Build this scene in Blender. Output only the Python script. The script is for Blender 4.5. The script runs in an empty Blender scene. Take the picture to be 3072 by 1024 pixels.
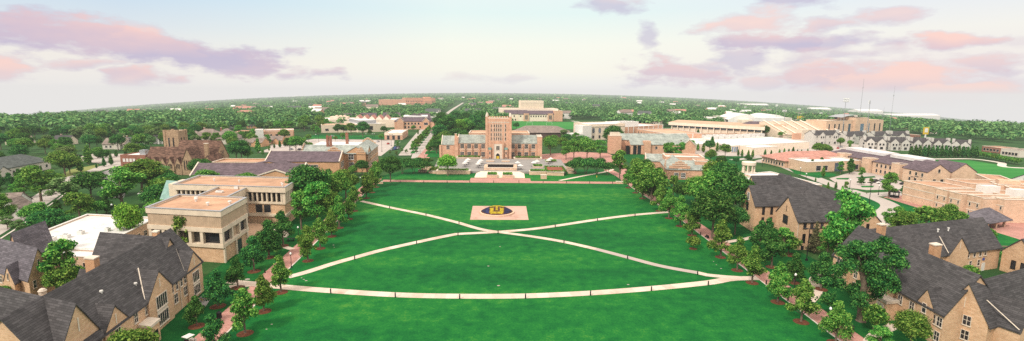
import bpy, bmesh, math, random
import numpy as np
from mathutils import Vector, Matrix
from mathutils.geometry import tessellate_polygon
from math import sin, cos, pi, radians, atan2, hypot

scene = bpy.context.scene
col = scene.collection
rnd = random.Random(7)

# ---------------------------------------------------------------- terrain
def smooth(a, b, x):
    t = min(1.0, max(0.0, (x - a) / (b - a)))
    return t * t * (3 - 2 * t)

def terr(x, y):
    """the campus is level; the land falls gently away to either side far out"""
    if y < 1: return 0.0
    return -0.0545 * min(x * x / y, 2.0 * y) * smooth(350, 1900, y)

# ---------------------------------------------------------------- tagging
def tag(o, label=None, cat=None, group=None, kind=None):
    if label: o['label'] = label
    if cat: o['category'] = cat
    if group: o['group'] = group
    if kind: o['kind'] = kind
    return o

def thing(name, label, cat, loc=(0, 0, 0), rot=0.0, group=None, scale=None):
    o = bpy.data.objects.new(name, None)
    o.empty_display_size = 0.5
    col.objects.link(o)
    o.location = loc; o.rotation_euler = (0, 0, rot)
    if scale: o.scale = scale if not isinstance(scale, (int, float)) else (scale,) * 3
    return tag(o, label, cat, group)

def link(name, me, parent=None, loc=(0, 0, 0), rot=0.0, scale=None):
    o = bpy.data.objects.new(name, me)
    col.objects.link(o)
    o.location = loc; o.rotation_euler = (0, 0, rot)
    if scale: o.scale = scale if not isinstance(scale, (int, float)) else (scale,) * 3
    if parent: o.parent = parent
    return o

def dup(o, loc, rot=0.0, scale=1.0, label=None, group=None):
    """a copy of a thing with copies of its parts and sub-parts"""
    def rec(src, par):
        c = src.copy(); col.objects.link(c)
        c.parent = par
        for ch in KIDS.get(src.name, ()):
            rec(ch, c)
        return c
    if o.name not in KIDS:
        def scan(s):
            KIDS[s.name] = list(s.children)
            for c in s.children: scan(c)
        scan(o)
    r = rec(o, None)
    r.location = loc; r.rotation_euler = (0, 0, rot)
    r.scale = (scale,) * 3 if isinstance(scale, (int, float)) else scale
    if label: r['label'] = label
    if group: r['group'] = group
    return r
KIDS = {}

# ---------------------------------------------------------------- mesh builder
class MB:
    def __init__(self):
        self.v = []; self.f = []; self.m = []
    def add(self, verts, faces, mi=0):
        b = len(self.v)
        self.v.extend(tuple(p) for p in verts)
        for f in faces:
            self.f.append(tuple(b + i for i in f)); self.m.append(mi)
        return self
    def box(self, x0, x1, y0, y1, z0, z1, mi=0):
        vs = [(x0,y0,z0),(x1,y0,z0),(x1,y1,z0),(x0,y1,z0),(x0,y0,z1),(x1,y0,z1),(x1,y1,z1),(x0,y1,z1)]
        return self.add(vs, [(3,2,1,0),(4,5,6,7),(0,1,5,4),(1,2,6,5),(2,3,7,6),(3,0,4,7)], mi)
    def prism(self, poly, z0, z1, mi=0, cap=None):
        n = len(poly)
        a = sum(poly[i][0]*poly[(i+1)%n][1]-poly[(i+1)%n][0]*poly[i][1] for i in range(n))
        if a < 0: poly = poly[::-1]
        vs = [(p[0],p[1],z0) for p in poly] + [(p[0],p[1],z1) for p in poly]
        fs = [(i,(i+1)%n,n+(i+1)%n,n+i) for i in range(n)]
        self.add(vs, fs, mi)
        self.add([(p[0],p[1],z1) for p in poly], [tuple(range(n))], mi if cap is None else cap)
        self.add([(p[0],p[1],z0) for p in poly], [tuple(range(n-1,-1,-1))], mi)
        return self
    def tube(self, pts, radii, seg=7, mi=0):
        pts = [Vector(p) for p in pts]; rings = []
        for i, p in enumerate(pts):
            d = (pts[min(i+1,len(pts)-1)] - pts[max(i-1,0)]).normalized()
            up = Vector((0,0,1)) if abs(d.z) < .95 else Vector((1,0,0))
            a = d.cross(up).normalized(); b = d.cross(a)
            r = radii[i] if isinstance(radii,(list,tuple)) else radii
            rings.append([p + a*(r*cos(2*pi*k/seg)) + b*(r*sin(2*pi*k/seg)) for k in range(seg)])
        vs = [v for r in rings for v in r]; fs = []
        for i in range(len(rings)-1):
            for k in range(seg):
                k2 = (k+1)%seg
                fs.append((i*seg+k, (i+1)*seg+k, (i+1)*seg+k2, i*seg+k2))
        fs.append(tuple(range(seg))); fs.append(tuple(len(vs)-1-k for k in range(seg)))
        return self.add(vs, fs, mi)
    def lathe(self, prof, seg=16, mi=0, c=(0,0)):
        vs = [(c[0]+r*cos(2*pi*k/seg), c[1]+r*sin(2*pi*k/seg), z) for r, z in prof for k in range(seg)]
        fs = []
        for i in range(len(prof)-1):
            for k in range(seg):
                k2 = (k+1)%seg
                fs.append((i*seg+k, i*seg+k2, (i+1)*seg+k2, (i+1)*seg+k))
        n = len(prof)
        if prof[0][0] > 1e-4: fs.append(tuple(range(seg-1,-1,-1)))
        if prof[-1][0] > 1e-4: fs.append(tuple((n-1)*seg+k for k in range(seg)))
        return self.add(vs, fs, mi)
    def mesh(self, name, mats, smooth_=False):
        me = bpy.data.meshes.new(name)
        me.from_pydata(self.v, [], self.f)
        if not isinstance(mats, (list, tuple)): mats = [mats]
        for m in mats: me.materials.append(m)
        me.polygons.foreach_set('material_index', self.m)
        if smooth_: me.polygons.foreach_set('use_smooth', [True]*len(self.f))
        # metric UVs laid on each face by its own plane
        uv = me.uv_layers.new(name='UVMap')
        data = np.zeros(len(me.loops)*2, dtype=np.float32)
        for p in me.polygons:
            n = p.normal
            if abs(n.z) > .96:
                for li in p.loop_indices:
                    c = me.vertices[me.loops[li].vertex_index].co
                    data[2*li] = c.x; data[2*li+1] = c.y
            else:
                t = Vector((-n.y, n.x, 0)).normalized(); b = n.cross(t)
                for li in p.loop_indices:
                    c = me.vertices[me.loops[li].vertex_index].co
                    data[2*li] = c.dot(t); data[2*li+1] = c.dot(b)
        uv.data.foreach_set('uv', data)
        me.update()
        return me
    def build(self, name, mats, parent=None, **k):
        sm = k.pop('smooth_', False)
        return link(name, self.mesh(name, mats, sm), parent, **k)

# ---------------------------------------------------------------- materials
class NT:
    def __init__(self, nt): self.nt = nt
    def n(self, typ, **kw):
        x = self.nt.nodes.new(typ)
        for k, v in kw.items():
            if k.startswith('i_'):
                x.inputs[k[2:].replace('_', ' ')].default_value = v
            else: setattr(x, k, v)
        return x
    def l(self, a, b): self.nt.links.new(a, b)
    def val(self, s, v):
        if hasattr(v, 'is_output') or isinstance(v, bpy.types.NodeSocket): self.l(v, s)
        else: s.default_value = v
    def math(self, op, a, b=None, clamp=False):
        x = self.n('ShaderNodeMath', operation=op, use_clamp=clamp)
        self.val(x.inputs[0], a)
        if b is not None: self.val(x.inputs[1], b)
        return x.outputs[0]
    def mix(self, fac, a, b, blend='MIX'):
        x = self.n('ShaderNodeMix', data_type='RGBA', blend_type=blend)
        self.val(x.inputs[0], fac); self.val(x.inputs[6], a); self.val(x.inputs[7], b)
        return x.outputs[2]
    def noise(self, vec, scale, detail=3.0, rough=.55):
        x = self.n('ShaderNodeTexNoise')
        x.inputs['Scale'].default_value = scale; x.inputs['Detail'].default_value = detail
        x.inputs['Roughness'].default_value = rough
        if vec is not None: self.l(vec, x.inputs['Vector'])
        return x.outputs['Fac']
    def ramp(self, fac, stops, interp='LINEAR'):
        x = self.n('ShaderNodeValToRGB'); cr = x.color_ramp; cr.interpolation = interp
        while len(cr.elements) < len(stops): cr.elements.new(.5)
        for e, (p, c) in zip(cr.elements, stops):
            e.position = p; e.color = c if len(c) == 4 else (*c, 1)
        self.val(x.inputs[0], fac)
        return x.outputs[0]

def C(r, g, b): return (r, g, b, 1.0)

def new_mat(name, rough=.85):
    m = bpy.data.materials.new(name); m.use_nodes = True
    nt = NT(m.node_tree); b = m.node_tree.nodes['Principled BSDF']
    b.inputs['Roughness'].default_value = rough
    b.inputs['Specular IOR Level'].default_value = .25
    return m, nt, b

def scaled(nt, vec, s):
    x = nt.n('ShaderNodeVectorMath', operation='MULTIPLY'); nt.l(vec, x.inputs[0]); x.inputs[1].default_value = s
    return x.outputs[0]

def plain(name, c, rough=.7, var=.18, scale=.6, metal=0.0, streak=None):
    """one base colour broken up by blotches and fine grain"""
    m, nt, b = new_mat(name, rough)
    tc = nt.n('ShaderNodeTexCoord').outputs['Object']
    a = nt.noise(tc, scale, 4); g = nt.noise(tc, scale*9, 2)
    f = nt.math('ADD', nt.math('MULTIPLY', a, .7), nt.math('MULTIPLY', g, .3))
    lo = tuple(max(0, x*(1-var*1.6)) for x in c); hi = tuple(min(1, x*(1+var*1.3)) for x in c)
    cc = nt.ramp(f, [(.3, lo), (.7, hi)])
    if streak:
        s = nt.noise(scaled(nt, tc, streak), 1.0, 3)
        cc = nt.mix(nt.math('MULTIPLY', nt.math('SUBTRACT', s, .45, True), 1.6, True), cc, C(*(x*.62 for x in c)))
    nt.l(cc, b.inputs['Base Color']); b.inputs['Metallic'].default_value = metal
    return m

def masonry(name, c1, c2, mortar, w=.9, h=.32, ms=.03, blotch=.35, odd=None, rough=.9):
    m, nt, b = new_mat(name, rough)
    uv = nt.n('ShaderNodeTexCoord').outputs['UV']
    wob = nt.n('ShaderNodeTexNoise'); wob.inputs['Scale'].default_value = .8; nt.l(uv, wob.inputs['Vector'])
    dv = nt.n('ShaderNodeVectorMath', operation='MULTIPLY_ADD'); nt.l(wob.outputs['Color'], dv.inputs[0])
    dv.inputs[1].default_value = (.22, .12, 0); nt.l(uv, dv.inputs[2])
    br = nt.n('ShaderNodeTexBrick', offset=.43, squash=.7, squash_frequency=3)
    nt.l(dv.outputs[0], br.inputs['Vector'])
    br.inputs['Color1'].default_value = C(*c1); br.inputs['Color2'].default_value = C(*c2); br.inputs['Mortar'].default_value = C(*mortar)
    br.inputs['Scale'].default_value = 1; br.inputs['Mortar Size'].default_value = ms; br.inputs['Brick Width'].default_value = w; br.inputs['Row Height'].default_value = h
    cc = br.outputs['Color']
    n1 = nt.noise(uv, .25, 4); n2 = nt.noise(uv, 2.6, 3)
    cc = nt.mix(nt.math('MULTIPLY', nt.math('SUBTRACT', n2, .5, True), 2.4, True), cc, C(*(odd or tuple(x*1.5 for x in c1))))
    cc = nt.mix(blotch, cc, nt.ramp(n1, [(.3, (.55,.55,.55)), (.7, (1.3,1.3,1.3))]), 'MULTIPLY')
    nt.l(cc, b.inputs['Base Color'])
    bp = nt.n('ShaderNodeBump'); bp.inputs['Strength'].default_value = .4; bp.inputs['Distance'].default_value = .05
    nt.l(br.outputs['Fac'], bp.inputs['Height']); bp.invert = True; nt.l(bp.outputs[0], b.inputs['Normal'])
    return m

def shingle(name, c, row=.36, var=.28, moss=None):
    m, nt, b = new_mat(name, .95)
    uv = nt.n('ShaderNodeTexCoord').outputs['UV']
    br = nt.n('ShaderNodeTexBrick', offset=.5); nt.l(uv, br.inputs['Vector'])
    br.inputs['Color1'].default_value = C(*(x*(1-var) for x in c)); br.inputs['Color2'].default_value = C(*(x*(1+var) for x in c))
    br.inputs['Mortar'].default_value = C(*(x*.5 for x in c)); br.inputs['Scale'].default_value = 1
    br.inputs['Mortar Size'].default_value = .03; br.inputs['Brick Width'].default_value = 1.4; br.inputs['Row Height'].default_value = row
    n1 = nt.noise(uv, .18, 5, .6)
    st = nt.noise(scaled(nt, uv, (1.2, .1, 1)), 1.0, 3)
    f = nt.math('ADD', nt.math('MULTIPLY', n1, .6), nt.math('MULTIPLY', st, .4))
    cc = nt.mix(.75, br.outputs['Color'], nt.ramp(f, [(.32, (.6,.6,.6)), (.68, (1.35,1.32,1.28))]), 'MULTIPLY')
    if moss: cc = nt.mix(nt.math('MULTIPLY', nt.math('SUBTRACT', n1, .5, True), 2.2, True), cc, C(*moss))
    nt.l(cc, b.inputs['Base Color'])
    return m

M = {}
M['stone'] = masonry('tan_sandstone', (.68,.44,.275), (.54,.33,.19), (.62,.43,.28), odd=(.76,.55,.38))
M['stone_far'] = masonry('tan_rubble_stone', (.69,.395,.265), (.52,.275,.175), (.67,.44,.31), w=1.1, h=.45, odd=(.78,.55,.38))
M['stone_pale'] = masonry('pale_stone', (.72,.49,.345), (.56,.37,.245), (.70,.52,.38), w=1.0, h=.4, odd=(.80,.62,.47))
M['brick'] = masonry('orange_brick', (0.611,0.325,0.163), (0.468,0.227,0.104), (0.598,0.403,0.260), w=.6, h=.22, odd=(0.715,0.442,0.260))
M['church_stone'] = masonry('brown_church_stone', (0.450,0.312,0.188), (0.275,0.175,0.106), (0.375,0.275,0.188), w=.8, h=.4, odd=(0.575,0.425,0.275))
M['red_brick'] = masonry('red_brick', (.30,.11,.07), (.22,.08,.05), (.30,.18,.13), w=.6, h=.22)
M['salmon_brick'] = masonry('salmon_brick', (0.575,0.310,0.207), (0.483,0.253,0.161), (0.575,0.380,0.276), w=1.5, h=.6)
M['roof_dark'] = shingle('charcoal_shingle', (.074,.070,.073))
M['roof_lav'] = shingle('lavender_grey_shingle', (0.131,0.119,0.138))
M['roof_brown'] = shingle('brown_shingle', (0.150,0.086,0.062), var=.6)
M['roof_purple'] = shingle('plum_grey_shingle', (0.131,0.098,0.115), var=.3)
M['roof_slate'] = shingle('green_grey_slate', (0.324,0.360,0.330), var=.28, moss=(0.432,0.444,0.396))
M['roof_grey'] = shingle('grey_shingle', (.10,.115,.11))
M['roof_warm'] = shingle('warm_grey_shingle', (0.250,0.200,0.175))
M['tile_pink'] = shingle('pink_clay_tile', (.50,.25,.20), var=.2)
M['white_roof'] = plain('white_roof_membrane', (.74,.71,.69), .6, .10, .12, streak=(.05,.3,1))
M['gravel_roof'] = plain('brown_gravel_roof', (.49,.29,.185), .95, .24, .16, streak=(.03,.3,1))
M['tan_roof'] = plain('tan_roof_gravel', (.54,.36,.24), .95, .18, .1)
M['concrete'] = plain('board_concrete', (.66,.55,.42), .85, .10, .5)
M['concrete_rib'] = plain('ribbed_concrete', (.48,.35,.235), .9, .12, .7, streak=(3.0,3.0,.12))
M['metal_trim'] = plain('grey_metal_coping', (.36,.36,.37), .45, .08, .8, metal=.3)
M['copper'] = plain('verdigris_copper', (.22,.36,.32), .6, .22, .8, streak=(.3,1.6,1))
M['trim'] = plain('pale_limestone_trim', (.66,.57,.47), .8, .10, 1.0)
M['cream'] = plain('cream_limestone', (.70,.58,.455), .85, .10, .4)
M['cream_light'] = plain('light_cream_wall', (.80,.67,.54), .85, .08, .3)
M['white'] = plain('white_painted_siding', (.70,.67,.63), .6, .07, .6)
M['off_white'] = plain('off_white_wall', (.62,.56,.49), .7, .08, .4)
M['black'] = plain('black_painted_metal', (.018,.018,.02), .45, .2, 2, metal=.2)
M['dark_wood'] = plain('dark_brown_siding', (.10,.065,.055), .8, .2, .5, streak=(2,2,.2))
M['grey_metal'] = plain('galvanised_steel', (.40,.41,.42), .4, .1, 1, metal=.6)
M['siding'] = plain('grey_cream_siding', (.55,.52,.475), .7, .08, .6)
M['globe'] = plain('white_lamp_globe', (.82,.82,.8), .3, .03, 2)
M['mulch'] = plain('red_brown_mulch', (.13,.045,.022), 1.0, .5, 3)
M['bark'] = plain('grey_brown_bark', (.17,.125,.09), .95, .3, 3, streak=(5,5,.5))
M['tyre'] = plain('black_tyre', (.02,.02,.02), .9, .1, 3)
M['yellow'] = plain('yellow_paint', (.62,.42,.03), .5, .1, 3)
M['red_paint'] = plain('red_paint', (.5,.03,.025), .4, .1, 3)
M['blue_paint'] = plain('blue_paint', (.03,.07,.3), .4, .1, 3)
M['silver'] = plain('silver_paint', (.5,.51,.53), .35, .05, 3, metal=.5)
M['red_soil'] = plain('red_flower_bed', (.26,.08,.045), 1, .35, 2)
M['curved_white'] = plain('white_metal_roof', (.76,.74,.71), .5, .06, .06, streak=(.3,.02,1))
M['terracotta'] = plain('terracotta_chimney', (.33,.12,.07), .8, .2, 2)

def glass(name, c=(.012,.013,.016), rough=.12):
    m, nt, b = new_mat(name, rough)
    tc = nt.n('ShaderNodeTexCoord').outputs['Object']
    oi = nt.n('ShaderNodeObjectInfo').outputs['Random']
    f = nt.math('ADD', nt.math('MULTIPLY', nt.noise(tc, .9, 2), .6), nt.math('MULTIPLY', oi, .4))
    nt.l(nt.ramp(f, [(.25, c), (.62, tuple(x*2.2 for x in c)), (.8, tuple(x*6+.01 for x in c))]), b.inputs['Base Color'])
    b.inputs['Specular IOR Level'].default_value = .5
    return m
M['glass'] = glass('dark_window_glass')
M['glass_blue'] = glass('blue_grey_glass', (.05,.075,.10))
M['glass_pale'] = glass('pale_curtained_glass', (.07,.065,.055))
M['water'] = glass('dark_fountain_water', (.02,.018,.018), .05)

def ground_mat(name, stops, s1, s2, stretch=(1,1,1), rough=1.0, grain=9.0):
    m, nt, b = new_mat(name, rough)
    b.inputs['Specular IOR Level'].default_value = .08
    tc = nt.n('ShaderNodeTexCoord').outputs['Object']
    v = scaled(nt, tc, stretch)
    a = nt.noise(v, s1, 5, .6); c = nt.noise(tc, s2, 8, .72); g = nt.noise(tc, grain, 2, .7)
    f = nt.math('ADD', nt.math('ADD', nt.math('MULTIPLY', a, .42), nt.math('MULTIPLY', c, .38)), nt.math('MULTIPLY', g, .20))
    nt.l(nt.ramp(f, stops), b.inputs['Base Color'])
    return m
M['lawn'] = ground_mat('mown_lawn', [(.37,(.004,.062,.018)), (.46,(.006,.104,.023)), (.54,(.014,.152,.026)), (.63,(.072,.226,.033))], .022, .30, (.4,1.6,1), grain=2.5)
M['stained_roof'] = ground_mat('stained_white_membrane', [(.30,(.56,.55,.54)), (.52,(.68,.66,.64)), (.585,(.60,.54,.47)), (.61,(.36,.25,.17)), (.66,(.55,.47,.40))], .14, .5, (1,.7,1), .7)
M['lawn_dark'] = ground_mat('dark_lawn', [(.36,(.004,.052,.014)), (.5,(.007,.092,.019)), (.64,(.03,.155,.028))], .08, .6, grain=5)  # deeper green grass than the great lawn
M['turf'] = ground_mat('sports_turf', [(.34,(.02,.15,.03)), (.5,(.035,.20,.04)), (.68,(.07,.26,.055))], .03, .3, (.3,2,1))
M['land'] = ground_mat('suburban_ground', [(.34,(.012,.045,.014)), (.5,(.030,.085,.024)), (.62,(.06,.12,.035)), (.74,(.20,.17,.11))], .02, .11)
M['path'] = ground_mat('pale_concrete_path', [(.38,(.50,.37,.29)), (.47,(.62,.50,.41)), (.64,(.67,.58,.50))], .12, .8)
def slab_tint(m, k):
    nt = NT(m.node_tree); b = m.node_tree.nodes['Principled BSDF']; src = b.inputs['Base Color'].links[0].from_socket
    rr = nt.n('ShaderNodeNewGeometry').outputs['Random Per Island']
    nt.l(nt.mix(1.0, src, nt.ramp(rr, [(0, (1-k,1-k*1.1,1-k*1.2)), (.7, (1,1,1)), (1, (1.08,1.08,1.08))]), 'MULTIPLY'), b.inputs['Base Color'])
slab_tint(M['path'], .12)
M['path_dark'] = ground_mat('worn_grey_path', [(.3,(.34,.28,.25)), (.7,(.50,.42,.38))], .12, .8)
M['asphalt'] = ground_mat('grey_asphalt', [(.3,(.20,.18,.185)), (.7,(.33,.30,.30))], .06, .5)
M['street'] = ground_mat('pale_street_concrete', [(.3,(.36,.32,.29)), (.7,(.50,.45,.41))], .05, .4)
M['lot'] = ground_mat('pale_parking_concrete', [(.3,(.36,.31,.28)), (.7,(.52,.46,.42))], .06, .4)
M['plaza'] = ground_mat('grey_plaza_paving', [(.3,(.23,.215,.205)), (.7,(.34,.32,.30))], .1, .7)
M['kerb'] = ground_mat('kerb_concrete', [(.3,(.55,.48,.42)), (.7,(.70,.64,.57))], .1, .8)
M['dry'] = ground_mat('dry_grass', [(.3,(.12,.17,.04)), (.55,(.22,.24,.08)), (.75,(.36,.30,.16))], .05, .4)
def paver():
    m, nt, b = new_mat('pink_brick_paving', .95)
    tc = nt.n('ShaderNodeTexCoord').outputs['Object']
    br = nt.n('ShaderNodeTexBrick', offset=.5); nt.l(tc, br.inputs['Vector'])
    br.inputs['Color1'].default_value = C(.36,.155,.125); br.inputs['Color2'].default_value = C(.48,.25,.205); br.inputs['Mortar'].default_value = C(.5,.33,.28)
    br.inputs['Scale'].default_value = 1; br.inputs['Brick Width'].default_value = .5; br.inputs['Row Height'].default_value = .25; br.inputs['Mortar Size'].default_value = .02
    cc = nt.mix(.6, br.outputs['Color'], nt.ramp(nt.noise(tc, .22, 5), [(.3,(.72,.70,.70)), (.7,(1.25,1.2,1.18))]), 'MULTIPLY')
    nt.l(cc, b.inputs['Base Color']); return m
M['paver'] = paver()
M['emblem_pad'] = ground_mat('pink_granite_pad', [(.41,(.36,.21,.16)), (.47,(.52,.34,.27)), (.7,(.59,.41,.335))], .09, .5)

def leaf(name, dark, mid, light, ns=.55, gain=1.5):
    dark, mid, light = [tuple(min(.75, x*gain) for x in c) for c in (dark, mid, light)]
    m = bpy.data.materials.new(name); m.use_nodes = True
    nt = NT(m.node_tree); m.node_tree.nodes.clear()
    g = nt.n('ShaderNodeNewGeometry'); oi = nt.n('ShaderNodeObjectInfo')
    tc = nt.n('ShaderNodeTexCoord').outputs['Object']
    f = nt.math('ADD', nt.math('MULTIPLY', g.outputs['Random Per Island'], .55), nt.math('MULTIPLY', nt.noise(tc, ns, 2), .45))
    cc = nt.ramp(f, [(.24, dark), (.50, mid), (.78, light)])
    hs = nt.n('ShaderNodeHueSaturation')
    nt.l(nt.math('ADD', nt.math('MULTIPLY', oi.outputs['Random'], .05), .475), hs.inputs['Hue'])
    nt.l(nt.math('ADD', nt.math('MULTIPLY', oi.outputs['Random'], .4), .80), hs.inputs['Value'])
    nt.l(cc, hs.inputs['Color'])
    d = nt.n('ShaderNodeBsdfDiffuse'); t = nt.n('ShaderNodeBsdfTranslucent')
    nt.l(hs.outputs[0], d.inputs[0]); nt.l(hs.outputs[0], t.inputs[0])
    mx = nt.n('ShaderNodeMixShader'); mx.inputs[0].default_value = .22
    nt.l(d.outputs[0], mx.inputs[1]); nt.l(t.outputs[0], mx.inputs[2])
    o = nt.n('ShaderNodeOutputMaterial'); nt.l(mx.outputs[0], o.inputs[0])
    return m
M['leaf_mid'] = leaf('oak_leaves', (.010,.055,.010), (.056,.165,.026), (.22,.35,.07))
M['leaf_dark'] = leaf('dark_leaves', (.005,.035,.009), (.022,.10,.022), (.105,.23,.05))
M['leaf_light'] = leaf('light_leaves', (.014,.075,.012), (.062,.185,.030), (.20,.35,.07))
M['leaf_lime'] = leaf('lime_leaves', (.035,.12,.015), (.10,.26,.03), (.25,.42,.07))
M['leaf_olive'] = leaf('olive_leaves', (.03,.08,.02), (.085,.16,.05), (.19,.26,.10))
M['leaf_brown'] = leaf('bronze_needles', (.04,.045,.02), (.10,.105,.05), (.2,.19,.10))
M['leaf_far'] = leaf('distant_leaves', (.012,.05,.018), (.055,.145,.045), (.18,.29,.10), .04, 1.45)

# ================================================================ ground
ZN = [0]
def sheet(name, poly, z, mat, holes=None):
    ZN[0] += 1; z += ZN[0]*.00012
    if sum(poly[i][0]*poly[i-1][1]-poly[i-1][0]*poly[i][1] for i in range(len(poly))) > 0: poly = poly[::-1]
    tris = tessellate_polygon([[Vector((x, y, 0)) for x, y in poly]])
    fs = []
    for t in tris:
        p, q, r = (poly[k] for k in t)
        cr = (q[0]-p[0])*(r[1]-p[1])-(q[1]-p[1])*(r[0]-p[0])
        if abs(cr) > 1e-6: fs.append(tuple(t) if cr > 0 else tuple(t)[::-1])
    me = bpy.data.meshes.new(name)
    me.from_pydata([(x, y, z + terr(x, y)) for x, y in poly], [], fs); me.materials.append(mat); me.update()
    o = link(name, me); o['kind'] = 'structure'
    return o

def offset_line(pts, w):
    L = []; R = []
    for i, p in enumerate(pts):
        a = pts[max(i-1, 0)]; b = pts[min(i+1, len(pts)-1)]
        dx, dy = b[0]-a[0], b[1]-a[1]; l = hypot(dx, dy) or 1
        L.append((p[0]-dy/l*w/2, p[1]+dx/l*w/2)); R.append((p[0]+dy/l*w/2, p[1]-dx/l*w/2))
    return L, R

def smooth_line(pts, n=8):
    out = []
    for i in range(len(pts)-1):
        p0 = pts[max(i-1,0)]; p1 = pts[i]; p2 = pts[i+1]; p3 = pts[min(i+2,len(pts)-1)]
        for k in range(n):
            t = k/n
            out.append(tuple(.5*((2*p1[j]) + (-p0[j]+p2[j])*t + (2*p0[j]-5*p1[j]+4*p2[j]-p3[j])*t*t + (-p0[j]+3*p1[j]-3*p2[j]+p3[j])*t**3) for j in (0,1)))
    out.append(pts[-1]); return out

def ribbon(name, pts, w, z, mat, kind='structure', h=0.0, curve=True, slabs=0.0):
    """a strip of given width along a line; h > 0 makes it a low solid (kerb)"""
    ZN[0] += 1; z += ZN[0]*.00012
    if curve: pts = smooth_line(pts)
    if slabs:                                   # cast in separate slabs of even length
        out = [pts[0]]; acc = 0.0
        for a, b in zip(pts, pts[1:]):
            l = hypot(b[0]-a[0], b[1]-a[1]); d = slabs-acc
            while d < l:
                out.append((a[0]+(b[0]-a[0])*d/l, a[1]+(b[1]-a[1])*d/l)); d += slabs
            acc = l-(d-slabs)
        out.append(pts[-1]); pts = out
        L, R = offset_line(pts, w); mb = MB()
        for k in range(len(pts)-1):
            mb.add([(*p, z+terr(*p)) for p in (R[k], R[k+1], L[k+1], L[k])], [(0,1,2,3)])
        o = mb.build(name, mat); o['kind'] = kind
        return o
    L, R = offset_line(pts, w)
    vs = []; fs = []
    for a, b in zip(L, R):
        vs += [(a[0], a[1], z+h+terr(*a)), (b[0], b[1], z+h+terr(*b))]
    n = len(L)
    fs = [(2*i+1, 2*i+3, 2*i+2, 2*i) for i in range(n-1)]
    if h > 0:
        for a, b in zip(L, R): vs += [(a[0], a[1], z-.1+terr(*a)), (b[0], b[1], z-.1+terr(*b))]
        o = 2*n
        for i in range(n-1):
            fs += [(2*i, 2*i+2, o+2*i+2, o+2*i), (2*i+3, 2*i+1, o+2*i+1, o+2*i+3)]
    mb = MB().add(vs, fs)
    o = mb.build(name, mat); o['kind'] = kind
    return o

# terrain: one sheet out to the horizon, finer near the camera
xs = sorted(set([s*v for v in [0,20,40,60,80,100,130,160,200,250,300,360,430,520,640,800,1000,1300,1700,2200,2900,3800,5000,7000,10000,14000,20000] for s in (-1,1)]))
ys = [-400,-200,-60,0,30,60,90,120,150,180,210,240,280,320,360,400,440,480,530,590,660,740,840,960,1100,1300,1550,1850,2250,2750,3400,4200,5300,6800,9000,12000,16000,22000]
mb = MB()
mb.add([(x, y, terr(x, y)-.02) for y in ys for x in xs],
       [(j*len(xs)+i, j*len(xs)+i+1, (j+1)*len(xs)+i+1, (j+1)*len(xs)+i) for j in range(len(ys)-1) for i in range(len(xs)-1)])
o = mb.build('ground', M['land'], smooth_=True); o['kind'] = 'structure'

# campus lawns (grass sheets), the great lawn last
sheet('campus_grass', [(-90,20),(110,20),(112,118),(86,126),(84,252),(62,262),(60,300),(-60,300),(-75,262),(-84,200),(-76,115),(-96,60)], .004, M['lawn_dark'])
sheet('great_lawn', [(-47.5,35),(62.2,35),(62.4,140),(62.6,200),(59.3,252.3),(-67.0,252.3),(-66.6,222),(-58.9,138),(-54.8,101)], .012, M['lawn'])
sheet('front_grass', [(-64,258.4),(56,258.4),(58,285),(-52,300),(-60,290)], .012, M['lawn'])
# brick walks
ribbon('left_brick_walk', [(-54.5,40),(-55.6,70),(-57.9,101),(-60.2,120),(-61.5,136),(-65.5,180),(-69.9,228),(-71.5,262)], 5.0, .018, M['paver'])
ribbon('right_brick_walk', [(65.2,35),(65.1,92),(65.1,120),(65.3,165),(64.6,195),(61.8,246),(61.0,275),(58,300)], 5.2, .018, M['paver'])
for s, x0 in ((-1, 0), (1, 0)):
    ribbon('walk_edging', [(-52.0,40),(-53.1,70),(-55.3,101),(-57.6,120),(-58.9,136),(-62.9,180),(-67.2,226)] if s < 0 else [(62.5,35),(62.4,92),(62.4,120),(62.6,165),(61.9,195),(59.1,246)], .35, .022, M['kerb'])
sheet('front_brick_walk', [(-66.8,252.4),(59.2,252.4),(59.0,258.3),(-67.4,258.3)], .022, M['paver'])
sheet('brick_apron', [(-22.2,258.3),(9.9,258.3),(9.9,266.6),(-22.2,266.6)], .026, M['paver'])
# concrete paths of the lawn
near_path = [(-68.7, 115.7), (-53.0, 112.4), (-41.8, 110.5), (-26.4, 108.5), (-11.6, 108.0), (3.3, 108.5), (18.5, 110.5), (33.5, 113.6), (48.7, 117.6), (55.3, 120.3), (62.5, 121.0)]
ribbon('near_concrete_path', near_path, 2.7, .030, M['path'], slabs=2.6)
west_path = [(-55.6, 118.9), (-52.2, 122.7), (-48.0, 128.9), (-43.8, 134.0), (-37.8, 141.0), (-29.2, 148.9), (-22.9, 154.4), (-17.5, 158.5), (-14.7, 159.0), (-4.5, 161.3), (5.9, 164.7), (15.3, 169.4), (31.5, 178.8), (47.3, 186.6), (62.9, 192.0)]
ribbon('left_curved_path', west_path, 2.4, .034, M['path'], slabs=2.6)
east_path = [(-63.6, 206.6), (-48.8, 195.4), (-32.3, 183.8), (-18.7, 172.4), (-15.6, 169.2), (-9.4, 163.6), (-2.5, 160.4), (7.1, 156.0), (16.4, 150.7), (25.1, 143.8), (33.0, 136.3), (40.3, 129.4), (48.4, 124.5), (50.0, 123.0), (55.7, 121.4), (58.2, 121.1)]
ribbon('right_curved_path', east_path[:10], 2.2, .038, M['path'], slabs=2.6)
ribbon('right_curved_path', east_path[9:13], 2.2, .0382, M['path_dark'])
ribbon('right_curved_path', east_path[12:], 2.2, .038, M['path'], slabs=2.6)
for nm, ln, w in (('near_concrete_path', near_path, 2.9),):
    pass
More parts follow.
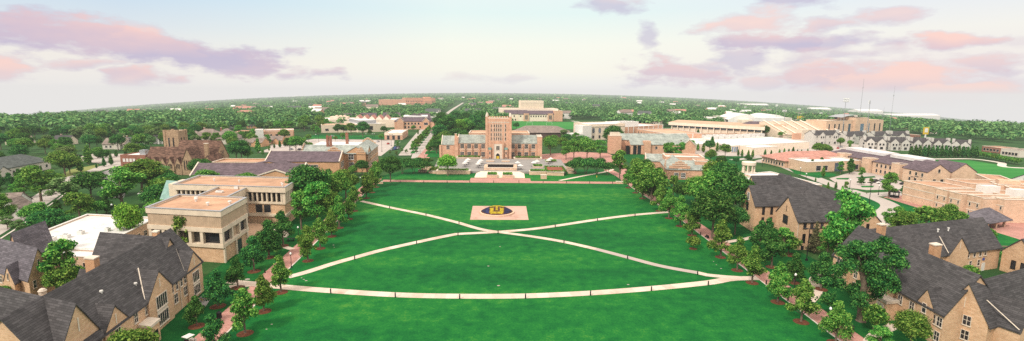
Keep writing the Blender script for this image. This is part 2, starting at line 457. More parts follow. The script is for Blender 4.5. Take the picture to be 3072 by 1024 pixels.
# small connecting paths
ribbon('side_path', [(-70.5,112),(-66,112.5),(-60.5,114)], 1.8, .024, M['path'], curve=False)
ribbon('side_path', [(-75,146),(-68,143.5),(-64,141)], 1.8, .024, M['path'], curve=False)
ribbon('side_path', [(67.5,107),(73,113),(76,120),(80.5,124)], 2.0, .024, M['path'])
ribbon('side_path', [(67.6,152),(76,156),(84,162)], 2.0, .024, M['path'])
ribbon('side_path', [(67.5,88),(71.5,91.5),(78,95.5)], 2.2, .024, M['path'])
ribbon('side_path', [(25.3, 260.7), (40.9, 277.4), (57.1, 294.0), (61.6, 302.7)], 2.2, .026, M['path'])
sheet('paved_pad', [(-69.6, 105.1), (-69.7, 107.5), (-67.0, 106.0), (-65.2, 100.6)], .024, M['plaza'])
# plaza paving round the library, right-hand pink paving, brick road to the left
sheet('library_plaza', [(-43,289.8),(31.5,289.8),(33,336),(20,346),(-17,340),(-50,346)], .028, M['plaza'])
sheet('pink_paving', [(20.5,330),(70,318),(58,262),(66,262),(70,300),(76,350),(74,384),(52,392),(20.4,372)], .024, M['paver'])
sheet('brick_street', [(-66.6, 345.2), (-57.8, 345.7), (-67.8, 430.5), (-88.9, 591.8), (-91.2, 591.5), (-72.9, 433.9)], .022, M['paver'])
ribbon('library_street', [(-66,345),(-74,400),(-84,500),(-92,580),(-110,760),(-150,1200),(-215,2194)], 8.5, .02, M['street'])
ribbon('library_street', [(-78,360),(-87,430),(-98,520),(-106,590),(-120,740)], 9, .018, M['street'])
for k in range(9):
    y = 372 + k*24; x = -71.5 - (y-372)*.098
    ribbon('grass_median', [(x-3.2,y),(x-5.4,y+17)], 3.0, .03, M['lawn'], h=.12, curve=False)
    ribbon('grass_median', [(x+8.4,y-4),(x+6.4,y+15)], 3.4, .03, M['lawn'], h=.12, curve=False)
sheet('library_side_grass', [(-61,352),(-44,350),(-46,372),(-64,392)], .03, M['lawn'])
sheet('parking_lot', [(-190,372),(-94,356),(-100,420),(-112,474),(-190,480),(-205,420)], .016, M['lot'])
for j in range(5):
    for k in range(12):
        x = -182 + k*7.2; y = 384 + j*18 - (x+140)*.12
        sheet('parking_line', [(x,y),(x+.3,y),(x+.3,y+6.5),(x,y+6.5)], .020, M['white'])
sheet('back_grass', [(-205,482),(-108,484),(-112,520),(-208,530)], .02, M['lawn'])
sheet('left_campus_paving', [(-205,395),(-190,372),(-205,470),(-260,480),(-262,400)], .014, M['land'])
# left side streets and lots
ribbon('side_street', [(-150,120),(-168,155),(-205,218),(-233,262),(-247,320),(-262,400),(-285,520)], 9, .02, M['street'])
ribbon('street_kerb', [(-145,124),(-163,159),(-200,221),(-228,264),(-242,320)], .5, .022, M['kerb'], h=.12)
sheet('church_lot', [(-172.4, 206.9), (-226.6, 269.7), (-240.9, 311.4), (-196.3, 253.9), (-166.0, 209.4)], .022, M['asphalt'])
for k in range(9):
    x = -222 + k*4; y = 262 + k*1.2
    sheet('parking_line', [(x,y),(x+.25,y),(x+.25,y+7),(x,y+7)], .026, M['white'])
sheet('dry_verge', [(-233.3, 252.0), (-252.6, 281.7), (-254.2, 303.4), (-246.8, 294.7), (-234.9, 265.6)], .024, M['dry'])
sheet('driveway', [(-212.7, 203.1), (-224.7, 215.0), (-210.2, 207.6), (-194.8, 197.6), (-170.0, 169.2), (-173.7, 169.1)], .018, M['street'])
sheet('house_lot', [(-284.1, 321.4), (-302.7, 353.1), (-274.4, 355.1), (-250.5, 323.5), (-246.9, 302.5)], .018, M['lot'])
# right side
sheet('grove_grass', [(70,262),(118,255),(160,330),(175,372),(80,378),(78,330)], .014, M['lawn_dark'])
sheet('campus_paving_right', [(118,372),(300,360),(330,470),(300,545),(190,600),(118,470)], .010, M['lot'])
sheet('ring_lawn', [(175.6, 315.4), (191.2, 291.7), (185.7, 283.2), (171.3, 275.6), (166.6, 290.4)], .02, M['lawn'])
ribbon('drive', [(167.8, 338.9), (182.9, 347.7), (175.7, 314.5), (169.6, 277.1), (166.0, 251.1), (165.8, 231.4), (179.4, 232.0), (192.4, 236.3)], 8, .018, M['street'])
ribbon('drive', [(167.8, 338.9), (178.3, 351.4), (189.6, 356.3), (197.9, 374.5), (185.9, 369.1), (155.6, 350.0)], 6, .018, M['street'])
sheet('ring_lot', [(176.9, 274.9), (208.7, 301.5), (217.9, 293.2), (209.3, 262.0), (194.7, 244.2), (174.2, 241.2), (167.1, 249.0)], .022, M['lot'])
for a in ([(181.2, 276.1), (190.0, 277.6), (184.9, 271.3), (179.4, 272.0)], [(178.9, 252.6), (186.3, 252.9), (182.4, 248.5), (176.7, 248.2)], [(195.1, 279.9), (208.8, 284.4), (206.2, 279.5), (193.3, 274.7)]):
    sheet('planted_island', a, .03, M['lawn'])
ribbon('drive_kerb', [(167.9, 249.1), (168.7, 242.2), (177.4, 239.4), (190.7, 242.0)], 1.2, .026, M['lawn'], h=.1)
sheet('sports_field', [(303.4, 356.6), (331.6, 360.1), (330.8, 319.8), (440,300), (300,180), (252.7, 281.4)], .02, M['turf'])
ribbon('running_path', [(298.6, 363.9), (320.7, 367.1), (341.9, 367.6), (343.2, 348.7), (333.7, 322.6), (470,330)], 4.5, .024, M['kerb'])
sheet('apartment_paving', [(120,150),(190,150),(240,215),(200,250),(160,215)], .008, M['paver'])
sheet('apartment_grass', [(104,152),(165,150),(170,222),(150,226),(126,205)], .014, M['lawn'])
ribbon('drive', [(165.8, 231.4), (160.8, 208.1), (144.0, 189.2), (129.6, 171.8)], 7, .018, M['street'])
sheet('centre_field', [(0,640),(96,640),(140,800),(72,800),(-4,812)], .02, M['turf'])
ribbon('field_path', [(82,640),(110,760),(98,830)], 5, .024, M['kerb'])
sheet('grey_patch', [(-420,1180),(-330,1180),(-330,1500),(-400,1500)], .1, M['turf'])
# mulch under the beds by the walls
MULCH = []
def mulch_bed(x, y, r):
    mb = MB().lathe([(r, .0), (r*.96, .045), (r*.5, .10), (0.0, .14)], 18)
    if not MULCH: MULCH.append({})
    key = round(r, 1)
    if key not in MULCH[0]: MULCH[0][key] = mb.mesh('mulch_bed', M['mulch'])
    o = link('mulch_bed', MULCH[0][key], loc=(x, y, .014)); o['kind'] = 'structure'
# bare spots and drain lids in the lawn
for x, y, r in ((-6.1, 128.1, .55), (28.5, 115.9, .6), (-3.4, 145.3, .5), (-3.0, 114.5, .7), (-50.1, 116.6, .6), (-51.0, 117.4, .5), (-52.0, 118.4, .4), (-53.6, 145.3, .5), (-52.6, 143.1, .4), (-47.5, 93.4, .4), (-47.5, 91.3, .35), (56.0, 127.8, .5), (56.2, 133.4, .35), (55.9, 130.7, .35), (-64.8, 117.2, 1.2)):
    r *= .45
    o = MB().prism([(x+r*cos(a)*(1.2), y+r*sin(a)*.8) for a in [k*pi/4+.3 for k in range(8)]], .0, .035).build('stone_lid', M['path_dark']); o['kind'] = 'structure'

# ================================================================ building kit
class Frame:
    """local plan axes of a building: ex (turned by ax degrees) and ey (by ay degrees from the north)"""
    def __init__(self, O, ax=0.0, ay=None, off=(0.0, 0.0)):
        self.O = O; self.off = off
        ay = ax if ay is None else ay
        self.ex = Vector((cos(radians(ax)), sin(radians(ax)))); self.ey = Vector((-sin(radians(ay)), cos(radians(ay))))
    def sub(self, lx, ly, ax, ay=None):
        p = self(lx, ly); return Frame(self.O, ax, ay, (p[0], p[1]))
    def __call__(self, lx, ly):
        p = self.ex*lx + self.ey*ly
        return (p.x+self.off[0], p.y+self.off[1])
def at(O, x, y, ax, ay=None):
    """a frame whose origin is the world point x, y, for a building rooted at O"""
    return Frame(O, ax, ay, (x-O[0], y-O[1]))
def facing(A, B):
    """frame along a front from A to B (world), and its length"""
    a = math.degrees(atan2(B[1]-A[1], B[0]-A[0]))
    return Frame(A, a), hypot(B[0]-A[0], B[1]-A[1])

def building(name, label, cat, O, group=None, z=None):
    return thing(name, label, cat, (O[0], O[1], terr(*O) if z is None else z), 0, group)

def gable(fr, root, x0, x1, y0, y1, eave, ridge, axis, wall, roof, over=.45, z0=0.0, thick=.28, verge=.25, coping=None, wall_name='wall', roof_name='roof', hip=0.0):
    """walls with gable ends and a two-slope roof; axis is the ridge direction"""
    def pt(a, b, z):                 # a along the ridge, b across
        q = fr(a, b) if axis == 'x' else fr(b, a)
        return (q[0], q[1], z)
    a0, a1, b0, b1 = (x0, x1, y0, y1) if axis == 'x' else (y0, y1, x0, x1)
    bm_ = (b0+b1)/2; hw = (b1-b0)/2
    mb = MB()
    flip = axis != 'x'
    def face(ps):
        ps = ps[::-1] if flip else ps
        mb.add(ps, [tuple(range(len(ps)))])
    face([pt(a0,b0,z0), pt(a1,b0,z0), pt(a1,b0,eave), pt(a0,b0,eave)])
    face([pt(a1,b1,z0), pt(a0,b1,z0), pt(a0,b1,eave), pt(a1,b1,eave)])
    if hip > 0:
        face([pt(a1,b0,z0), pt(a1,b1,z0), pt(a1,b1,eave), pt(a1,b0,eave)])
        face([pt(a0,b1,z0), pt(a0,b0,z0), pt(a0,b0,eave), pt(a0,b1,eave)])
    else:
        face([pt(a1,b0,z0), pt(a1,b1,z0), pt(a1,b1,eave), pt(a1,bm_,ridge-.03), pt(a1,b0,eave)])
        face([pt(a0,b1,z0), pt(a0,b0,z0), pt(a0,b0,eave), pt(a0,bm_,ridge-.03), pt(a0,b1,eave)])
    w = mb.build(wall_name, wall, root)
    mb = MB(); s = (ridge-eave)/hw
    bl, bh = b0-over, b1+over; zl = eave-over*s
    e0, e1 = a0-verge, a1+verge
    if hip > 0:
        top = [pt(e0+hip,bm_,ridge+thick), pt(e1-hip,bm_,ridge+thick)]
        cs = [pt(e0-over,bl,zl+thick), pt(e1+over,bl,zl+thick), pt(e1+over,bh,zl+thick), pt(e0-over,bh,zl+thick)]
        cu = [(c[0],c[1],c[2]-thick) for c in cs]
        vs = cs + top + cu
        fs = [(0,1,5,4), (2,3,4,5), (1,2,5), (3,0,4), (6,7,1,0), (7,8,2,1), (8,9,3,2), (9,6,0,3), (9,8,7,6)]
        if flip: fs = [f[::-1] for f in fs]
        mb.add(vs, fs)
    else:
        for sg, be in ((-1, bl), (1, bh)):
            vs = [pt(e0,be,zl), pt(e1,be,zl), pt(e1,bm_,ridge), pt(e0,bm_,ridge), pt(e0,be,zl+thick), pt(e1,be,zl+thick), pt(e1,bm_,ridge+thick), pt(e0,bm_,ridge+thick)]
            fs = [(4,5,6,7), (3,2,1,0), (0,1,5,4), (1,2,6,5), (3,0,4,7)]
            if (sg > 0) != flip: fs = [f[::-1] for f in fs]
            mb.add(vs, fs)
    r = mb.build(roof_name, roof, root)
    if coping:
        for a, nm in ((a0, 'gable_coping'), (a1, 'gable_coping')):
            mb = MB()
            for be in (b0, b1):
                t = .55
                va = [pt(a-t/2,be+(-.35 if be<bm_ else .35),eave-.1), pt(a+t/2,be+(-.35 if be<bm_ else .35),eave-.1), pt(a+t/2,bm_,ridge+.25), pt(a-t/2,bm_,ridge+.25)]
                mb.add(va + [(p[0],p[1],p[2]+.55) for p in va], [(3,2,1,0),(4,5,6,7),(0,1,5,4),(1,2,6,5),(2,3,7,6),(3,0,4,7)])
            mb.build(nm, coping, root)
    return w, r

def flat(fr, root, x0, x1, y0, y1, z0, z1, wall, roof, par=.6, t=.4, coping=None, wall_name='wall', roof_name='roof'):
    """a flat-roofed block with a parapet"""
    def P(x, y, z):
        q = fr(x, y); return (q[0], q[1], z)
    o = [(x0,y0),(x1,y0),(x1,y1),(x0,y1)]; i = [(x0+t,y0+t),(x1-t,y0+t),(x1-t,y1-t),(x0+t,y1-t)]
    zr = z1-par
    vs = [P(*p,z0) for p in o] + [P(*p,z1) for p in o] + [P(*p,z1) for p in i] + [P(*p,zr) for p in i]
    fs = []
    for k in range(4):
        k2 = (k+1)%4
        fs += [(k,k2,4+k2,4+k), (8+k,8+k2,12+k2,12+k)]
    if not coping: fs += [(4+k,4+(k+1)%4,8+(k+1)%4,8+k) for k in range(4)]
    MB().add(vs, fs).build(wall_name, wall, root)
    MB().add([P(*p,zr+.01) for p in i], [(0,1,2,3)]).build(roof_name, roof, root)
    if coping:
        e = .12; O = [(x0-e,y0-e),(x1+e,y0-e),(x1+e,y1+e),(x0-e,y1+e)]; I = [(x0+t+e,y0+t+e),(x1-t-e,y0+t+e),(x1-t-e,y1-t-e),(x0+t+e,y1-t-e)]
        vs = [P(*p,z1-.03) for p in O] + [P(*p,z1+.16) for p in O] + [P(*p,z1-.03) for p in I] + [P(*p,z1+.16) for p in I]
        fs = []
        for k in range(4):
            k2 = (k+1)%4
            fs += [(k,k2,4+k2,4+k), (4+k,4+k2,12+k2,12+k), (8+k2,8+k,12+k,12+k2), (k2,k,8+k,8+k2)]
        MB().add(vs, fs).build('coping', coping, root)

def block(fr, root, name, mat, x0, x1, y0, y1, z0, z1):
    def P(x, y, z):
        q = fr(x, y); return (q[0], q[1], z)
    vs = [P(x0,y0,z0),P(x1,y0,z0),P(x1,y1,z0),P(x0,y1,z0),P(x0,y0,z1),P(x1,y0,z1),P(x1,y1,z1),P(x0,y1,z1)]
    return MB().add(vs, [(3,2,1,0),(4,5,6,7),(0,1,5,4),(1,2,6,5),(2,3,7,6),(3,0,4,7)]).build(name, mat, root)

WIN = {}
def window_mesh(w, h, style, frame, pane):
    key = (round(w,2), round(h,2), style, frame.name, pane.name)
    if key in WIN: return WIN[key]
    f = MB(); p = MB()
    b = .16 if style in ('lights', 'stone') else .09
    if style == 'slot': b = .05
    f.box(-w/2-b, -w/2, -.05, .10, -b, h+b).box(w/2, w/2+b, -.05, .10, -b, h+b)
    f.box(-w/2, w/2, -.05, .10, h, h+b).box(-w/2-b*1.6, w/2+b*1.6, -.05, .17, -b-.10, -b)
    f.box(-w/2, w/2, -.05, .10, -b, 0)
    n = 1
    if style in ('lights', 'stone'): n = max(2, int(round(w/.75)))
    elif style == 'sash' and w > .9: n = 2
    for k in range(1, n):
        x = -w/2+w*k/n; f.box(x-.05, x+.05, -.05, .075, 0, h)
    if style == 'stone' or style == 'sash': f.box(-w/2, w/2, -.05, .07, h*.52-.04, h*.52+.04)
    p.box(-w/2, w/2, -.04, .03, 0, h)
    WIN[key] = (f.mesh('window', frame), p.mesh('pane', pane), None)
    # far away both in one mesh
    f2 = MB(); f2.add(f.v, f.f, 0); f2.add(p.v, p.f, 1)
    WIN[key] = (WIN[key][0], WIN[key][1], f2.mesh('window', [frame, pane]))
    return WIN[key]

def windows(fr, root, face, c, along, z, w, h, style='sash', frame=None, pane=None, far=False, name='window'):
    """one window object per entry of `along` on the wall where lx (face x) or ly (face y) equals c; face is '+x','-x','+y','-y'"""
    frame = frame or M['trim']; pane = pane or M['glass']
    d = fr.ey if face[1] == 'x' else fr.ex
    n = Vector((d.y, -d.x))
    ref = fr.ex if face[1] == 'x' else fr.ey
    if (n.dot(ref) > 0) != (face[0] == '+'): n = -n
    rot = atan2(n.y, n.x) - pi/2
    fm, pm, both = window_mesh(w, h, style, frame, pane)
    out = []
    for a in along:
        q = fr(c, a) if face[1] == 'x' else fr(a, c)
        if far: o = link(name, both, root, (q[0]+n.x*.02, q[1]+n.y*.02, z), rot)
        else:
            o = link(name, fm, root, (q[0]+n.x*.02, q[1]+n.y*.02, z), rot)
            link('pane', pm, o)
        out.append(o)
    return out
def span(a, b, n):
    return [a+(b-a)*(k+.5)/n for k in range(n)]

def panel(fr, root, name, mat, face, c, a, z, w, h, d=.08):
    """a flat piece proud of a wall"""
    if face[1] == 'x': return block(fr, root, name, mat, c-(d if face[0]=='-' else .03), c+(d if face[0]=='+' else .03), a-w/2, a+w/2, z, z+h)
    return block(fr, root, name, mat, a-w/2, a+w/2, c-(d if face[0]=='-' else .03), c+(d if face[0]=='+' else .03), z, z+h)

def chimney(fr, root, lx, ly, w, d, z0, z1, mat, pots=0, name='chimney', capmat=None):
    c = block(fr, root, name, mat, lx-w/2, lx+w/2, ly-d/2, ly+d/2, z0, z1)
    k = block(fr, root, 'chimney_cap', capmat or M['trim'], lx-w/2-.12, lx+w/2+.12, ly-d/2-.12, ly+d/2+.12, z1, z1+.25)
    k.parent = c
    for i in range(pots):
        q = fr(lx+(i-(pots-1)/2)*.7, ly)
        p = MB().lathe([(.22,z1+.25),(.25,z1+.6),(.18,z1+1.1)], 8, c=q).build('chimney_pot', M['terracotta'], root); p.parent = c
    return c

def rooftop_unit(fr, root, lx, ly, w, d, z, h, mat=None):
    u = block(fr, root, 'air_handler', mat or M['white'], lx-w/2, lx+w/2, ly-d/2, ly+d/2, z, z+h)
    g = block(fr, root, 'fan_grille', M['grey_metal'], lx-w/4, lx+w/4, ly-d/4, ly+d/4, z+h, z+h+.15); g.parent = u
    return u

def vent(fr, root, lx, ly, z, h=.7, r=.16, mat=None):
    q = fr(lx, ly)
    MB().lathe([(r,z-.3),(r,z+h*.6),(r*1.8,z+h*.65),(r*1.6,z+h)], 8, c=q).build('roof_vent', mat or M['white'], root)

def downpipe(fr, root, face, c, a, z0, z1):
    panel(fr, root, 'downpipe', M['trim'], face, c, a, z0, .16, z1-z0, .14)

def hip_house(root, fr, x0, x1, y0, y1, eave, ridge, wall, roof, axis='x'):
    gable(fr, root, x0, x1, y0, y1, eave, ridge, axis, wall, roof, over=.6, hip=(min(x1-x0, y1-y0))/2)

# ================================================================ foliage
def leaf_mesh(name, P, N, size, r, mat, jit=.5, shape=1.0):
    """leaf sprays: one small quad per point, facing roughly along N"""
    n = len(P)
    N = N/np.maximum(np.linalg.norm(N, axis=1, keepdims=True), 1e-6)
    a = r.normal(size=(n,3)); t = a - (a*N).sum(1, keepdims=True)*N
    t /= np.maximum(np.linalg.norm(t, axis=1, keepdims=True), 1e-6)
    b = np.cross(N, t)
    s = (size*r.uniform(1-jit, 1+jit, n))[:, None]
    t = t*s; b = b*s*shape
    k = r.uniform(.35, .9, (n,1))
    V = np.stack([P-t, P+b*k-t*.1, P+t, P-b*k+t*.1], 1).reshape(-1, 3).astype(np.float32)
    me = bpy.data.meshes.new(name)
    me.vertices.add(4*n); me.vertices.foreach_set('co', V.ravel())
    me.loops.add(4*n); me.loops.foreach_set('vertex_index', np.arange(4*n, dtype=np.int32))
    me.polygons.add(n); me.polygons.foreach_set('loop_start', np.arange(0, 4*n, 4, dtype=np.int32))
    me.polygons.foreach_set('loop_total', np.full(n, 4, dtype=np.int32))
    me.update(calc_edges=True)
    me.materials.append(mat)
    return me

def lobe_points(r, lobes, n):
    """points near the surface of a cloud of ellipsoid lobes, with outward normals"""
    vol = np.array([(l[3]*l[4]*l[5])**(2/3) for l in lobes]); cnt = r.multinomial(n, vol/vol.sum())
    P = []; N = []
    for l, c in zip(lobes, cnt):
        d = r.normal(size=(c,3)); d /= np.linalg.norm(d, axis=1, keepdims=True)
        d[:,2] = np.where((d[:,2] < -.35) & (r.rand(c) < .6), -d[:,2], d[:,2])
        rad = r.uniform(.30, 1.22, c)[:,None]**.6
        P.append(np.array(l[:3]) + d*rad*np.array(l[3:6])); N.append(d/np.array(l[3:6])*min(l[3:6]) + r.normal(size=(c,3))*.45)
    return np.concatenate(P), np.concatenate(N)

def make_lobes(r, kind, h, w):
    """crown lobes for a tree of height h and crown width w"""
    L = []
    if kind == 'oak':            # tidy young tree: egg shaped, widest low, ragged edge
        z0 = h*.22
        for k in range(26):
            t = r.uniform(0, 1)**.85; z = z0 + (h-z0)*t*.92
            R = w/2*(1.05*(1-t)**.75*min(1, .55+t*3.0) + .06); a = k*2.4+r.uniform(-.4,.4)
            rr = R*r.uniform(.40,1.0); s = w*.15*r.uniform(.5,1.3)*(1.1-.45*t)
            L.append((rr*cos(a), rr*sin(a), z, s*1.1, s*1.1, s*.95))
        L.append((0,0,h*.9,w*.10,w*.10,h*.10)); L.append((0,0,h*.55,w*.25,w*.25,h*.26))
    elif kind == 'round':        # broad mature crown, many billows
        for k in range(34):
            u = r.uniform(-.35, 1); a = k*2.4; R = w/2*.72*math.sqrt(max(.03,1-u*u*.9))*r.uniform(.7,1.05)
            s = w*.155*r.uniform(.7,1.25)
            L.append((R*cos(a), R*sin(a), h*.60+u*h*.29, s*1.15, s*1.15, s*.85))
        L.append((0,0,h*.6,w*.27,w*.27,h*.24))
    elif kind == 'loose':        # open airy crown with gaps
        for k in range(24):
            u = r.uniform(-.7, 1); a = k*2.4+r.uniform(-.5,.5); R = w/2*.8*math.sqrt(max(.05,1-u*u*.85))*r.uniform(.4,1.0)
            s = w*.13*r.uniform(.6,1.25)
            L.append((R*cos(a), R*sin(a), h*.58+u*h*.36, s*1.1, s*1.1, s*.9))
    elif kind == 'column':       # narrow upright
        for k in range(18):
            t = k/17; z = h*(.12+.80*t); R = w/2*(.75*(1-t)**.6*min(1,.5+3*t)+.08)
            a = k*2.4; L.append((R*.45*cos(a), R*.45*sin(a), z, R*.75, R*.75, h*.075))
    elif kind == 'umbrella':     # low spreading flat-topped
        for k in range(24):
            a = k*2.4; R = w/2*.82*math.sqrt((k+.5)/24); s = w*.13*r.uniform(.75,1.2)
            L.append((R*cos(a), R*sin(a), h*(.78-.22*(R/(w/2))**2)+r.uniform(-.06,.06)*h, s*1.2, s*1.2, s*.85))
    elif kind == 'pine':
        for k in range(34):
            t = k/33; z = h*(.10+.86*t); R = w/2*(1-t)*.85+.15; a = k*2.4
            L.append((R*.62*cos(a), R*.62*sin(a), z, R*.5+.1, R*.5+.1, h*.035))
    elif kind == 'ancient':      # big irregular old tree with separate masses
        for cx, cy, cz, rr in ((-.10,0,.86,.20),(.05,.1,.72,.22),(-.28,.0,.60,.20),(.30,-.05,.66,.19),(.40,.1,.80,.15),(-.36,.1,.40,.17),(.06,-.12,.48,.20),(.34,.0,.44,.13),(-.18,-.15,.30,.14),(-.46,0,.24,.13),(.2,.1,.30,.12),(.0,-.05,.62,.22),(.2,-.1,.58,.18),(-.2,.1,.74,.18),(-.05,.1,.36,.16),(.16,0,.88,.15)):
            for k in range(6):
                a = r.uniform(0,6.28); q = rr*w*.62; L.append((cx*w+q*cos(a)*r.uniform(.2,1), cy*w+q*sin(a)*r.uniform(.2,1), h*cz+r.uniform(-.06,.06)*h, rr*w*.42, rr*w*.42, rr*w*.36))
    return L

def trunk_mesh(r, name, kind, h, w, lobes):
    mb = MB(); rt = max(.10, h*.021) if kind != 'ancient' else .75
    if kind == 'umbrella':
        for k in range(4):
            a = k*pi/2+.5; mb.tube([(.15*cos(a),.15*sin(a),-.1),(w*.10*cos(a),w*.10*sin(a),h*.34),(w*.26*cos(a),w*.26*sin(a),h*.72)], [.11,.09,.04], 6)
        return mb.mesh(name, M['bark'])
    lean = r.uniform(-.02,.02)*h
    pts = [(0,0,-.2),(0,0,.25),(lean*.4,0,h*.25),(lean,lean*.5,h*.5),(lean,lean,h*.84)]
    mb.tube(pts, [rt*1.7,rt*1.15,rt,rt*.7,rt*.18], 9)
    big = sorted(lobes, key=lambda l: -l[3])
    for l in big[:9 if kind != 'ancient' else 16]:
        z = min(l[2]*.75, h*.55)*r.uniform(.65,1); z = max(z, h*.16)
        m = (l[0]*.45+lean*.4, l[1]*.45, z+(l[2]-z)*.42)
        mb.tube([(lean*.5,0,z*.92), m, (l[0]*.9,l[1]*.9,l[2])], [rt*.42,rt*.28,rt*.08], 5)
    return mb.mesh(name, M['bark'])

TREES = {}
def tree_kind(key, name, kind, h, w, leafmat, n, size, variants=3, seed=1):
    TREES[key] = []
    for v in range(variants):
        r = np.random.RandomState(seed*17+v*5+3)
        L = make_lobes(r, kind, h, w)
        P, N = lobe_points(r, L, n)
        P += r.normal(size=P.shape)*size*.6
        cm = leaf_mesh('crown', P, N+np.array([0,0,.25]), size, r, M[leafmat])
        tm = trunk_mesh(r, 'trunk', kind, h, w, L)
        TREES[key].append((name, h, w, tm, cm))
tree_kind('oak', 'lawn_oak', 'oak', 9.0, 5.6, 'leaf_mid', 7500, .175, 4, 1)
tree_kind('oakd', 'lawn_oak', 'oak', 9.0, 6.0, 'leaf_dark', 7500, .18, 3, 2)
tree_kind('dark', 'shade_tree', 'round', 13.0, 11.5, 'leaf_dark', 11500, .265, 3, 3)
tree_kind('mid', 'shade_tree', 'round', 12.0, 10.0, 'leaf_mid', 10000, .25, 4, 4)
tree_kind('light', 'shade_tree', 'loose', 12.0, 9.0, 'leaf_light', 7500, .24, 3, 5)
tree_kind('lime', 'bright_tree', 'round', 10.0, 9.0, 'leaf_lime', 7000, .27, 2, 6)
tree_kind('olive', 'shade_tree', 'loose', 11.0, 8.5, 'leaf_olive', 6000, .27, 2, 7)
tree_kind('airy', 'young_tree', 'loose', 10.0, 6.0, 'leaf_mid', 3600, .26, 3, 8)
tree_kind('col', 'upright_tree', 'column', 8.0, 3.4, 'leaf_mid', 1700, .28, 3, 9)
tree_kind('cold', 'evergreen', 'column', 8.0, 3.6, 'leaf_dark', 1700, .28, 3, 10)
tree_kind('crape', 'crape_myrtle', 'umbrella', 6.0, 7.6, 'leaf_dark', 3800, .25, 3, 11)
tree_kind('pine', 'pine_tree', 'pine', 11.0, 5.0, 'leaf_brown', 2600, .24, 1, 12)
tree_kind('ancient', 'old_elm', 'ancient', 18.0, 17.0, 'leaf_dark', 30000, .205, 1, 13)
tree_kind('shrub', 'rounded_shrub', 'round', 4.0, 4.6, 'leaf_mid', 1800, .22, 2, 14)

TCOUNT = [0]
def tree(key, x, y, h, w=None, label=None, group=None, z=None, cat='tree', sq=1.0):
    i = TCOUNT[0]; TCOUNT[0] += 1
    nm, h0, w0, tm, cm = TREES[key][i % len(TREES[key])]
    s = h/h0; sw = s*sq if w is None else w/w0
    t = thing(nm, label, cat, (x, y, terr(x, y) if z is None else z), (i*2.399) % 6.283 if key != 'ancient' else 0, group, (sw, sw, s))
    link('trunk', tm, t); link('crown', cm, t)
    return t
NTH = ['first','second','third','fourth','fifth','sixth','seventh','eighth','ninth','tenth','eleventh','twelfth','thirteenth','fourteenth','fifteenth','sixteenth','seventeenth','eighteenth']

# ================================================================ near buildings
S, RD = M['stone'], M['roof_dark']
# ---- long hall on the left
O = (-71.3, 109.8)
L = building('residence_hall', 'long tan stone hall with charcoal roof and pointed gables beside the left brick walk', 'hall', O)
f = Frame(O, -10, 9.4)
gable(f, L, -15, 0, -46, .8, 7.0, 14.0, 'y', S, RD)
for ly, hw, ap, pr in ((-3.4, 3.6, 10.5, .35), (-18.0, 4.3, 11.3, .5), (-31.7, 3.1, 10.3, .3)):
    gable(f, L, -7.2, pr, ly-hw, ly+hw, 7.0, ap, 'x', S, RD, over=.25, verge=.12, wall_name='gable_wall', roof_name='gable_roof')
    panel(f, L, 'slit', M['trim'], '+x', pr, ly, ap-3.0, .28, 1.7, .06)
    q = f(-3.4, ly-hw+.1)
fb = at(O, -66.3, 71.4, -19, 9.4)
gable(fb, L, -40, .9, -5.3, 5.0, 7.0, 13.9, 'x', S, RD, wall_name='wing_wall', roof_name='wing_roof')
panel(fb, L, 'slit', M['trim'], '+x', .9, 0, 9.6, .28, 2.2, .06)
gable(fb, L, -12.5, -7.0, -6.6, 0, 6.6, 10.4, 'y', S, RD, over=.25, verge=.12, wall_name='gable_wall', roof_name='gable_roof')
windows(fb, L, '-y', -5.3, [-32,-28,-24.5,-20,-16], 4.2, 1.3, 1.8, 'sash')
windows(fb, L, '-y', -5.3, [-32,-28,-24.5,-20,-16], 1.2, 1.3, 1.8, 'sash')
windows(fb, L, '+x', .9, [-2.2, 2.0], 4.6, 1.3, 2.0, 'sash'); windows(fb, L, '+x', .9, [-2.2, 2.0], 1.0, 1.3, 2.0, 'sash')
fw = at(O, -77.3, 106.7, -12, 9.4)
gable(fw, L, -16.5, 2, -5.4, 5.4, 7.0, 13.5, 'x', S, RD, wall_name='wing_wall', roof_name='wing_roof')
windows(f, L, '+x', .35, [-3.2], 3.7, 2.8, 2.2, 'lights'); windows(f, L, '+x', .35, [-3.2], .8, 2.8, 2.0, 'lights')
panel(f, L, 'spandrel', M['trim'], '+x', .35, -3.2, 2.85, 2.9, .8, .07)
windows(f, L, '+x', .5, [-18.0], 4.3, 3.7, 2.4, 'lights'); windows(f, L, '+x', .5, [-18.0], 1.0, 3.7, 2.2, 'lights')
panel(f, L, 'spandrel', M['trim'], '+x', .5, -18.0, 3.28, 3.8, .95, .07)
windows(f, L, '+x', 0, [-7.6,-9.2,-11.1,-13.0], 4.9, .8, 1.8, 'sash'); windows(f, L, '+x', 0, [-7.8,-11.9], 2.3, 1.4, 1.9, 'sash')
windows(f, L, '+x', 0, [-22.5,-26,-36], 4.7, 1.0, 1.7, 'sash'); windows(f, L, '+x', 0, [-22.5,-36], 1.3, 1.0, 1.7, 'sash')
windows(f, L, '+x', .3, [-31.6], 4.6, 1.3, 1.8, 'sash'); windows(f, L, '+x', .3, [-31.6], 1.3, 1.3, 1.8, 'sash')
downpipe(f, L, '+x', 0, -9.9, 0, 6.6); downpipe(f, L, '+x', 0, -21.9, 0, 6.6)
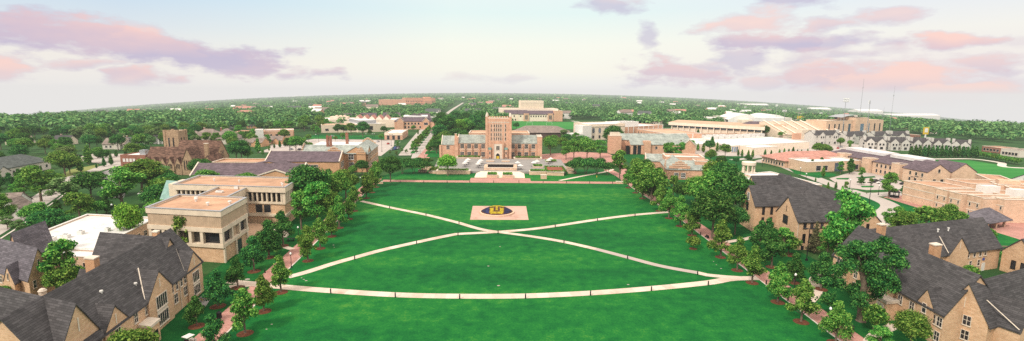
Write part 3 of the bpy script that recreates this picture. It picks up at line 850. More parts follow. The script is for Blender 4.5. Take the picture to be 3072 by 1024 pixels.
# entrance porch
pc = block(f, L, 'porch', S, .05, 2.6, -25.6, -22.6, 0, 3.6); k = block(f, L, 'porch_cap', M['trim'], .06, 2.75, -25.75, -22.45, 3.6, 4.1); k.parent = pc
d = panel(f, L, 'porch_door', M['glass'], '+x', 2.6, -24.1, 0, 1.5, 2.5, .06); d.parent = pc
chimney(f, L, -8.6, -3.6, 1.2, 1.2, 11, 14.6, M['brick'])
fc = at(O, -86.2, 98.6, -10, 9.4); chimney(fc, L, 0, 0, 2.3, 1.7, 0, 11.6, M['brick'])
gable(f, L, -21, -14, -16.5, -11.5, 5.5, 8.6, 'x', S, RD, wall_name='wing_wall', roof_name='wing_roof', coping=None)
block(f, L, 'gable_coping', M['trim'], -21.3, -20.9, -16.8, -11.2, 5.2, 5.9)
for lx, ly in ((-2.6,-21.3), (-12.5,-9), (-4.2,-29)): vent(f, L, lx, ly, 14-abs(lx+7.5)*.93)
for ly, hw, ap in ((-3.4,3.6,10.5), (-18.0,4.3,11.3), (-31.7,3.1,10.3)):       # pale valley flashing down the south side of each gable
    a0 = f(-4.0, ly+.0); a1 = f(-.2, ly-hw-.1)
    MB().tube([(a0[0],a0[1],ap+.4),(a1[0],a1[1],7.35)], .10, 5).build('valley_flashing', M['trim'], L)
# ---- gabled house at the far left edge
O = (-103.2, 104.6)
H = building('gabled_hall', 'lavender-roofed stone hall with one steep gable end at the left edge of the picture', 'hall', O)
f = Frame(O, -24, 12)
gable(f, H, -34, 0, -3.5, 3.9, 6.0, 11.4, 'x', S, M['roof_lav'])
gable(f, H, -8.0, -3.6, -5.2, 0, 5.0, 8.3, 'y', S, M['roof_lav'], over=.25, verge=.12, wall_name='gable_wall', roof_name='gable_roof')
windows(f, H, '+x', 0, [-.1], 7.4, .6, 1.7, 'slot'); windows(f, H, '+x', 0, [-2.0], 3.4, .8, 1.6, 'sash'); windows(f, H, '-y', -5.2, [-5.8], 5.4, .5, 1.5, 'slot')
gable(f, H, -16, -10.5, 2, 13, 7.0, 12.6, 'y', S, M['roof_lav'], wall_name='wing_wall', roof_name='wing_roof')
windows(f, H, '-y', -3.5, [-12,-16,-20,-25], 3.2, 1.0, 1.6, 'sash')
q = (-91.0, 92.2)
t = thing('brick_chimney_stack', 'round-topped brick chimney standing between the lavender roof and the long charcoal roof', 'chimney', (q[0],q[1],0))
MB().box(-.8,.8,-.8,.8,0,6.2).build('stack', M['brick'], t); MB().lathe([(.6,6.2),(.6,7.0),(.75,7.1),(.45,7.5),(0,7.7)], 10).build('cap', M['trim'], t)
# ---- low white flat roof behind the long hall
O = (-107, 118.5)
Wb = building('flat_roof_annexe', 'low stone annexe with a stained white flat roof behind the long hall', 'annexe', O)
f = Frame(O, -8, 12)
flat(f, Wb, -24, 1.5, 5, 38, 0, 5.4, M['stone_pale'], M['stained_roof'], .35, coping=M['white'])
flat(f, Wb, -7, 4.5, -.6, 4.9, 0, 5.2, M['stone_pale'], M['stained_roof'], .35, coping=M['white'])
for lx, ly, w in ((-14,14,2.4), (-12,18,1.6), (-16,11,2.0), (-6,22,1.2)): rooftop_unit(f, Wb, lx, ly, w, 1.6, 5.0, 1.0)
windows(f, Wb, '-y', -.6, [-4,-1,2.4], 1.5, 1.2, 2.2, 'sash'); windows(f, Wb, '+x', 1.5, span(8,36,7), 1.8, 1.6, 1.6, 'sash')
# ---- concrete block building
O = (-76.6, 128.2)
B = building('concrete_building', 'raw concrete block building with brown flat roofs on a stone base', 'building', O)
f = Frame(O, -9.5, 7.5)
CW, CR = M['concrete'], M['concrete_rib']
def ledge(x0, x1, y0, y1, z0, z1, nm='ledge', m=CW): return block(f, B, nm, m, x0, x1, y0, y1, z0, z1)
ledge(-22.4, -.4, .5, 17, 0, 4.2, 'stone_base', S)
ledge(-22.9, .0, 0, 17.6, 4.2, 5.1)
ledge(-22.4, -1.2, 1.6, 17, 5.1, 8.4, 'window_core', M['glass_pale'])
for x in (-22.7,-18.6,-14.5,-10.4,-6.9): ledge(x, x+.9, .15, 1.7, 5.1, 8.4, 'pier')
ledge(-1.0, -.1, .15, 1.2, 5.1, 8.4, 'pier'); ledge(-1.1, -.1, 6.2, 7.0, 5.1, 8.4, 'pier'); ledge(-1.1, -.1, 11.2, 12, 5.1, 8.4, 'pier'); ledge(-1.1, -.1, 16.4, 17.4, 5.1, 8.4, 'pier')
ledge(-1.19, -1.0, 7.0, 11.2, 5.1, 8.4, 'infill', CR)
windows(f, B, '-y', 1.6, [-3.6], 5.3, 5.0, 2.8, 'slot', M['black'])
windows(f, B, '+x', -1.2, [3.8], 5.3, 4.0, 2.9, 'slot', M['black']); windows(f, B, '+x', -1.2, [14.2], 5.3, 3.0, 2.9, 'slot', M['black'])
ledge(-22.9, .0, 0, 17.6, 8.4, 9.6)
ledge(-22.6, -.3, .3, 17.3, 9.6, 12.8, 'ribbed_wall', CR)
flat(f, B, -22.9, 0, 0, 17.6, 12.8, 14.3, CW, M['gravel_roof'], .55, .5, coping=M['metal_trim'])
for lx, ly in ((-14,12),(-8,8),(-2.5,11),(-15,14)): vent(f, B, lx, ly, 13.9, .8, .3)
for y in (.5, 8, 16): ledge(-.42, .06, y, y+.8, 0, 4.2, 'pier')
ledge(-.42, -.3, 9.4, 12.5, .1, 3.6, 'recess', M['glass'])
g = at(O, -98.5, 149.5, -7, 7)                                     # link between the blocks
flat(g, B, 0, 10.5, 0, 22, 4, 13.0, CW, M['gravel_roof'], .5, .45, coping=M['metal_trim'])
windows(g, B, '+x', 10.5, span(1, 19, 9), 7.4, .9, 3.4, 'slot', CW)
rooftop_unit(g, B, 3.8, 12.5, 2.4, 1.4, 12.6, .5); rooftop_unit(g, B, 7, 19, 1.4, 1.4, 12.6, .9)
g = at(O, -76.8, 165.9, -5.5, 8)                                   # rear block
block(g, B, 'stone_base', S, -39.6, -.4, .5, 18, 0, 3.2)
block(g, B, 'ledge', CW, -40, 0, 0, 18.4, 3.2, 4.2)
block(g, B, 'stone_wall', S, -39.5, -.5, .6, 18, 4.2, 7.6)
block(g, B, 'ledge', CW, -40, -.1, .1, 18.2, 7.6, 8.3)
block(g, B, 'window_core', M['glass'], -39.4, -1.1, 1.3, 17.4, 8.3, 11.7)
for k in range(23):
    x = -39.8 + k*1.73; o = block(g, B, 'pier', CW, x, x+.5, .2, 1.35, 8.3, 11.7)
for k in range(9):
    y = .3 + k*2.1; block(g, B, 'pier', CW, -1.15, -.1, y, y+1.5, 8.3, 11.7)
flat(g, B, -40.4, .3, -.3, 18.6, 11.7, 13.6, CW, M['gravel_roof'], .5, .5, coping=M['metal_trim'])
windows(g, B, '-y', .6, [-9.8,-6.8], 4.5, 2.4, 2.7, 'slot', CW)
for lx, ly in ((-20,9),(-3,6),(-2,4),(-30,10)): vent(g, B, lx, ly, 13.2, .9, .2)
def quadpiece(nm, mat, top, bot):
    vs = [(a-O[0], b-O[1], c) for a, b, c in top+bot]; MB().add(vs, [(0,1,2,3)]).add([(v[0],v[1],v[2]-.3) for v in vs], [(3,2,1,0)]).build(nm, mat, B)
quadpiece('copper_roof', M['copper'], [(-127.5,181.6,12.8),(-122.3,180.2,12.8),(-119.9,173.4,7.0)], [(-126.0,175.0,7.0)])
block(g, B, 'stair_wall', CW, -46, -40.6, 1, 15, 0, 7.0)
block(g, B, 'stair_wall', CW, -45.2, -40.5, 5, 15, 7.0, 12.6)
for k in range(5): o = block(f, B, 'step', M['trim'], 3.0-k*.6, 9, 26+k*.8, 26.8+k*.8+.02, 0, .3+k*.28)
block(f, B, 'terrace', M['tan_roof'], -14, -.6, 18, 36, 0, 1.2)
# ---- purple roofed classroom buildings behind
O = (-96.5, 226)
P1 = building('plum_roof_hall', 'classroom hall with a broad plum-grey roof just behind the concrete building', 'hall', O)
f = Frame(O, 2, 7)
gable(f, P1, -50, 0, 0, 17, 7.0, 11.6, 'x', M['brick'], M['roof_purple'], coping=M['trim'])
gable(f, P1, -20, -3, -.5, 8, 7.0, 9.6, 'y', M['brick'], M['roof_purple'], over=.1, coping=M['trim'], wall_name='gable_wall', roof_name='gable_roof')
windows(f, P1, '-y', 0, span(-48,-22,8), 3.4, 1.4, 2.0, 'sash')
O = (-94.6, 271.0)
P2 = building('brick_wing_hall', 'orange brick hall with plum roof and a tall ribbon of windows in its end wall', 'hall', O)
f = Frame(O, 1.5, 8)
gable(f, P2, -40, 0, 0, 20, 7.6, 11.8, 'x', M['brick'], M['roof_purple'], coping=M['trim'])
windows(f, P2, '-y', 0, [-22,-14.5], 4.5, 5.6, 1.3, 'lights'); windows(f, P2, '+x', 0, [10], 3.6, 13, 3.2, 'lights', M['trim'], M['glass_pale'])
windows(f, P2, '+x', 0, [6,10,14], .8, 2.4, 1.5, 'lights')
flat(f, P2, -70, -40.6, 2, 18, 0, 6.6, M['brick'], M['gravel_roof'], .6, coping=M['trim'])
gable(f, P2, -46, -24, -9, .0, 6.4, 8.6, 'y', M['brick'], M['roof_purple'], over=.2, wall_name='wing_wall', roof_name='wing_roof')
# ---- brick hall with slate roof and tall chimneys
O = (-82.6, 283.2)
BH = building('slate_roof_hall', 'orange brick hall with green slate roof, stepped gables and two tall chimneys', 'hall', O)
f = Frame(O, -2, 7.5)
def step_gable(fr, root, face, c, a, hw, z0, mat, trim):
    for w, z in ((hw, z0), (hw*.72, z0+1.1), (hw*.45, z0+2.1), (hw*.2, z0+2.8)):
        panel(fr, root, 'gable_step', mat, face, c, a, z-1.3, w*2, 1.3+.02*w, .35)
        panel(fr, root, 'gable_cap', trim, face, c, a, z+.03*w, w*2+.2, .22, .42)
gable(f, BH, -38, 0, 0, 13, 10.6, 14.4, 'x', M['brick'], M['roof_slate'])
gable(f, BH, -13, 0, 0, 45, 10.6, 14.4, 'y', M['brick'], M['roof_slate'], wall_name='wing_wall', roof_name='wing_roof')
block(f, BH, 'flat_roof', M['white_roof'], -34, -7, 7.2, 30, 10.6, 14.2)
for a, hw in ((-19, 5.0), (-3.5, 2.6)):
    gable(f, BH, a-hw, a+hw, -.9, 6, 10.8, 13.6, 'y', M['brick'], M['roof_slate'], over=.05, wall_name='gable_wall', roof_name='gable_roof')
    step_gable(f, BH, '-y', -.95, a, hw, 11.6, M['brick'], M['trim'])
step_gable(f, BH, '-x', -38, 6.5, 5, 12.6, M['brick'], M['trim']); step_gable(f, BH, '+y', 45, -6.5, 5, 12.6, M['brick'], M['trim'])
windows(f, BH, '-y', -.9, [-19,-17.2], 7.4, 1.5, 3.0, 'stone', M['white']); windows(f, BH, '-y', -.9, [-18], 2.4, 3.0, 3.0, 'stone', M['white'])
windows(f, BH, '-y', 0, [-9.4,-33], 7.2, 2.6, 3.0, 'stone', M['white']); windows(f, BH, '-y', 0, [-9.4,-26,-33], 2.4, 2.6, 3.0, 'stone', M['white'])
for z in (2.4, 7.0): windows(f, BH, '+x', 0, span(2,43,9), z, 1.6, 2.6, 'stone', M['trim'])
chimney(f, BH, -24, 5.5, 1.4, 1.2, 11, 19.5, M['red_brick'], 2, capmat=M['terracotta']); chimney(f, BH, -22.2, 5.5, 1.4, 1.2, 11, 19.5, M['red_brick'], 1, capmat=M['terracotta'])
chimney(f, BH, -15, 18, 1.6, 1.4, 11, 20.5, M['red_brick'], 1, capmat=M['terracotta'])
# ---- right-hand long hall
O = (80.9, 120.3)
R = building('residence_hall', 'tan stone hall with charcoal roof and steep gables beside the right brick walk', 'hall', O)
f = Frame(O, 12, -2.5)
gable(f, R, 0, 13.4, -34, .5, 6.5, 13.4, 'y', S, RD)
for ly, hw, ap, pr in ((-3.1, 3.0, 10.2, -.35), (-18.0, 3.4, 10.2, -.5), (-29.7, 2.0, 9.6, -.3)):
    gable(f, R, pr, 6.5, ly-hw, ly+hw, 6.5, ap, 'x', S, RD, over=.25, verge=.12, wall_name='gable_wall', roof_name='gable_roof')
    a0 = f(4.0, ly); a1 = f(.2, ly-hw-.1)
    MB().tube([(a0[0],a0[1],ap+.4),(a1[0],a1[1],6.85)], .10, 5).build('valley_flashing', M['trim'], R)
windows(f, R, '-x', -.35, [-2.9], 4.2, 2.4, 2.2, 'lights'); windows(f, R, '-x', -.35, [-2.9], 1.2, 2.4, 2.0, 'lights'); panel(f, R, 'spandrel', M['trim'], '-x', -.35, -2.9, 3.3, 2.5, .8, .07)
windows(f, R, '-x', -.5, [-18.0], 4.1, 2.6, 2.1, 'lights'); windows(f, R, '-x', -.5, [-18.0], 1.2, 2.6, 2.0, 'lights'); panel(f, R, 'spandrel', M['trim'], '-x', -.5, -18.0, 3.2, 2.5, .8, .07)
windows(f, R, '-x', 0, [-8.6,-11.0,-13.2,-23.0,-26.2,-31.6,-33.1], 3.8, 1.1, 1.7, 'sash'); windows(f, R, '-x', 0, [-8.6,-11.0,-26.2,-31.2,-32.9], .9, 1.1, 1.7, 'sash')
windows(f, R, '-x', -.3, [-29.5], 4.9, .9, 1.8, 'sash'); windows(f, R, '-x', -.3, [-29.2], 1.4, .9, 1.6, 'sash')
pc = block(f, R, 'porch', S, -3.0, -.05, -22.6, -19.2, 0, 3.8); k = block(f, R, 'porch_cap', M['trim'], -3.15, -.06, -22.8, -19.0, 3.8, 4.4); k.parent = pc
d = panel(f, R, 'porch_door', M['glass'], '-x', -3.0, -20.9, 0, 1.4, 2.5, .06); d.parent = pc
k = panel(f, R, 'door_arch', M['trim'], '-x', -3.0, -20.9, 2.5, 2.2, .9, .09); k.parent = pc
fb = at(O, 83.4, 87.3, 24, 20)
gable(fb, R, 0, 44, -4.0, 3.1, 6.0, 12.2, 'x', S, RD, wall_name='wing_wall', roof_name='wing_roof')
panel(fb, R, 'slit', M['trim'], '-x', 0, -.1, 7.6, .25, 2.0, .06)
gable(fb, R, 2.4, 8.4, -7.6, -1, 5.8, 10.0, 'y', S, RD, over=.25, verge=.12, wall_name='gable_wall', roof_name='gable_roof')
a0 = fb(2.6, -2.2); a1 = fb(2.3, -7.4); MB().tube([(a0[0],a0[1],9.4),(a1[0],a1[1],6.1)], .10, 5).build('valley_flashing', M['trim'], R)
for z in (4.5, 1.7): windows(fb, R, '-x', 0, [-.9,1.2], z, 1.15, 1.7, 'sash')
windows(fb, R, '-y', -7.6, [5.4], 3.4, 1.8, 1.7, 'lights'); windows(fb, R, '-y', -4.0, [10.5,12.5,15,18,21], 3.8, 1.0, 1.6, 'sash'); windows(fb, R, '-y', -4.0, [11,15,19], .9, 1.0, 1.6, 'sash')
fn = at(O, 94.6, 123.5, 18.3, 10)
gable(fn, R, -5, 38, -5.6, 5.4, 6.1, 12.6, 'x', S, RD, wall_name='wing_wall', roof_name='wing_roof')
gable(fn, R, 16.6, 23.8, -6.4, 0, 6.1, 10.2, 'y', S, RD, over=.25, verge=.12, wall_name='gable_wall', roof_name='gable_roof')
panel(fn, R, 'slit', M['trim'], '-y', -6.4, 20.2, 7.4, .22, 1.6, .06)
a0 = fn(16.9, -3); a1 = fn(16.4, -6.2); MB().tube([(a0[0],a0[1],10),(a1[0],a1[1],6.5)], .10, 5).build('valley_flashing', M['trim'], R)
windows(fn, R, '-y', -5.6, [25.1,27.6,29.9,31.9], 4.3, .9, 1.5, 'sash'); windows(fn, R, '-y', -5.6, [26.4,29.7], 1.7, .9, 1.5, 'sash')
panel(fn, R, 'back_door', M['white'], '-y', -5.6, 31.8, 0, 1.3, 2.2, .1)
panel(fn, R, 'blue_plaque', M['blue_paint'], '-y', -5.6, 31.6, 2.9, .8, .7, .1)
chimney(fn, R, -3.6, -2.2, 1.7, 1.3, 10, 14.4, M['brick'])
fc = at(O, 98.4, 112.0, 15, 0); chimney(fc, R, 0, 0, 2.1, 1.6, 0, 11.9, M['brick'])
gable(f, R, 12, 20, -12.5, -9, 4.6, 7.4, 'x', S, RD, wall_name='wing_wall', roof_name='wing_roof')
for a in (7, 11): vent(fn, R, 10+a, -2.4, 11.2, .6)
# ---- second right-hand hall with three gables
O = (85, 144.2)
D = building('gabled_hall', 'three-gabled brown stone hall with charcoal roof among the big trees behind the right brick walk', 'hall', O)
f = Frame(O, 8, -3)
gable(f, D, 0, 24, .2, 13.6, 8.8, 14.8, 'x', S, RD)
gable(f, D, -4.6, 18, 20.2, 31.4, 9.2, 14.8, 'x', S, RD, wall_name='wing_wall', roof_name='wing_roof')
gable(f, D, 11, 25, -3, 47, 9.0, 15.4, 'y', S, RD, wall_name='wing_wall', roof_name='wing_roof')
gable(f, D, 4, 20, 38, 48, 9.0, 15.2, 'x', S, RD, wall_name='wing_wall', roof_name='wing_roof')
windows(f, D, '-x', -4.6, [25.8], 10.2, 1.5, 2.3, 'lights', M['white'], M['glass_pale']); windows(f, D, '-x', -4.6, [26], 6.6, 1.5, 2.5, 'sash', M['black'])
panel(f, D, 'slit', M['black'], '-x', 0, 7.5, 10.1, .25, 1.9, .06)
windows(f, D, '-x', 0, [7.6], 6.6, 2.6, 2.2, 'lights', M['black']); windows(f, D, '-x', 0, [4, 8.5], 1.8, 1.4, 2.2, 'sash', M['black'])
for z in (6.6, 2.4): windows(f, D, '-y', .2, [2.4,4.7,8.0], z, .85, 2.5, 'slot', M['black'])
windows(f, D, '-y', .2, [2.2,4.4], .1, .8, 1.1, 'slot', M['black']); windows(f, D, '-y', -3, [13.4,17,21], 6, .85, 2.3, 'slot', M['black']); windows(f, D, '-y', -3, [13.4,17,21], 2.6, .85, 2.3, 'slot', M['black'])
for z in (6.2, 2.6): windows(f, D, '-y', 20.2, [-1.4,1.6], z, .8, 2.4, 'slot', M['black'])
downpipe(f, D, '-y', .2, .2, 0, 8.6)
chimney(f, D, 28, 36, 3.6, 2.4, 0, 11.0, M['brick'])
# ---- white flat roof building behind it
O = (125, 218)
WF = building('flat_roof_annexe', 'long low stone annexe with a clean white flat roof behind the three-gabled hall', 'annexe', O)
f = Frame(O, 26, 7)
flat(f, WF, 0, 20, 0, 38, 0, 5.2, M['stone_pale'], M['white_roof'], .3, coping=M['white'])
flat(f, WF, -14, -.5, 16, 44, 0, 4.4, M['stone_pale'], M['white_roof'], .3, coping=M['white'])
rooftop_unit(f, WF, 10, 26, 2, 1.6, 4.9, .8)
# ---- shingled picnic shelter and edge house at the right
O = (165.8, 168.9)
G = building('open_pavilion', 'open shelter with a dark hipped roof on stone posts behind the right hall', 'pavilion', O)
f = Frame(O, 22, 10)
for lx in (.8, 6, 11.2):
    for ly in (.8, 8.2):
        block(f, G, 'post', M['stone_pale'], lx-.35, lx+.35, ly-.35, ly+.35, 0, 3.1)
gable(f, G, 0, 12, 0, 9, 3.1, 6.2, 'x', M['dark_wood'], M['roof_lav'], over=.9, hip=4.5, z0=2.7, wall_name='beam')
block(f, G, 'low_wall', M['stone_pale'], -1.6, -1.0, -1.5, 9, 0, 1.0)
block(f, G, 'table', M['dark_wood'], 3.0, 8.5, 3.5, 5.2, .7, .8)
O = (131.5, 124.6)
E_ = building('stone_cottage', 'small stone building with two pointed gables cut off by the right edge of the picture', 'cottage', O)
f = Frame(O, 20, 8)
gable(f, E_, 0, 22, -4, 4, 5.6, 9.6, 'x', S, RD)
gable(f, E_, 3, 9, -6, 0, 5.0, 8.2, 'y', S, RD, over=.25, verge=.12, wall_name='gable_wall', roof_name='gable_roof')
windows(f, E_, '-x', 0, [-1.2,1.0], 1.6, .9, 2.0, 'sash', M['black']); windows(f, E_, '-y', -6, [6], 1.6, 1.2, 2, 'sash', M['black'])

# ================================================================ the library and its terrace
SF = M['stone_far']
O = (-17, 338.5)
Lb = building('library', 'tan stone library with a tall square pinnacled tower and two slate-roofed wings', 'library', O)
f = Frame(O, 1.2)
W_, T_ = SF, M['trim']
def blk(nm, m, x0, x1, y0, y1, z0, z1, par=None):
    o = block(f, Lb, nm, m, x0, x1, y0, y1, z0, z1)
    if par: o.parent = par
    return o
tower = blk('tower', W_, -.6, 15.9, .4, 15.4, 0, 28.2)
for x in (-1.2, 14.9):
    for y in (0, 14.5):
        b = blk('buttress', W_, x, x+1.6, y, y+1.6, 0, 29.6, tower)
        q = f(x+.8, y+.8)
        MB().lathe([(.95,29.6),(.75,30.6),(.5,31.4),(.12,32.6 if (x<0 and y==0) else 31.6),(0,33.2 if (x<0 and y==0) else 31.8)], 8, c=q).build('pinnacle', T_, Lb).parent = tower
for k in range(8):
    x = .9+k*1.75; blk('merlon', T_, x, x+1.0, .35, .9, 28.2, 29.3, tower)
    blk('merlon', W_, x, x+1.0, 14.6, 15.1, 28.2, 29.2, tower)
blk('string_course', T_, .42, 14.88, .3, .4, 25.6, 26.0, tower)
for x in (3.7, 5.6, 7.05, 8.5, 9.9, 11.8): blk('pilaster', T_, x-.12, x+.12, .24, .4, 12.6, 26.6, tower)
for z in (22.4, 19.7, 16.5, 13.7):
    windows(f, Lb, '-y', .4, [2.7,4.8,6.35,7.8,9.2,12.4], z, .55, 1.9, 'plain', T_, far=True)
    windows(f, Lb, '+x', 15.9, [3,6,9,12], z, .55, 1.9, 'plain', T_, far=True)
bay = blk('entrance_bay', T_, 3.9, 10.6, -1.3, .38, 0, 11.2)
q0, q1, q2 = f(3.9,-1.3), f(10.6,-1.3), f(7.25,-1.3)
MB().add([(q0[0],q0[1],11.2),(q1[0],q1[1],11.2),(q2[0],q2[1],13.0),(q0[0],q0[1]+1.5,11.2),(q1[0],q1[1]+1.5,11.2),(q2[0],q2[1]+1.5,13.0)], [(0,1,2),(5,4,3),(0,2,5,3),(2,1,4,5)]).build('bay_gable', W_, Lb)
for x in (3.6, 10.2): blk('bay_pier', W_, x, x+.9, -1.7, -1.2, 0, 13.4, bay)
windows(f, Lb, '-y', -1.3, [7.25], 7.2, 2.1, 2.6, 'stone', T_)
arch = [( -1.35,0),(1.35,0),(1.35,3.4),(1.0,4.3),(0,5.0),(-1.0,4.3),(-1.35,3.4)]
def arch_mesh(sc, d, nm, m):
    vs = []
    for x, z in arch:
        q = f(7.25+x*sc, -1.3-d); vs.append((q[0], q[1], z*(1+(sc-1)*.6)))
    q = f(7.25, -1.2)
    n = len(vs); back = [(v[0], v[1]+d+.05, v[2]) for v in vs]
    return MB().add(vs+back, [tuple(range(n))]+[(i, n+i, n+(i+1)%n, (i+1)%n) for i in range(n)]).build(nm, m, Lb)
arch_mesh(1.35, .12, 'door_arch', M['cream_light']); arch_mesh(1.0, .2, 'door_recess', M['glass'])
dd = blk('door', M['yellow'], 6.3, 8.2, -1.56, -1.5, .2, 3.0)
for x in (.9, 11.9):
    o = blk('oriel', W_, x, x+1.8, -1.0, .38, 0, 7.2); k = blk('oriel_roof', M['copper'], x-.15, x+1.95, -1.1, .36, 7.2, 8.7)
    windows(f, Lb, '-y', -1.0, [x+.9], 4.2, .7, 1.8, 'plain', T_, far=True); windows(f, Lb, '-y', -1.0, [x+.9], .8, .7, 1.4, 'plain', T_, far=True)
for a, b, cs in ((-20.4, -.62, (-17.6,-12.8,-8.0,-3.1)), (15.92, 37.4, (17.6,22.3,27.0,31.8))):
    gable(f, Lb, a, b, 7.5, 21, 10.9, 15.9, 'x', W_, M['roof_slate'], over=.3, coping=T_, wall_name='wing_wall', roof_name='wing_roof')
    for z in (7.3, 1.4): windows(f, Lb, '-y', 7.5, cs, z, 2.4, 2.9 if z > 5 else 3.3, 'stone', T_, far=True)
    for c in cs:
        for dx in (-2.4, 2.4): blk('buttress', W_, c+dx-.28, c+dx+.28, 6.9, 7.5, 0, 9.6)
    blk('string_course', T_, a, b, 7.36, 7.5, 6.0, 6.35)
blk('end_pier', W_, 34.6, 37.9, 6.6, 21.4, 0, 15.4); blk('pier_cap', T_, 34.5, 38.0, 6.5, 21.5, 15.4, 15.9)
blk('end_pier', W_, -22.8, -20.4, 6.4, 21.4, 0, 14.6)
c_ = chimney(f, Lb, -22.0, 8.4, 1.4, 1.4, 14, 17.0, W_)
gable(f, Lb, -32, -22.9, 9, 22, 9.6, 15.0, 'x', W_, M['roof_slate'], over=.3, coping=T_, wall_name='wing_wall', roof_name='wing_roof')
windows(f, Lb, '-y', 9, [-27.6], 6.4, 2.0, 2.6, 'stone', T_, far=True)
blk('end_pier', W_, -33.6, -32.1, 8.4, 11, 0, 9)
flat(f, Lb, -14, 30, 23, 48, 0, 16.6, W_, M['tan_roof'], .6, coping=T_, wall_name='stack_wall', roof_name='stack_roof')
# terrace in front of it
t = MB().prism([(-42.4,282.6),(30.5,282.6),(33,300),(33,337),(-50,337),(-47,300)], -.1, 1.2).build('terrace', M['plaza']); t['kind'] = 'structure'
fl = MB()
for k in range(8):
    z = .14+k*.14; y = 267.4+k*1.9
    fl.prism([(-20.4+k*.35,y),(7.0-k*.35,y),(7.0-k*.35,282.55),(-20.4+k*.35,282.55)], z-.139, z)
o = fl.build('terrace_steps', M['cream_light']); o['kind'] = 'structure'
HEDGE = M['leaf_mid']
def hedge_mesh(w, d, h, seed, n=None):
    r = np.random.RandomState(seed); n = n or int(min(700, 30*w*d+20*(w+d)*h))
    p = np.stack([r.uniform(-w/2,w/2,n), r.uniform(-d/2,d/2,n), r.uniform(0,h,n)], 1)
    sel = r.randint(0,3,n); p[sel==0,2] = h*r.uniform(.85,1.05,(sel==0).sum())
    return leaf_mesh('foliage', p, r.normal(size=(n,3))+[0,0,.6], .26, r, M['leaf_mid'])
def planter(name, label, poly, h, plant=None, z=0.0, mat=None, group=None):
    c = (sum(p[0] for p in poly)/len(poly), sum(p[1] for p in poly)/len(poly))
    t = thing(name, label, 'planter', (c[0], c[1], z), 0, group)
    lp = [(p[0]-c[0], p[1]-c[1]) for p in poly]
    MB().prism(lp, 0, h).build('wall', mat or M['stone_pale'], t)
    MB().prism([(p[0]*1.03, p[1]*1.03) for p in lp], h, h+.22).build('coping', M['trim'], t)
    s = MB().prism([(p[0]*.9, p[1]*.85) for p in lp], h+.1, h+.28).build('soil', M['red_soil'] if plant == 'bed' else M['mulch'], t)
    if plant:
        w = (max(p[0] for p in lp)-min(p[0] for p in lp))*.9; d = (max(p[1] for p in lp)-min(p[1] for p in lp))*.85
        if plant == 'bed':
            for x, y, ww, d2 in ((0,-d/2,w,.9),(0,d/2,w,.9),(-w/2,0,.9,d),(w/2,0,.9,d)):
                link('hedge', hedge_mesh(ww, d2, .7, 3), t, (x, y, h+.2))
        else: link('hedge', hedge_mesh(w, d, .7, int(abs(c[0]*7))), t, (0, 0, h+.2))
    return t

PL = 'stone planters of the library terrace'
planter('stone_planter', 'long stone planter at the left front of the library terrace', [(-42.6,277.6),(-23.8,278.4),(-23.8,282.5),(-42.6,282.5)], 1.9, 'hedge')
planter('stone_planter', 'lower stone planter stepped out left of the terrace beneath the bright tree', [(-47.5,281),(-43,279),(-43,292),(-47.5,294)], 1.3, 'hedge')
planter('stone_planter', 'long stone planter at the right front of the library terrace', [(9.8,278.0),(19.4,278.4),(19.4,282.5),(9.8,282.5)], 1.9, 'hedge')
planter('flower_planter', 'raised stone bed of red soil framed by a clipped hedge', [(19.6,277),(29.0,275.6),(31,296),(19.6,296.6)], 1.9, 'bed')
planter('stone_planter', 'left of two small hedge-topped planters between the white steps', [(-13.6,266.6),(-8.0,266.6),(-8.0,273),(-13.6,273)], 1.5, 'hedge')
planter('stone_planter', 'right of two small hedge-topped planters between the white steps', [(-5.2,266.6),(.5,266.6),(.5,273),(-5.2,273)], 1.5, 'hedge')
planter('stone_planter', 'hedge planter under the left library wing windows', [(-38,337.5),(-21,338),(-21,343.4),(-38,343.4)], 1.1, 'hedge', .6)
planter('stone_planter', 'hedge planter under the right library wing windows', [(1.2,335.5),(20,336),(20,344.5),(1.2,344.5)], 1.1, 'hedge', .6)
planter('stone_planter', 'square hedge planter beside the red bed', [(12.6,297),(18.6,297),(18.6,303),(12.6,303)], .6, 'hedge', 1.2)
planter('stone_planter', 'round-ended planter near the tree on the pink paving', [(22,322),(28,322),(30,330),(22,331)], 1.0, 'hedge', .2)
for k in range(3):
    planter('garden_wall', ('low stone wall stepping down beside the red bed, ' + ('lowest', 'middle', 'highest')[k] + ' of three'), [(32.2,284+k*7),(37-k*.5,284+k*7),(37-k*.5,285.6+k*7),(32.2,285.6+k*7)], 1.2+k*.3)
for k in range(3):
    planter('garden_wall', ('low stone wall stepping down at the left end of the terrace, ' + ('lowest', 'middle', 'highest')[k] + ' of three'), [(-54+k*.6,284+k*8),(-49,284+k*8),(-49,285.6+k*8),(-54+k*.6,285.6+k*8)], 1.2+k*.3)
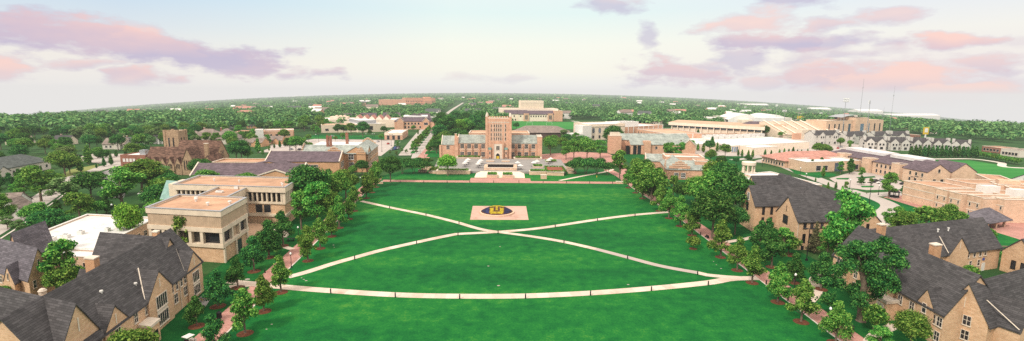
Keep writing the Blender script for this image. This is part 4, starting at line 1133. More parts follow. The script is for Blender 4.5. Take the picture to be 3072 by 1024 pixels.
# fountain with a dark water wall
t = thing('fountain', 'long stone fountain with a dark water wall in the middle of the terrace', 'fountain', (-6.6, 290, 1.2))
MB().box(-9.6,9.4,-4.2,-3.2,0,1.5).build('front_wall', M['stone_pale'], t); MB().box(-9.7,9.5,-4.3,-3.1,1.5,1.7).build('coping', M['trim'], t)
MB().box(-9.6,-7.6,-3.2,6,0,2.1).build('side_wall', M['stone_pale'], t); MB().box(7.4,9.4,-3.2,6,0,2.1).build('side_wall', M['stone_pale'], t)
MB().box(-7.6,7.4,-3.19,1.4,0,.9).build('water', M['water'], t); MB().box(-7.6,7.4,1.4,2.4,0,2.7).build('water_wall', M['water'], t)
MB().box(-8,7.8,2.4,3.4,0,2.9).build('back_wall', M['trim'], t)
for s_, lab in ((-1,'left'), (1,'right')):
    t = thing('stone_bench', 'pale stone block seat on the %s of the library door' % lab, 'bench', (-9.6+s_*5.0+.4, 322, 1.2)); MB().box(-2.6,2.6,-.6,.6,0,.8).build('base', M['stone_pale'], t); MB().box(-2.7,2.7,-.7,.7,.8,1.0).build('seat', M['trim'], t)
# white umbrellas over tables
UM = None
def umbrella_set(x, y, label):
    global UM
    if UM is None:
        t = thing('patio_umbrella', label, 'umbrella', (x, y, 1.2), .3, 'white umbrellas on the library terrace')
        MB().lathe([(.05,0),(.05,3.3)], 8).build('pole', M['grey_metal'], t)
        c = MB()
        n = 8; R = 1.9
        vs = [(R*cos(2*pi*k/n), R*sin(2*pi*k/n), 2.35) for k in range(n)] + [(.75*cos(2*pi*k/n), .75*sin(2*pi*k/n), 2.85) for k in range(n)]
        c.add(vs, [(k,(k+1)%n,n+(k+1)%n,n+k) for k in range(n)])
        vs = [(.95*cos(2*pi*k/n), .95*sin(2*pi*k/n), 2.9) for k in range(n)] + [(0,0,3.4)]
        c.add(vs, [(k,(k+1)%n,n) for k in range(n)]); c.build('canopy', M['white'], t)
        UM = t; return
    dup(UM, (x, y, 1.2), x, 1.0, label)
TB = None
def cafe_table(x, y, label):
    global TB
    if TB is None:
        t = thing('cafe_table', label, 'table', (x, y, 1.2), 0, 'dark tables under the white umbrellas')
        MB().lathe([(.85,.70),(.85,.76)], 14).build('tabletop', M['black'], t); MB().lathe([(.5,0),(.08,.06),(.08,.70)], 10).build('pedestal', M['black'], t)
        for k in range(4):
            a = k*pi/2+.4; q = (1.25*cos(a), 1.25*sin(a))
            MB().box(q[0]-.25,q[0]+.25,q[1]-.25,q[1]+.25,.42,.48).box(q[0]-.05,q[0]+.05,q[1]-.05,q[1]+.05,0,.42).build('stool', M['black'], t)
        TB = t; return
    dup(TB, (x, y, 1.2), y, 1.0, label)
for i, (x, y, w) in enumerate([(-28.4,298,'nearest the bright tree at the left of the terrace'), (-28.2,306,'middle of the three at the left of the terrace'), (-27.9,314,'farthest of the three at the left of the terrace'), (-20.2,295,'just left of the fountain at the front'), (-20.0,303,'just left of the fountain in the middle'), (-19.6,311,'just left of the fountain at the back'), (4.9,289.6,'just right of the fountain at the front'), (3.4,302,'just right of the fountain at the back'), (13.3,303,'beside the square hedge on the right'), (15.6,309,'behind the square hedge on the right'), (23.0,314,'by the pink paving on the right, nearer one'), (25,321,'by the pink paving on the right, farther one')]):
    umbrella_set(x, y, 'white two-tier umbrella ' + w); cafe_table(x, y, 'dark table with stools ' + w)
t = thing('stone_marker', 'square stone pedestal standing alone on the grass right of the steps', 'pedestal', (17.1, 265.6, 0)); MB().box(-1.6,1.6,-.9,.9,0,2.0).build('base', M['stone_pale'], t); MB().box(-1.75,1.75,-1.05,1.05,2.0,2.3).build('cap', M['trim'], t)
for x, y, l, lab in ((-67.5,247,5.5,'left'), (57.0, 253.1, 7,'right')):
    t = thing('stone_seat_wall', 'low pale stone seat wall at the %s end of the front brick walk' % lab, 'wall', (x, y, 0), .1 if lab=='left' else -.12); MB().box(-l/2,l/2,-.5,.5,0,1.0).build('wall', M['stone_pale'], t); MB().box(-l/2-.1,l/2+.1,-.6,.6,1.0,1.2).build('coping', M['trim'], t)
# ---- church
O = (-198.0, 268.5)
Ch = building('church', 'brown stone church with a square bell tower and rows of pointed windows', 'church', O)
f = Frame(O, 0, 0); CS = M['church_stone']; RB = M['roof_brown']
gable(f, Ch, -2, 21, 0, 14, 6.0, 14.2, 'x', CS, RB)
for k in range(5):
    x = .4 + k*4.1
    gable(f, Ch, x-1.8, x+1.8, -.5, 7, 5.2, 9.2, 'y', CS, RB, over=.1, verge=.08, wall_name='gable_wall', roof_name='gable_roof')
    for dx in (-.75, 0, .75): windows(f, Ch, '-y', -.5, [x+dx], 3.4 if dx else 3.7, .4, 2.4, 'slot', CS, far=True)
    block(f, Ch, 'buttress', CS, x+1.85, x+2.4, -1.2, 0, 0, 5.0)
gable(f, Ch, 19.4, 26.0, -1, 9, 7.0, 14.4, 'y', CS, RB, over=.2, wall_name='transept_wall', roof_name='transept_roof')
windows(f, Ch, '-y', -1, [20.8,22.1,23.4,24.7], 3.0, .55, 5.0, 'slot', CS, far=True)
gable(f, Ch, 5, 28.6, 15, 28, 7.0, 16.6, 'x', CS, RB, wall_name='nave_wall', roof_name='nave_roof')
gable(f, Ch, 26.6, 31.4, 6, 18, 5.4, 9.6, 'y', CS, RB, over=.2, wall_name='porch_wall', roof_name='porch_roof')
windows(f, Ch, '+x', 28.6, [20.3,21.6,22.9], 6, .6, 5.0, 'slot', CS, far=True); windows(f, Ch, '-y', 6, [29], 2.6, .8, 2.6, 'slot', CS, far=True)
block(f, Ch, 'buttress', M['stone'], 28.6, 29.8, 19.6, 23.6, 0, 6.2)
tw = block(f, Ch, 'tower', CS, -8.4, 0, 27, 35, 0, 21.6)
for x in (-8.7, -.9):
    for y in (26.7, 34.1): block(f, Ch, 'buttress', CS, x, x+1.2, y, y+1.2, 0, 22.1)
windows(f, Ch, '-y', 27, [-5.6,-3.0], 12.0, .8, 5.6, 'slot', CS, far=True); windows(f, Ch, '+x', 0, [29.6,32.2], 12.0, .8, 5.6, 'slot', CS, far=True)
for k in range(4): block(f, Ch, 'merlon', CS, -7.5+k*1.9, -6.6+k*1.9, 26.95, 27.7, 21.6, 22.2)
chimney(f, Ch, 24, 14.5, 2.0, 1.5, 6, 15.6, CS)
flat(f, Ch, -16, -2.2, 2, 20, 0, 10.4, M['red_brick'], M['white_roof'], .5, wall_name='annexe_wall', roof_name='annexe_roof')
windows(f, Ch, '-y', 2, [-14,-12.2,-10.4,-8.6], 6.8, 1.1, 1.5, 'plain', M['white'], M['white'], far=True); windows(f, Ch, '-y', 2, [-4.6], 6.2, .9, 2.2, 'plain', M['white'], M['white'], far=True)
rooftop_unit(f, Ch, -7, 8, 3.2, 3, 9.9, 2.6, M['grey_metal'])
# ---- houses at the left edge and round the church
O = (-262.4, 262)
Hs = building('office_house', 'long low house with a green-grey hipped roof at the left edge', 'house', O)
f = Frame(O, 100, 100); hip_house(Hs, f, -26, 24, 0, 17, 5.0, 9.4, M['off_white'], M['roof_grey'])
windows(f, Hs, '-y', 0, span(-24,23,10), 1.4, 1.6, 1.6, 'plain', M['white'], far=True)
gable(f, Hs, -20, -12, -5, 6, 4.4, 7, 'y', M['off_white'], M['roof_grey'], over=.5, wall_name='porch_wall', roof_name='porch_roof')
O = (-150, 120); O = (-182.2, 176.5)
Hs = building('garage_house', 'brown-roofed house with a white gabled porch above the driveway at the left edge', 'house', O)
f = Frame(O, 20, 20)
gable(f, Hs, -16, 2, 0, 11, 4.0, 7.4, 'x', M['white'], M['roof_warm'], over=.6)
gable(f, Hs, -1, 5, -4.5, 4, 3.6, 6.4, 'y', M['white'], M['roof_warm'], over=.4, wall_name='porch_wall', roof_name='porch_roof')
block(f, Hs, 'chimney', M['white'], -2.6, -1.4, -1.4, -.2, 0, 7.6)
windows(f, Hs, '-y', -4.5, [2], .8, 1.8, 1.8, 'plain', M['white'], far=True)
# generic detached house with parts
HOUSE_MESH = {}
def house(x, y, w, d, h, r, rot, wall, roof, label, group=None, kind='gable', z=None):
    key = (round(w), round(d), wall, roof, kind)
    O = (x, y)
    t = building('house', label, 'house', O, group, z); t.rotation_euler.z = rot
    if key not in HOUSE_MESH:
        f = Frame((0,0), 0)
        n0 = len(bpy.data.objects)
        gable(f, t, -w/2, w/2, -d/2, d/2, h, h+r, 'x', M[wall], M[roof], over=.5, hip=d/2 if kind == 'hip' else 0)
        gable(f, t, w*.08, w*.08+4.4, -d/2-1.8, 0, h*.9, h*.9+r*.7, 'y', M[wall], M[roof], over=.35, wall_name='porch_wall', roof_name='porch_roof')
        windows(f, t, '-y', -d/2, [-w*.33,-w*.14], 1.2, 1.3, 1.5, 'plain', M['white'], far=True)
        chimney(f, t, -w*.25, 1.2, .9, .9, h+1, h+r+.9, M['red_brick'])
        HOUSE_MESH[key] = t
    else:
        src = HOUSE_MESH[key]
        def rec(s, par):
            for ch in s.children:
                c = ch.copy(); col.objects.link(c); c.parent = par; rec(ch, c)
        rec(src, t)
    return t
for x, y, w, d, h, r, rot, wl, rf, lab, kd in (
    (-287.8, 444.9, 26,16,4.5,5,.1,'off_white','roof_warm','wide house with a spreading taupe roof directly behind the church nave','hip'),
    (-276.9, 456.4, 24,16,4.5,6,-.2,'off_white','roof_warm','taupe-roofed house between the church nave and the peaked hipped roof','hip'),
    (-248.5, 434.8, 20,18,4.5,8,.1,'off_white','roof_warm','tall peaked taupe hipped roof with a pink brick front right of the church','hip'),
    (-307.2, 468.8, 22,12,4,3.6,0,'white','roof_grey','low grey-roofed white building just right of the church tower','gable'),
    (-303.8, 394.7, 16,10,4,4,.2,'white','roof_grey','grey-green gabled house left of the church annexe','gable'),
    (-302.7, 430.3, 14,10,4,4,-.3,'white','roof_dark','white house with a dark gable left of the church tower','gable'),
    (-307.0, 387.7, 16,11,4,4,.1,'off_white','roof_warm','tan gabled house among trees, near the middle of the left neighbourhood','gable'),
    (-302.9, 395.9, 14,10,4,4,.1,'white','roof_grey','grey gabled house right beside the tan gabled one','gable'),
    (-345.7, 615.0, 16,10,5,4,.5,'white','roof_grey','white house with pitched grey roof behind the tan flat-roofed block','gable'),
    (-212.0, 412.6, 16,10,3.6,3,-.1,'brick','roof_warm','small brown-roofed house beside the parking lot, left one','gable'),
    (-206.4, 432.2, 16,10,3.6,3,.1,'brick','roof_warm','small brown-roofed house beside the parking lot, right one','gable')):
    house(x, y, w, d, h, r, rot, wl, rf, lab, None, kd)
t = thing('domed_shed', 'round white dome behind the church tower', 'dome', (-317.3, 483.9, 0)); MB().lathe([(6,0),(6,1.5),(5.2,3.6),(3,5.4),(0,6.2)], 20).build('dome', M['white'], t, smooth_=True); MB().lathe([(.5,6.1),(.3,6.9),(0,7.2)],8).build('finial', M['white'], t)
# ---- middle distance: left of the library
def slab(name, label, A, Bp, depth, h, wall, roof, par=.6, wins=(), coping='trim', z=None, cat='building', extra=None):
    fr, L_ = facing(A, Bp)
    t = building(name, label, cat, A, None, z)
    flat(fr, t, 0, L_, 0, depth, -3, h, M[wall], M[roof], par, .5, M[coping] if coping else None)
    for face, n, zz, w, hh, pane in wins:
        if face == '-y': windows(fr, t, '-y', 0, span(1,L_-1,n), zz, w, hh, 'plain', M['trim'], M[pane], far=True)
        if face == '+x': windows(fr, t, '+x', L_, span(1,depth-1,n), zz, w, hh, 'plain', M['trim'], M[pane], far=True)
        if face == '-x': windows(fr, t, '-x', 0, span(1,depth-1,n), zz, w, hh, 'plain', M['trim'], M[pane], far=True)
    if extra: extra(fr, t, L_)
    return t
def ex(fr, t, L_):
    flat(fr, t, 18, 25, -3, 8, -1, 8.8, M['white'], M['white_roof'], .4); flat(fr, t, 26, L_+1, 2, 20, -1, 7.6, M['stone_far'], M['white_roof'], .5, coping=M['trim'])
slab('flat_roof_building', 'sprawling low tan building with flat roofs and a white stair block beyond the parking lot', (-262,470), (-216,492), 26, 6.4, 'stone_far', 'tan_roof', wins=[('-y',9,2.0,2.4,1.8,'glass'),('+x',5,2,2,1.8,'glass')], extra=ex)
slab('white_roof_pavilion', 'low building with a white flat roof and three dark doors beside the tree-lined street', (-121.8, 475.6), (-105.0, 477.1), 46, 6.6, 'stone_far', 'white_roof', wins=[('-y',3,.2,2.4,4.2,'glass'),('+x',4,1,2,3,'glass')], extra=lambda fr,t,L_: (rooftop_unit(fr,t,10,12,2,2,6,1.0), rooftop_unit(fr,t,16,24,2,2,6,1.0), panel(fr,t,'cornice',M['cream_light'],'-y',0,L_/2,4.4,L_,2.3,.25)))
def ex(fr, t, L_):
    windows(fr, t, '-y', 0, [6,14], 2.5, 6.0, 4.4, 'plain', M['concrete'], far=True); flat(fr, t, 6, 26, 16, 60, 8, 12.5, M['metal_trim'], M['white_roof'], .3)
    windows(fr, t, '+x', L_, span(3,58,14), 2.2, 2.8, 2.6, 'plain', M['concrete'], far=True)
slab('engineering_building', 'tan office building with dark ribbon windows and a grey stepped roof', (-173,560), (-146,577), 62, 9.2, 'cream', 'white_roof', coping='cream_light', extra=ex)
slab('engineering_annexe', 'low tan block with square dark windows half hidden by dark trees', (-211,552), (-172,566), 30, 8.2, 'cream', 'tan_roof', wins=[('-y',4,2,3.4,2.6,'glass')])
O = (-140, 612)
A1 = building('academic_hall', 'long stone hall with plum roof, white flat ridge and two gabled bays', 'hall', O)
f = Frame(O, 6, 9)
gable(f, A1, -4, 44, 0, 60, 9.6, 16.5, 'x', SF, M['roof_purple'], hip=30)
block(f, A1, 'flat_ridge', M['white_roof'], 6, 36, 16, 46, 14.0, 15.6)
for x in (3, 34): 
    gable(f, A1, x-4, x+4, -2.4, 18, 9.6, 14.0, 'y', SF, M['roof_purple'], coping=M['cream_light'], over=.2, wall_name='gable_wall', roof_name='gable_roof')
windows(f, A1, '-y', 0, [9,13,17,21,25], 5.8, 2.0, 2.4, 'plain', M['trim'], far=True); windows(f, A1, '-y', -2.4, [34], 5.6, 4.6, 2.8, 'plain', M['white'], far=True); windows(f, A1, '-y', 0, [9,13,17,21,27], 1.5, 2.0, 2.4, 'plain', M['trim'], far=True)
for k in range(7): block(f, A1, 'buttress', SF, 44, 46, 3+k*8, 5+k*8, -1, 10.5)
windows(f, A1, '+x', 44, [9+k*8 for k in range(6)], 3, 2.6, 5, 'plain', M['trim'], far=True)
O = (-205, 640)
A2 = building('sawtooth_building', 'cream building with a row of salmon sawtooth roofs', 'building', O)
f = Frame(O, 8)
flat(f, A2, -50, 60, 0, 50, -3, 10, M['cream_light'], M['white_roof'], .5)
for k in range(5): gable(f, A2, 2+k*9, 10+k*9, 6, 34, 10.4, 15.0, 'y', M['cream_light'], M['tile_pink'], over=.1, z0=8, wall_name='sawtooth_wall', roof_name='sawtooth_roof')
for k in range(3): 
    q = f(-22+k*5, 20); MB().lathe([(2.0,9),(2.0,14.5),(0,15)], 12, c=q).build('roof_tank', M['cream'], A2)
block(f, A2, 'penthouse', M['cream'], -30, -8, 14, 30, 9.6, 13)
for i, (x, y, w, r) in enumerate(((-250,760,26,.1),(-222,775,24,.2),(-190,790,26,.1),(-140,760,30,.3))):
    house(x, y, w, 14, 7, 6, r, 'white' if i < 3 else 'cream_light', 'roof_purple', 'white gabled town house with dark roof behind the sawtooth building, ' + ('leftmost','second from left','third from left','rightmost and largest')[i])
def ex(fr, t, L_):
    windows(fr, t, '-y', 0, span(2,L_-2,18), 8, 3.0, 3.4, 'plain', M['cream'], far=True); windows(fr, t, '-y', 0, span(2,L_-2,18), 15, 3.0, 3.4, 'plain', M['cream'], far=True)
    flat(fr, t, 62, 90, -14, 20, -6, 19, M['salmon_brick'], M['cream_light'], .6); flat(fr, t, 74, 96, 20, 44, 10, 31, M['salmon_brick'], M['cream_light'], .6); flat(fr, t, -6, 60, -16, -.5, -6, 9, M['salmon_brick'], M['cream_light'], .6)
slab('high_school', 'long salmon brick school with rows of windows above the far trees', (-362,1704), (-268,1752), 44, 28, 'salmon_brick', 'cream_light', extra=ex)
slab('gymnasium', 'plain salmon brick hall left of the long school', (-478,1800), (-380,1790), 50, 23, 'salmon_brick', 'cream_light', wins=[('-y',5,10,2,2,'glass')])
# ---- middle distance: behind and right of the library
O = (-15, 808)
PA = building('performing_arts_hall', 'big cream performing arts hall with a tall fly tower and dark purple roofs', 'hall', O)
f = Frame(O, 5)
flat(f, PA, -4, 92, 14, 60, -3, 19.4, M['cream_light'], M['cream'], .7, coping=M['white'])
flat(f, PA, 30, 68, 18, 50, 10, 32.4, M['cream'], M['cream_light'], .7, coping=M['white'])
panel(f, PA, 'band', M['cream_light'], '-y', 18, 49, 29, 38, 2.2, .3)
gable(f, PA, 24, 88, -3, 20, 11.0, 16.4, 'x', M['cream_light'], M['roof_purple'], over=.6); gable(f, PA, 2, 40, 1, 20, 11.4, 17.0, 'x', M['cream_light'], M['roof_purple'], over=.6, wall_name='wing_wall', roof_name='wing_roof')
for x in (37, 76): 
    flat(f, PA, x-4, x+4, -5, 2, -2, 12.6, SF, M['cream'], .5); windows(f, PA, '-y', -5, [x-1.6,x,x+1.6], 3, 1.1, 6.5, 'plain', M['white'], far=True)
windows(f, PA, '-y', -3, [28,45,49,53,57,61,65,69,84], 6.8, 1.9, 2.4, 'plain', M['trim'], far=True); windows(f, PA, '-y', 1, [6,12,18], 6.8, 2, 2.4, 'plain', M['trim'], far=True); windows(f, PA, '-y', 1, [20,15], 1, 2, 2.4, 'plain', M['trim'], far=True)
flat(f, PA, 82, 96, -4, 20, -2, 17, SF, M['cream'], .6, coping=M['white'])
O = (10, 500)
OV = building('round_hall', 'low dark-walled round hall with a broad grey faceted roof', 'hall', O)
pts = [(20+31*cos(a), 20+22*sin(a)) for a in [k*2*pi/12+.13 for k in range(12)]]; 
MB().prism([(20+(p[0]-20)*.96,20+(p[1]-20)*.96) for p in pts], -2, 6.4).build('wall', M['dark_wood'], OV)
top = [(20+(p[0]-20)*.55, 24+(p[1]-20)*.30) for p in pts]
n = 12; vs = [(p[0],p[1],6.2) for p in pts]+[(p[0],p[1],11.4) for p in top]; MB().add(vs, [(k,(k+1)%n,n+(k+1)%n,n+k) for k in range(n)]+[tuple(range(n,2*n))]).build('roof', M['roof_warm'], OV)
O = (70, 487)
BG = building('classical_hall', 'cream classical hall with tall arched windows and a white corner block', 'hall', O)
f = Frame(O, 27, 20)
flat(f, BG, 6, 50, 0, 34, -1, 15.4, M['cream'], M['white_roof'], .6, coping=M['cream_light']); flat(f, BG, -3, 7.5, -2, 14, -1, 14.6, M['white'], M['white_roof'], .5)
flat(f, BG, -16, -3.5, -6, 8, -1, 7.4, M['white'], M['white_roof'], .4); panel(f, BG, 'opening', M['glass'], '-y', -6, -9, 0, 4, 5.4, .06)
panel(f, BG, 'cornice', M['cream_light'], '-y', 0, 28, 13.2, 44, .7, .5)
for x in (11, 18.5, 26, 33.5, 41):
    p = MB(); q = [(-1.4,0),(1.4,0),(1.4,3.6),(1.0,4.6),(0,5.1),(-1.0,4.6),(-1.4,3.6)]
    vs = [(*f(x+a, -.12), 7+b) for a, b in q]; MB().add(vs, [tuple(range(7))]).build('arched_window', M['glass_blue'], BG)
    panel(f, BG, 'window_surround', M['trim'], '-y', 0, x, 6.3, 3.8, .5, .25)
windows(f, BG, '-y', 0, [11,18.5,26,33.5,41], 1.6, 2.4, 3, 'plain', M['trim'], far=True)
O = (78, 381)
UN = building('student_union', 'stone student union with a long two-tier grey slate roof and a square end tower', 'building', O)
f = Frame(O, 4, 3)
gable(f, UN, 4, 62, 6, 24, 10.2, 14.2, 'x', SF, M['roof_slate']); gable(f, UN, 12, 52, -3, 8, 7.4, 10.6, 'x', SF, M['roof_slate'], wall_name='wing_wall', roof_name='wing_roof')
flat(f, UN, -3, 5.5, 0, 9, -1, 13.6, SF, M['cream'], .6, coping=M['trim']); flat(f, UN, -2, 4.6, 1, 7, 13.0, 16.0, M['cream_light'], M['cream'], .5, coping=M['trim'])
for x in (8.6, 14, 17.4): block(f, UN, 'dark_glass', M['glass'], x, x+2.6, -3.3, -1, 0, 6.6)
block(f, UN, 'stair_tower', SF, 22, 27, -5, 0, 0, 10.2); windows(f, UN, '-y', -3, [32,38,44,49], 4.0, 1.6, 2.0, 'plain', M['trim'], far=True)
gable(f, UN, 52, 62, -5, 8, 6.8, 11.0, 'y', SF, M['roof_slate'], coping=M['trim'], wall_name='gable_wall', roof_name='gable_roof')
O = (84, 268)
CA = building('gate_house', 'small castle-like stone hall with green slate roof, stepped gable and two flat turrets', 'hall', O)
f = Frame(O, -8, -10)
gable(f, CA, 0, 13, 0, 30, 5.6, 9.8, 'y', SF, M['roof_slate']); gable(f, CA, 0, 24, 0, 12, 5.6, 9.6, 'x', SF, M['roof_slate'], wall_name='wing_wall', roof_name='wing_roof')
step_gable(f, CA, '-y', -.05, 6.5, 5.5, 7.4, SF, M['trim']); windows(f, CA, '-y', -.2, [6.8], 6.0, 1.6, 2.0, 'stone', M['white'], far=True); windows(f, CA, '-y', -.2, [5.0,8.6], 1.2, 2.0, 2.4, 'stone', M['white'], far=True)
step_gable(f, CA, '-x', -.05, 6, 3.8, 7.0, SF, M['trim'])
flat(f, CA, 15, 23, 3, 13, 0, 9.8, SF, M['cream'], .7, coping=M['trim']); windows(f, CA, '-y', 3, [17.5,20.5], 5.6, .9, 1.8, 'plain', M['white'], far=True)
flat(f, CA, 2, 24, 24, 40, 0, 9.4, SF, M['stained_roof'], 1.0, .6, coping=M['trim']); panel(f, CA, 'band', M['trim'], '-y', 24, 13, 7.0, 22, .4, .15); windows(f, CA, '-x', 2, [28,32,36], 4.6, 1.2, 2.2, 'plain', M['white'], far=True)
gable(f, CA, -8, 3, 36, 48, 5, 8.6, 'x', SF, M['roof_slate'], coping=M['trim'], wall_name='wing_wall', roof_name='wing_roof')
def ex(fr, t, L_):
    for k in range(9): panel(fr, t, 'pilaster', M['white'], '-y', 0, k*L_/8, 0, .9, 12, .3)
    flat(fr, t, 2, 34, 6, 26, 11, 16.0, M['white'], M['white_roof'], .4)
    for k in range(5): rooftop_unit(fr, t, 6+k*5, 9, 3.4, 3, 15.6, 1.2)
slab('science_hall', 'stone hall with white pilasters and white rooftop equipment behind the union', (113.7, 514.5), (167.6, 558.7), 40, 11.4, 'stone_far', 'white_roof', extra=ex)
slab('flat_roof_block', 'stone-faced block with white bands and a pinkish flat roof right of the union', (141.7, 461.9), (178.0, 469.5), 60, 9.4, 'stone_far', 'tan_roof', .6, [('-x',9,5,2.0,2.2,'glass')], 'white', extra=lambda fr,t,L_: [panel(fr,t,'pilaster',M['white'],'-y',0,k*L_/4,0,.8,9,.2) for k in range(1,4)])
slab('flat_apartment_block', 'distant stone apartment block above the white rooftop equipment', (167,752), (218,778), 30, 10, 'stone_pale', 'tan_roof', .6, [('-y',8,5,2.4,2.4,'glass'),('-y',8,1.2,2.4,2.4,'glass')])
# ---- gym with wide overhanging flat roof
O = (190, 610)
GY = building('gymnasium', 'long low gymnasium with a wide cream fascia, blue clerestory windows and tan flat roof', 'gymnasium', O)
f = Frame(O, -46, -28)
block(f, GY, 'wall', M['cream'], 3, 108, 2.5, 60, -3, 6.4); block(f, GY, 'clerestory', M['glass_blue'], 2.8, 108.2, 2.2, 60, 6.4, 8.6)
block(f, GY, 'fascia', M['cream_light'], 0, 111, -1, 63, 8.6, 12.0); block(f, GY, 'roof', M['tan_roof'], .8, 110.2, -.2, 62.2, 12.0, 12.15)
for k in range(15): block(f, GY, 'column', M['cream_light'], 4+k*7.4, 4.9+k*7.4, .2, 1.8, -3, 8.6)
slab('entrance_canopy', 'flat tan canopy and low brown terrace in front of the gymnasium', (195.3, 532.5), (267.0, 541.2), 14, 3.4, 'red_brick', 'tan_roof', .4, coping='cream_light', cat='canopy')
# ---- arena
O = (365.6, 858.3)
AR = building('arena', 'big arena with two white arched roof shells behind the gymnasium', 'arena', O)
f = Frame(O, -4)
def arch_shell(x0, x1, y0, y1, rise0, rise1, base, nm):
    n = 16; vs = []; fs = []
    for i in range(n+1):
        t = i/n; x = x0+(x1-x0)*t
        z = base + rise0*sin(pi*min(1,max(0,t*.86+.10)))
        vs += [(*f(x,y0), z), (*f(x,y1), z+rise1), (*f(x,y0+.5), -6)]
    for i in range(n):
        a = 3*i; fs += [(a, a+3, a+4, a+1), (a+2, a+5, a+3, a)]
    MB().add(vs, fs).build(nm, M['curved_white'], AR, smooth_=False)
arch_shell(0, 64, -8, 50, 13, 1, 1.5, 'roof_shell'); arch_shell(56, 112, 10, 70, 11, .5, 3, 'roof_shell')
block(f, AR, 'wall', M['off_white'], -2, 112, 8, 66, -6, 8.8); block(f, AR, 'link_roof', M['white_roof'], 40, 90, -14, 40, -6, 9.5)
flat(f, AR, 16, 34, -26, -8, -6, 6.0, M['cream_light'], M['cream'], .5)
slab('parking_structure', 'low pale parking deck left of the arena', (301.8, 827.4), (326.9, 813.2), 40, 9, 'off_white', 'white_roof', .4, [('-y',5,4,7,1.2,'glass')])
# ---- stadium stands, office building and press box
O = (273.8, 572.7)
SO = building('stadium_office', 'plum-roofed stone building at the end of the stadium stands', 'building', O)
f = Frame(O, 4); gable(f, SO, -6, 46, 0, 26, 9.6, 15, 'x', SF, M['roof_purple'], hip=10); flat(f, SO, 26, 38, -4, 6, -1, 12.8, M['stone_pale'], M['cream'], .6, coping=M['cream_light']); windows(f, SO, '-y', -4, [29,34], 3, 1.8, 7, 'plain', M['trim'], far=True); windows(f, SO, '-y', 0, [41,44], 5.4, 1.5, 2.4, 'plain', M['trim'], far=True)
O = (295, 545)
ST = building('stadium_stand', 'sloping concrete stadium stand with pale seating steps', 'grandstand', O)
f = Frame(O, 16)
mb = MB(); n = 14; L_ = 88
for k in range(n):
    y0 = k*2.6; z1 = 3+k*.95
    mb.add([(*f(0,y0),z1),(*f(L_,y0),z1),(*f(L_,y0+2.6),z1),(*f(0,y0+2.6),z1),(*f(0,y0),z1-1.0),(*f(L_,y0),z1-1.0)], [(0,1,2,3),(4,5,1,0)])
mb.add([(*f(0,0),-2),(*f(L_,0),-2),(*f(L_,0),3),(*f(0,0),3)], [(0,1,2,3)]); mb.add([(*f(0,0),-2),(*f(0,0),3),(*f(0,36),15.5),(*f(0,36),-2)], [(0,1,2,3)])
mb.build('seating', M['cream'], ST)
for k in range(7): 
    x = 6+k*13; a, b_ = f(x,0), f(x,36); MB().tube([(a[0],a[1],3.5),(b_[0],b_[1],16.6)], .7, 4).build('aisle', M['cream_light'], ST)
block(f, ST, 'gate_wall', SF, -8, 18, -22, -20, -2, 6.5); block(f, ST, 'gate_tower', M['cream'], 2, 12, -23, -16, -2, 10.4)
O = (359.4, 574.4)
PB = building('press_box', 'tall tan stone press building with dark window slots beside the stadium', 'building', O)
f, L_ = facing(O, (438.5, 603.9))
flat(f, PB, 0, 96, 0, 26, -2, 17.4, M['stone_pale'], M['cream'], .8, coping=M['trim']); flat(f, PB, 44, 66, -3, 20, -2, 20.6, M['stone_pale'], M['cream'], .8, coping=M['trim'])
for x, w in ((5,2),(14,2.4),(21,2.4),(28,2.4),(38,4),(55,6),(70,4.4),(81,2.4),(90,2.4)): windows(f, PB, '-y', -3 if x == 55 else 0, [x], 4, w, 9.6, 'plain', M['trim'], M['glass_blue'] if w > 3 else M['glass'], far=True)
q = f(30, 22); 
n = 10; vs = []
for i in range(n+1):
    t = i/n; vs += [(*f(30+34*t, 4), 19.5+4*sin(pi*(.1+.6*t))), (*f(30+34*t, 22), 19.8+4*sin(pi*(.1+.6*t)))]
MB().add(vs, [(2*i,2*i+2,2*i+3,2*i+1) for i in range(n)]).build('curved_canopy', M['grey_metal'], PB)
for x in (31, 47, 63): block(f, PB, 'canopy_post', M['grey_metal'], x, x+.5, 6, 6.5, 17, 21)
t = thing('scoreboard', 'dark scoreboard with a pale side pylon behind the press building', 'scoreboard', (f.O[0]+f(88,40)[0], f.O[1]+f(88,40)[1], -1.5)); MB().box(-15,9,0,1.5,12,21).build('board', M['black'], t); MB().box(9.2,13,-.5,2,0,22).build('pylon', M['off_white'], t); MB().box(-10,-9,.3,1.2,0,12).build('post', M['grey_metal'], t)
# ---- white flat roofed hall with rooftop units
O = (177.4, 444.6)
WH = building('flat_roof_hall', 'wide low hall with bright white flat roofs and a row of rooftop air units', 'hall', O)
A_, B_ = (178.0, 387.6), (258.6, 424.1)
f = at(O, A_[0], A_[1], math.degrees(atan2(B_[1]-A_[1], B_[0]-A_[0])), 8)
L_ = hypot(B_[0]-A_[0], B_[1]-A_[1])
flat(f, WH, -4, L_, 8, 60, -1, 5.6, M['cream_light'], M['white_roof'], .4, coping=M['white']); flat(f, WH, -40, 12, 30, 96, -1, 5.2, M['cream_light'], M['white_roof'], .4, coping=M['white']); flat(f, WH, 12.5, L_*.96, 60.5, 98, -1, 5.0, M['cream_light'], M['white_roof'], .4, coping=M['white'])
flat(f, WH, 5, 32, -10, 7.6, -1, 5.6, M['cream_light'], M['white_roof'], .4, coping=M['white'])
for k in range(6): rooftop_unit(f, WH, 22+k*8, 70, 6.4, 5, 4.6, 3.0)
for k in range(4): rooftop_unit(f, WH, 16+k*9, 84, 5.4, 4, 4.6, 2.6)
for k in range(4): rooftop_unit(f, WH, 70+k*6.5, 76, 5.4, 5, 4.6, 2.8)
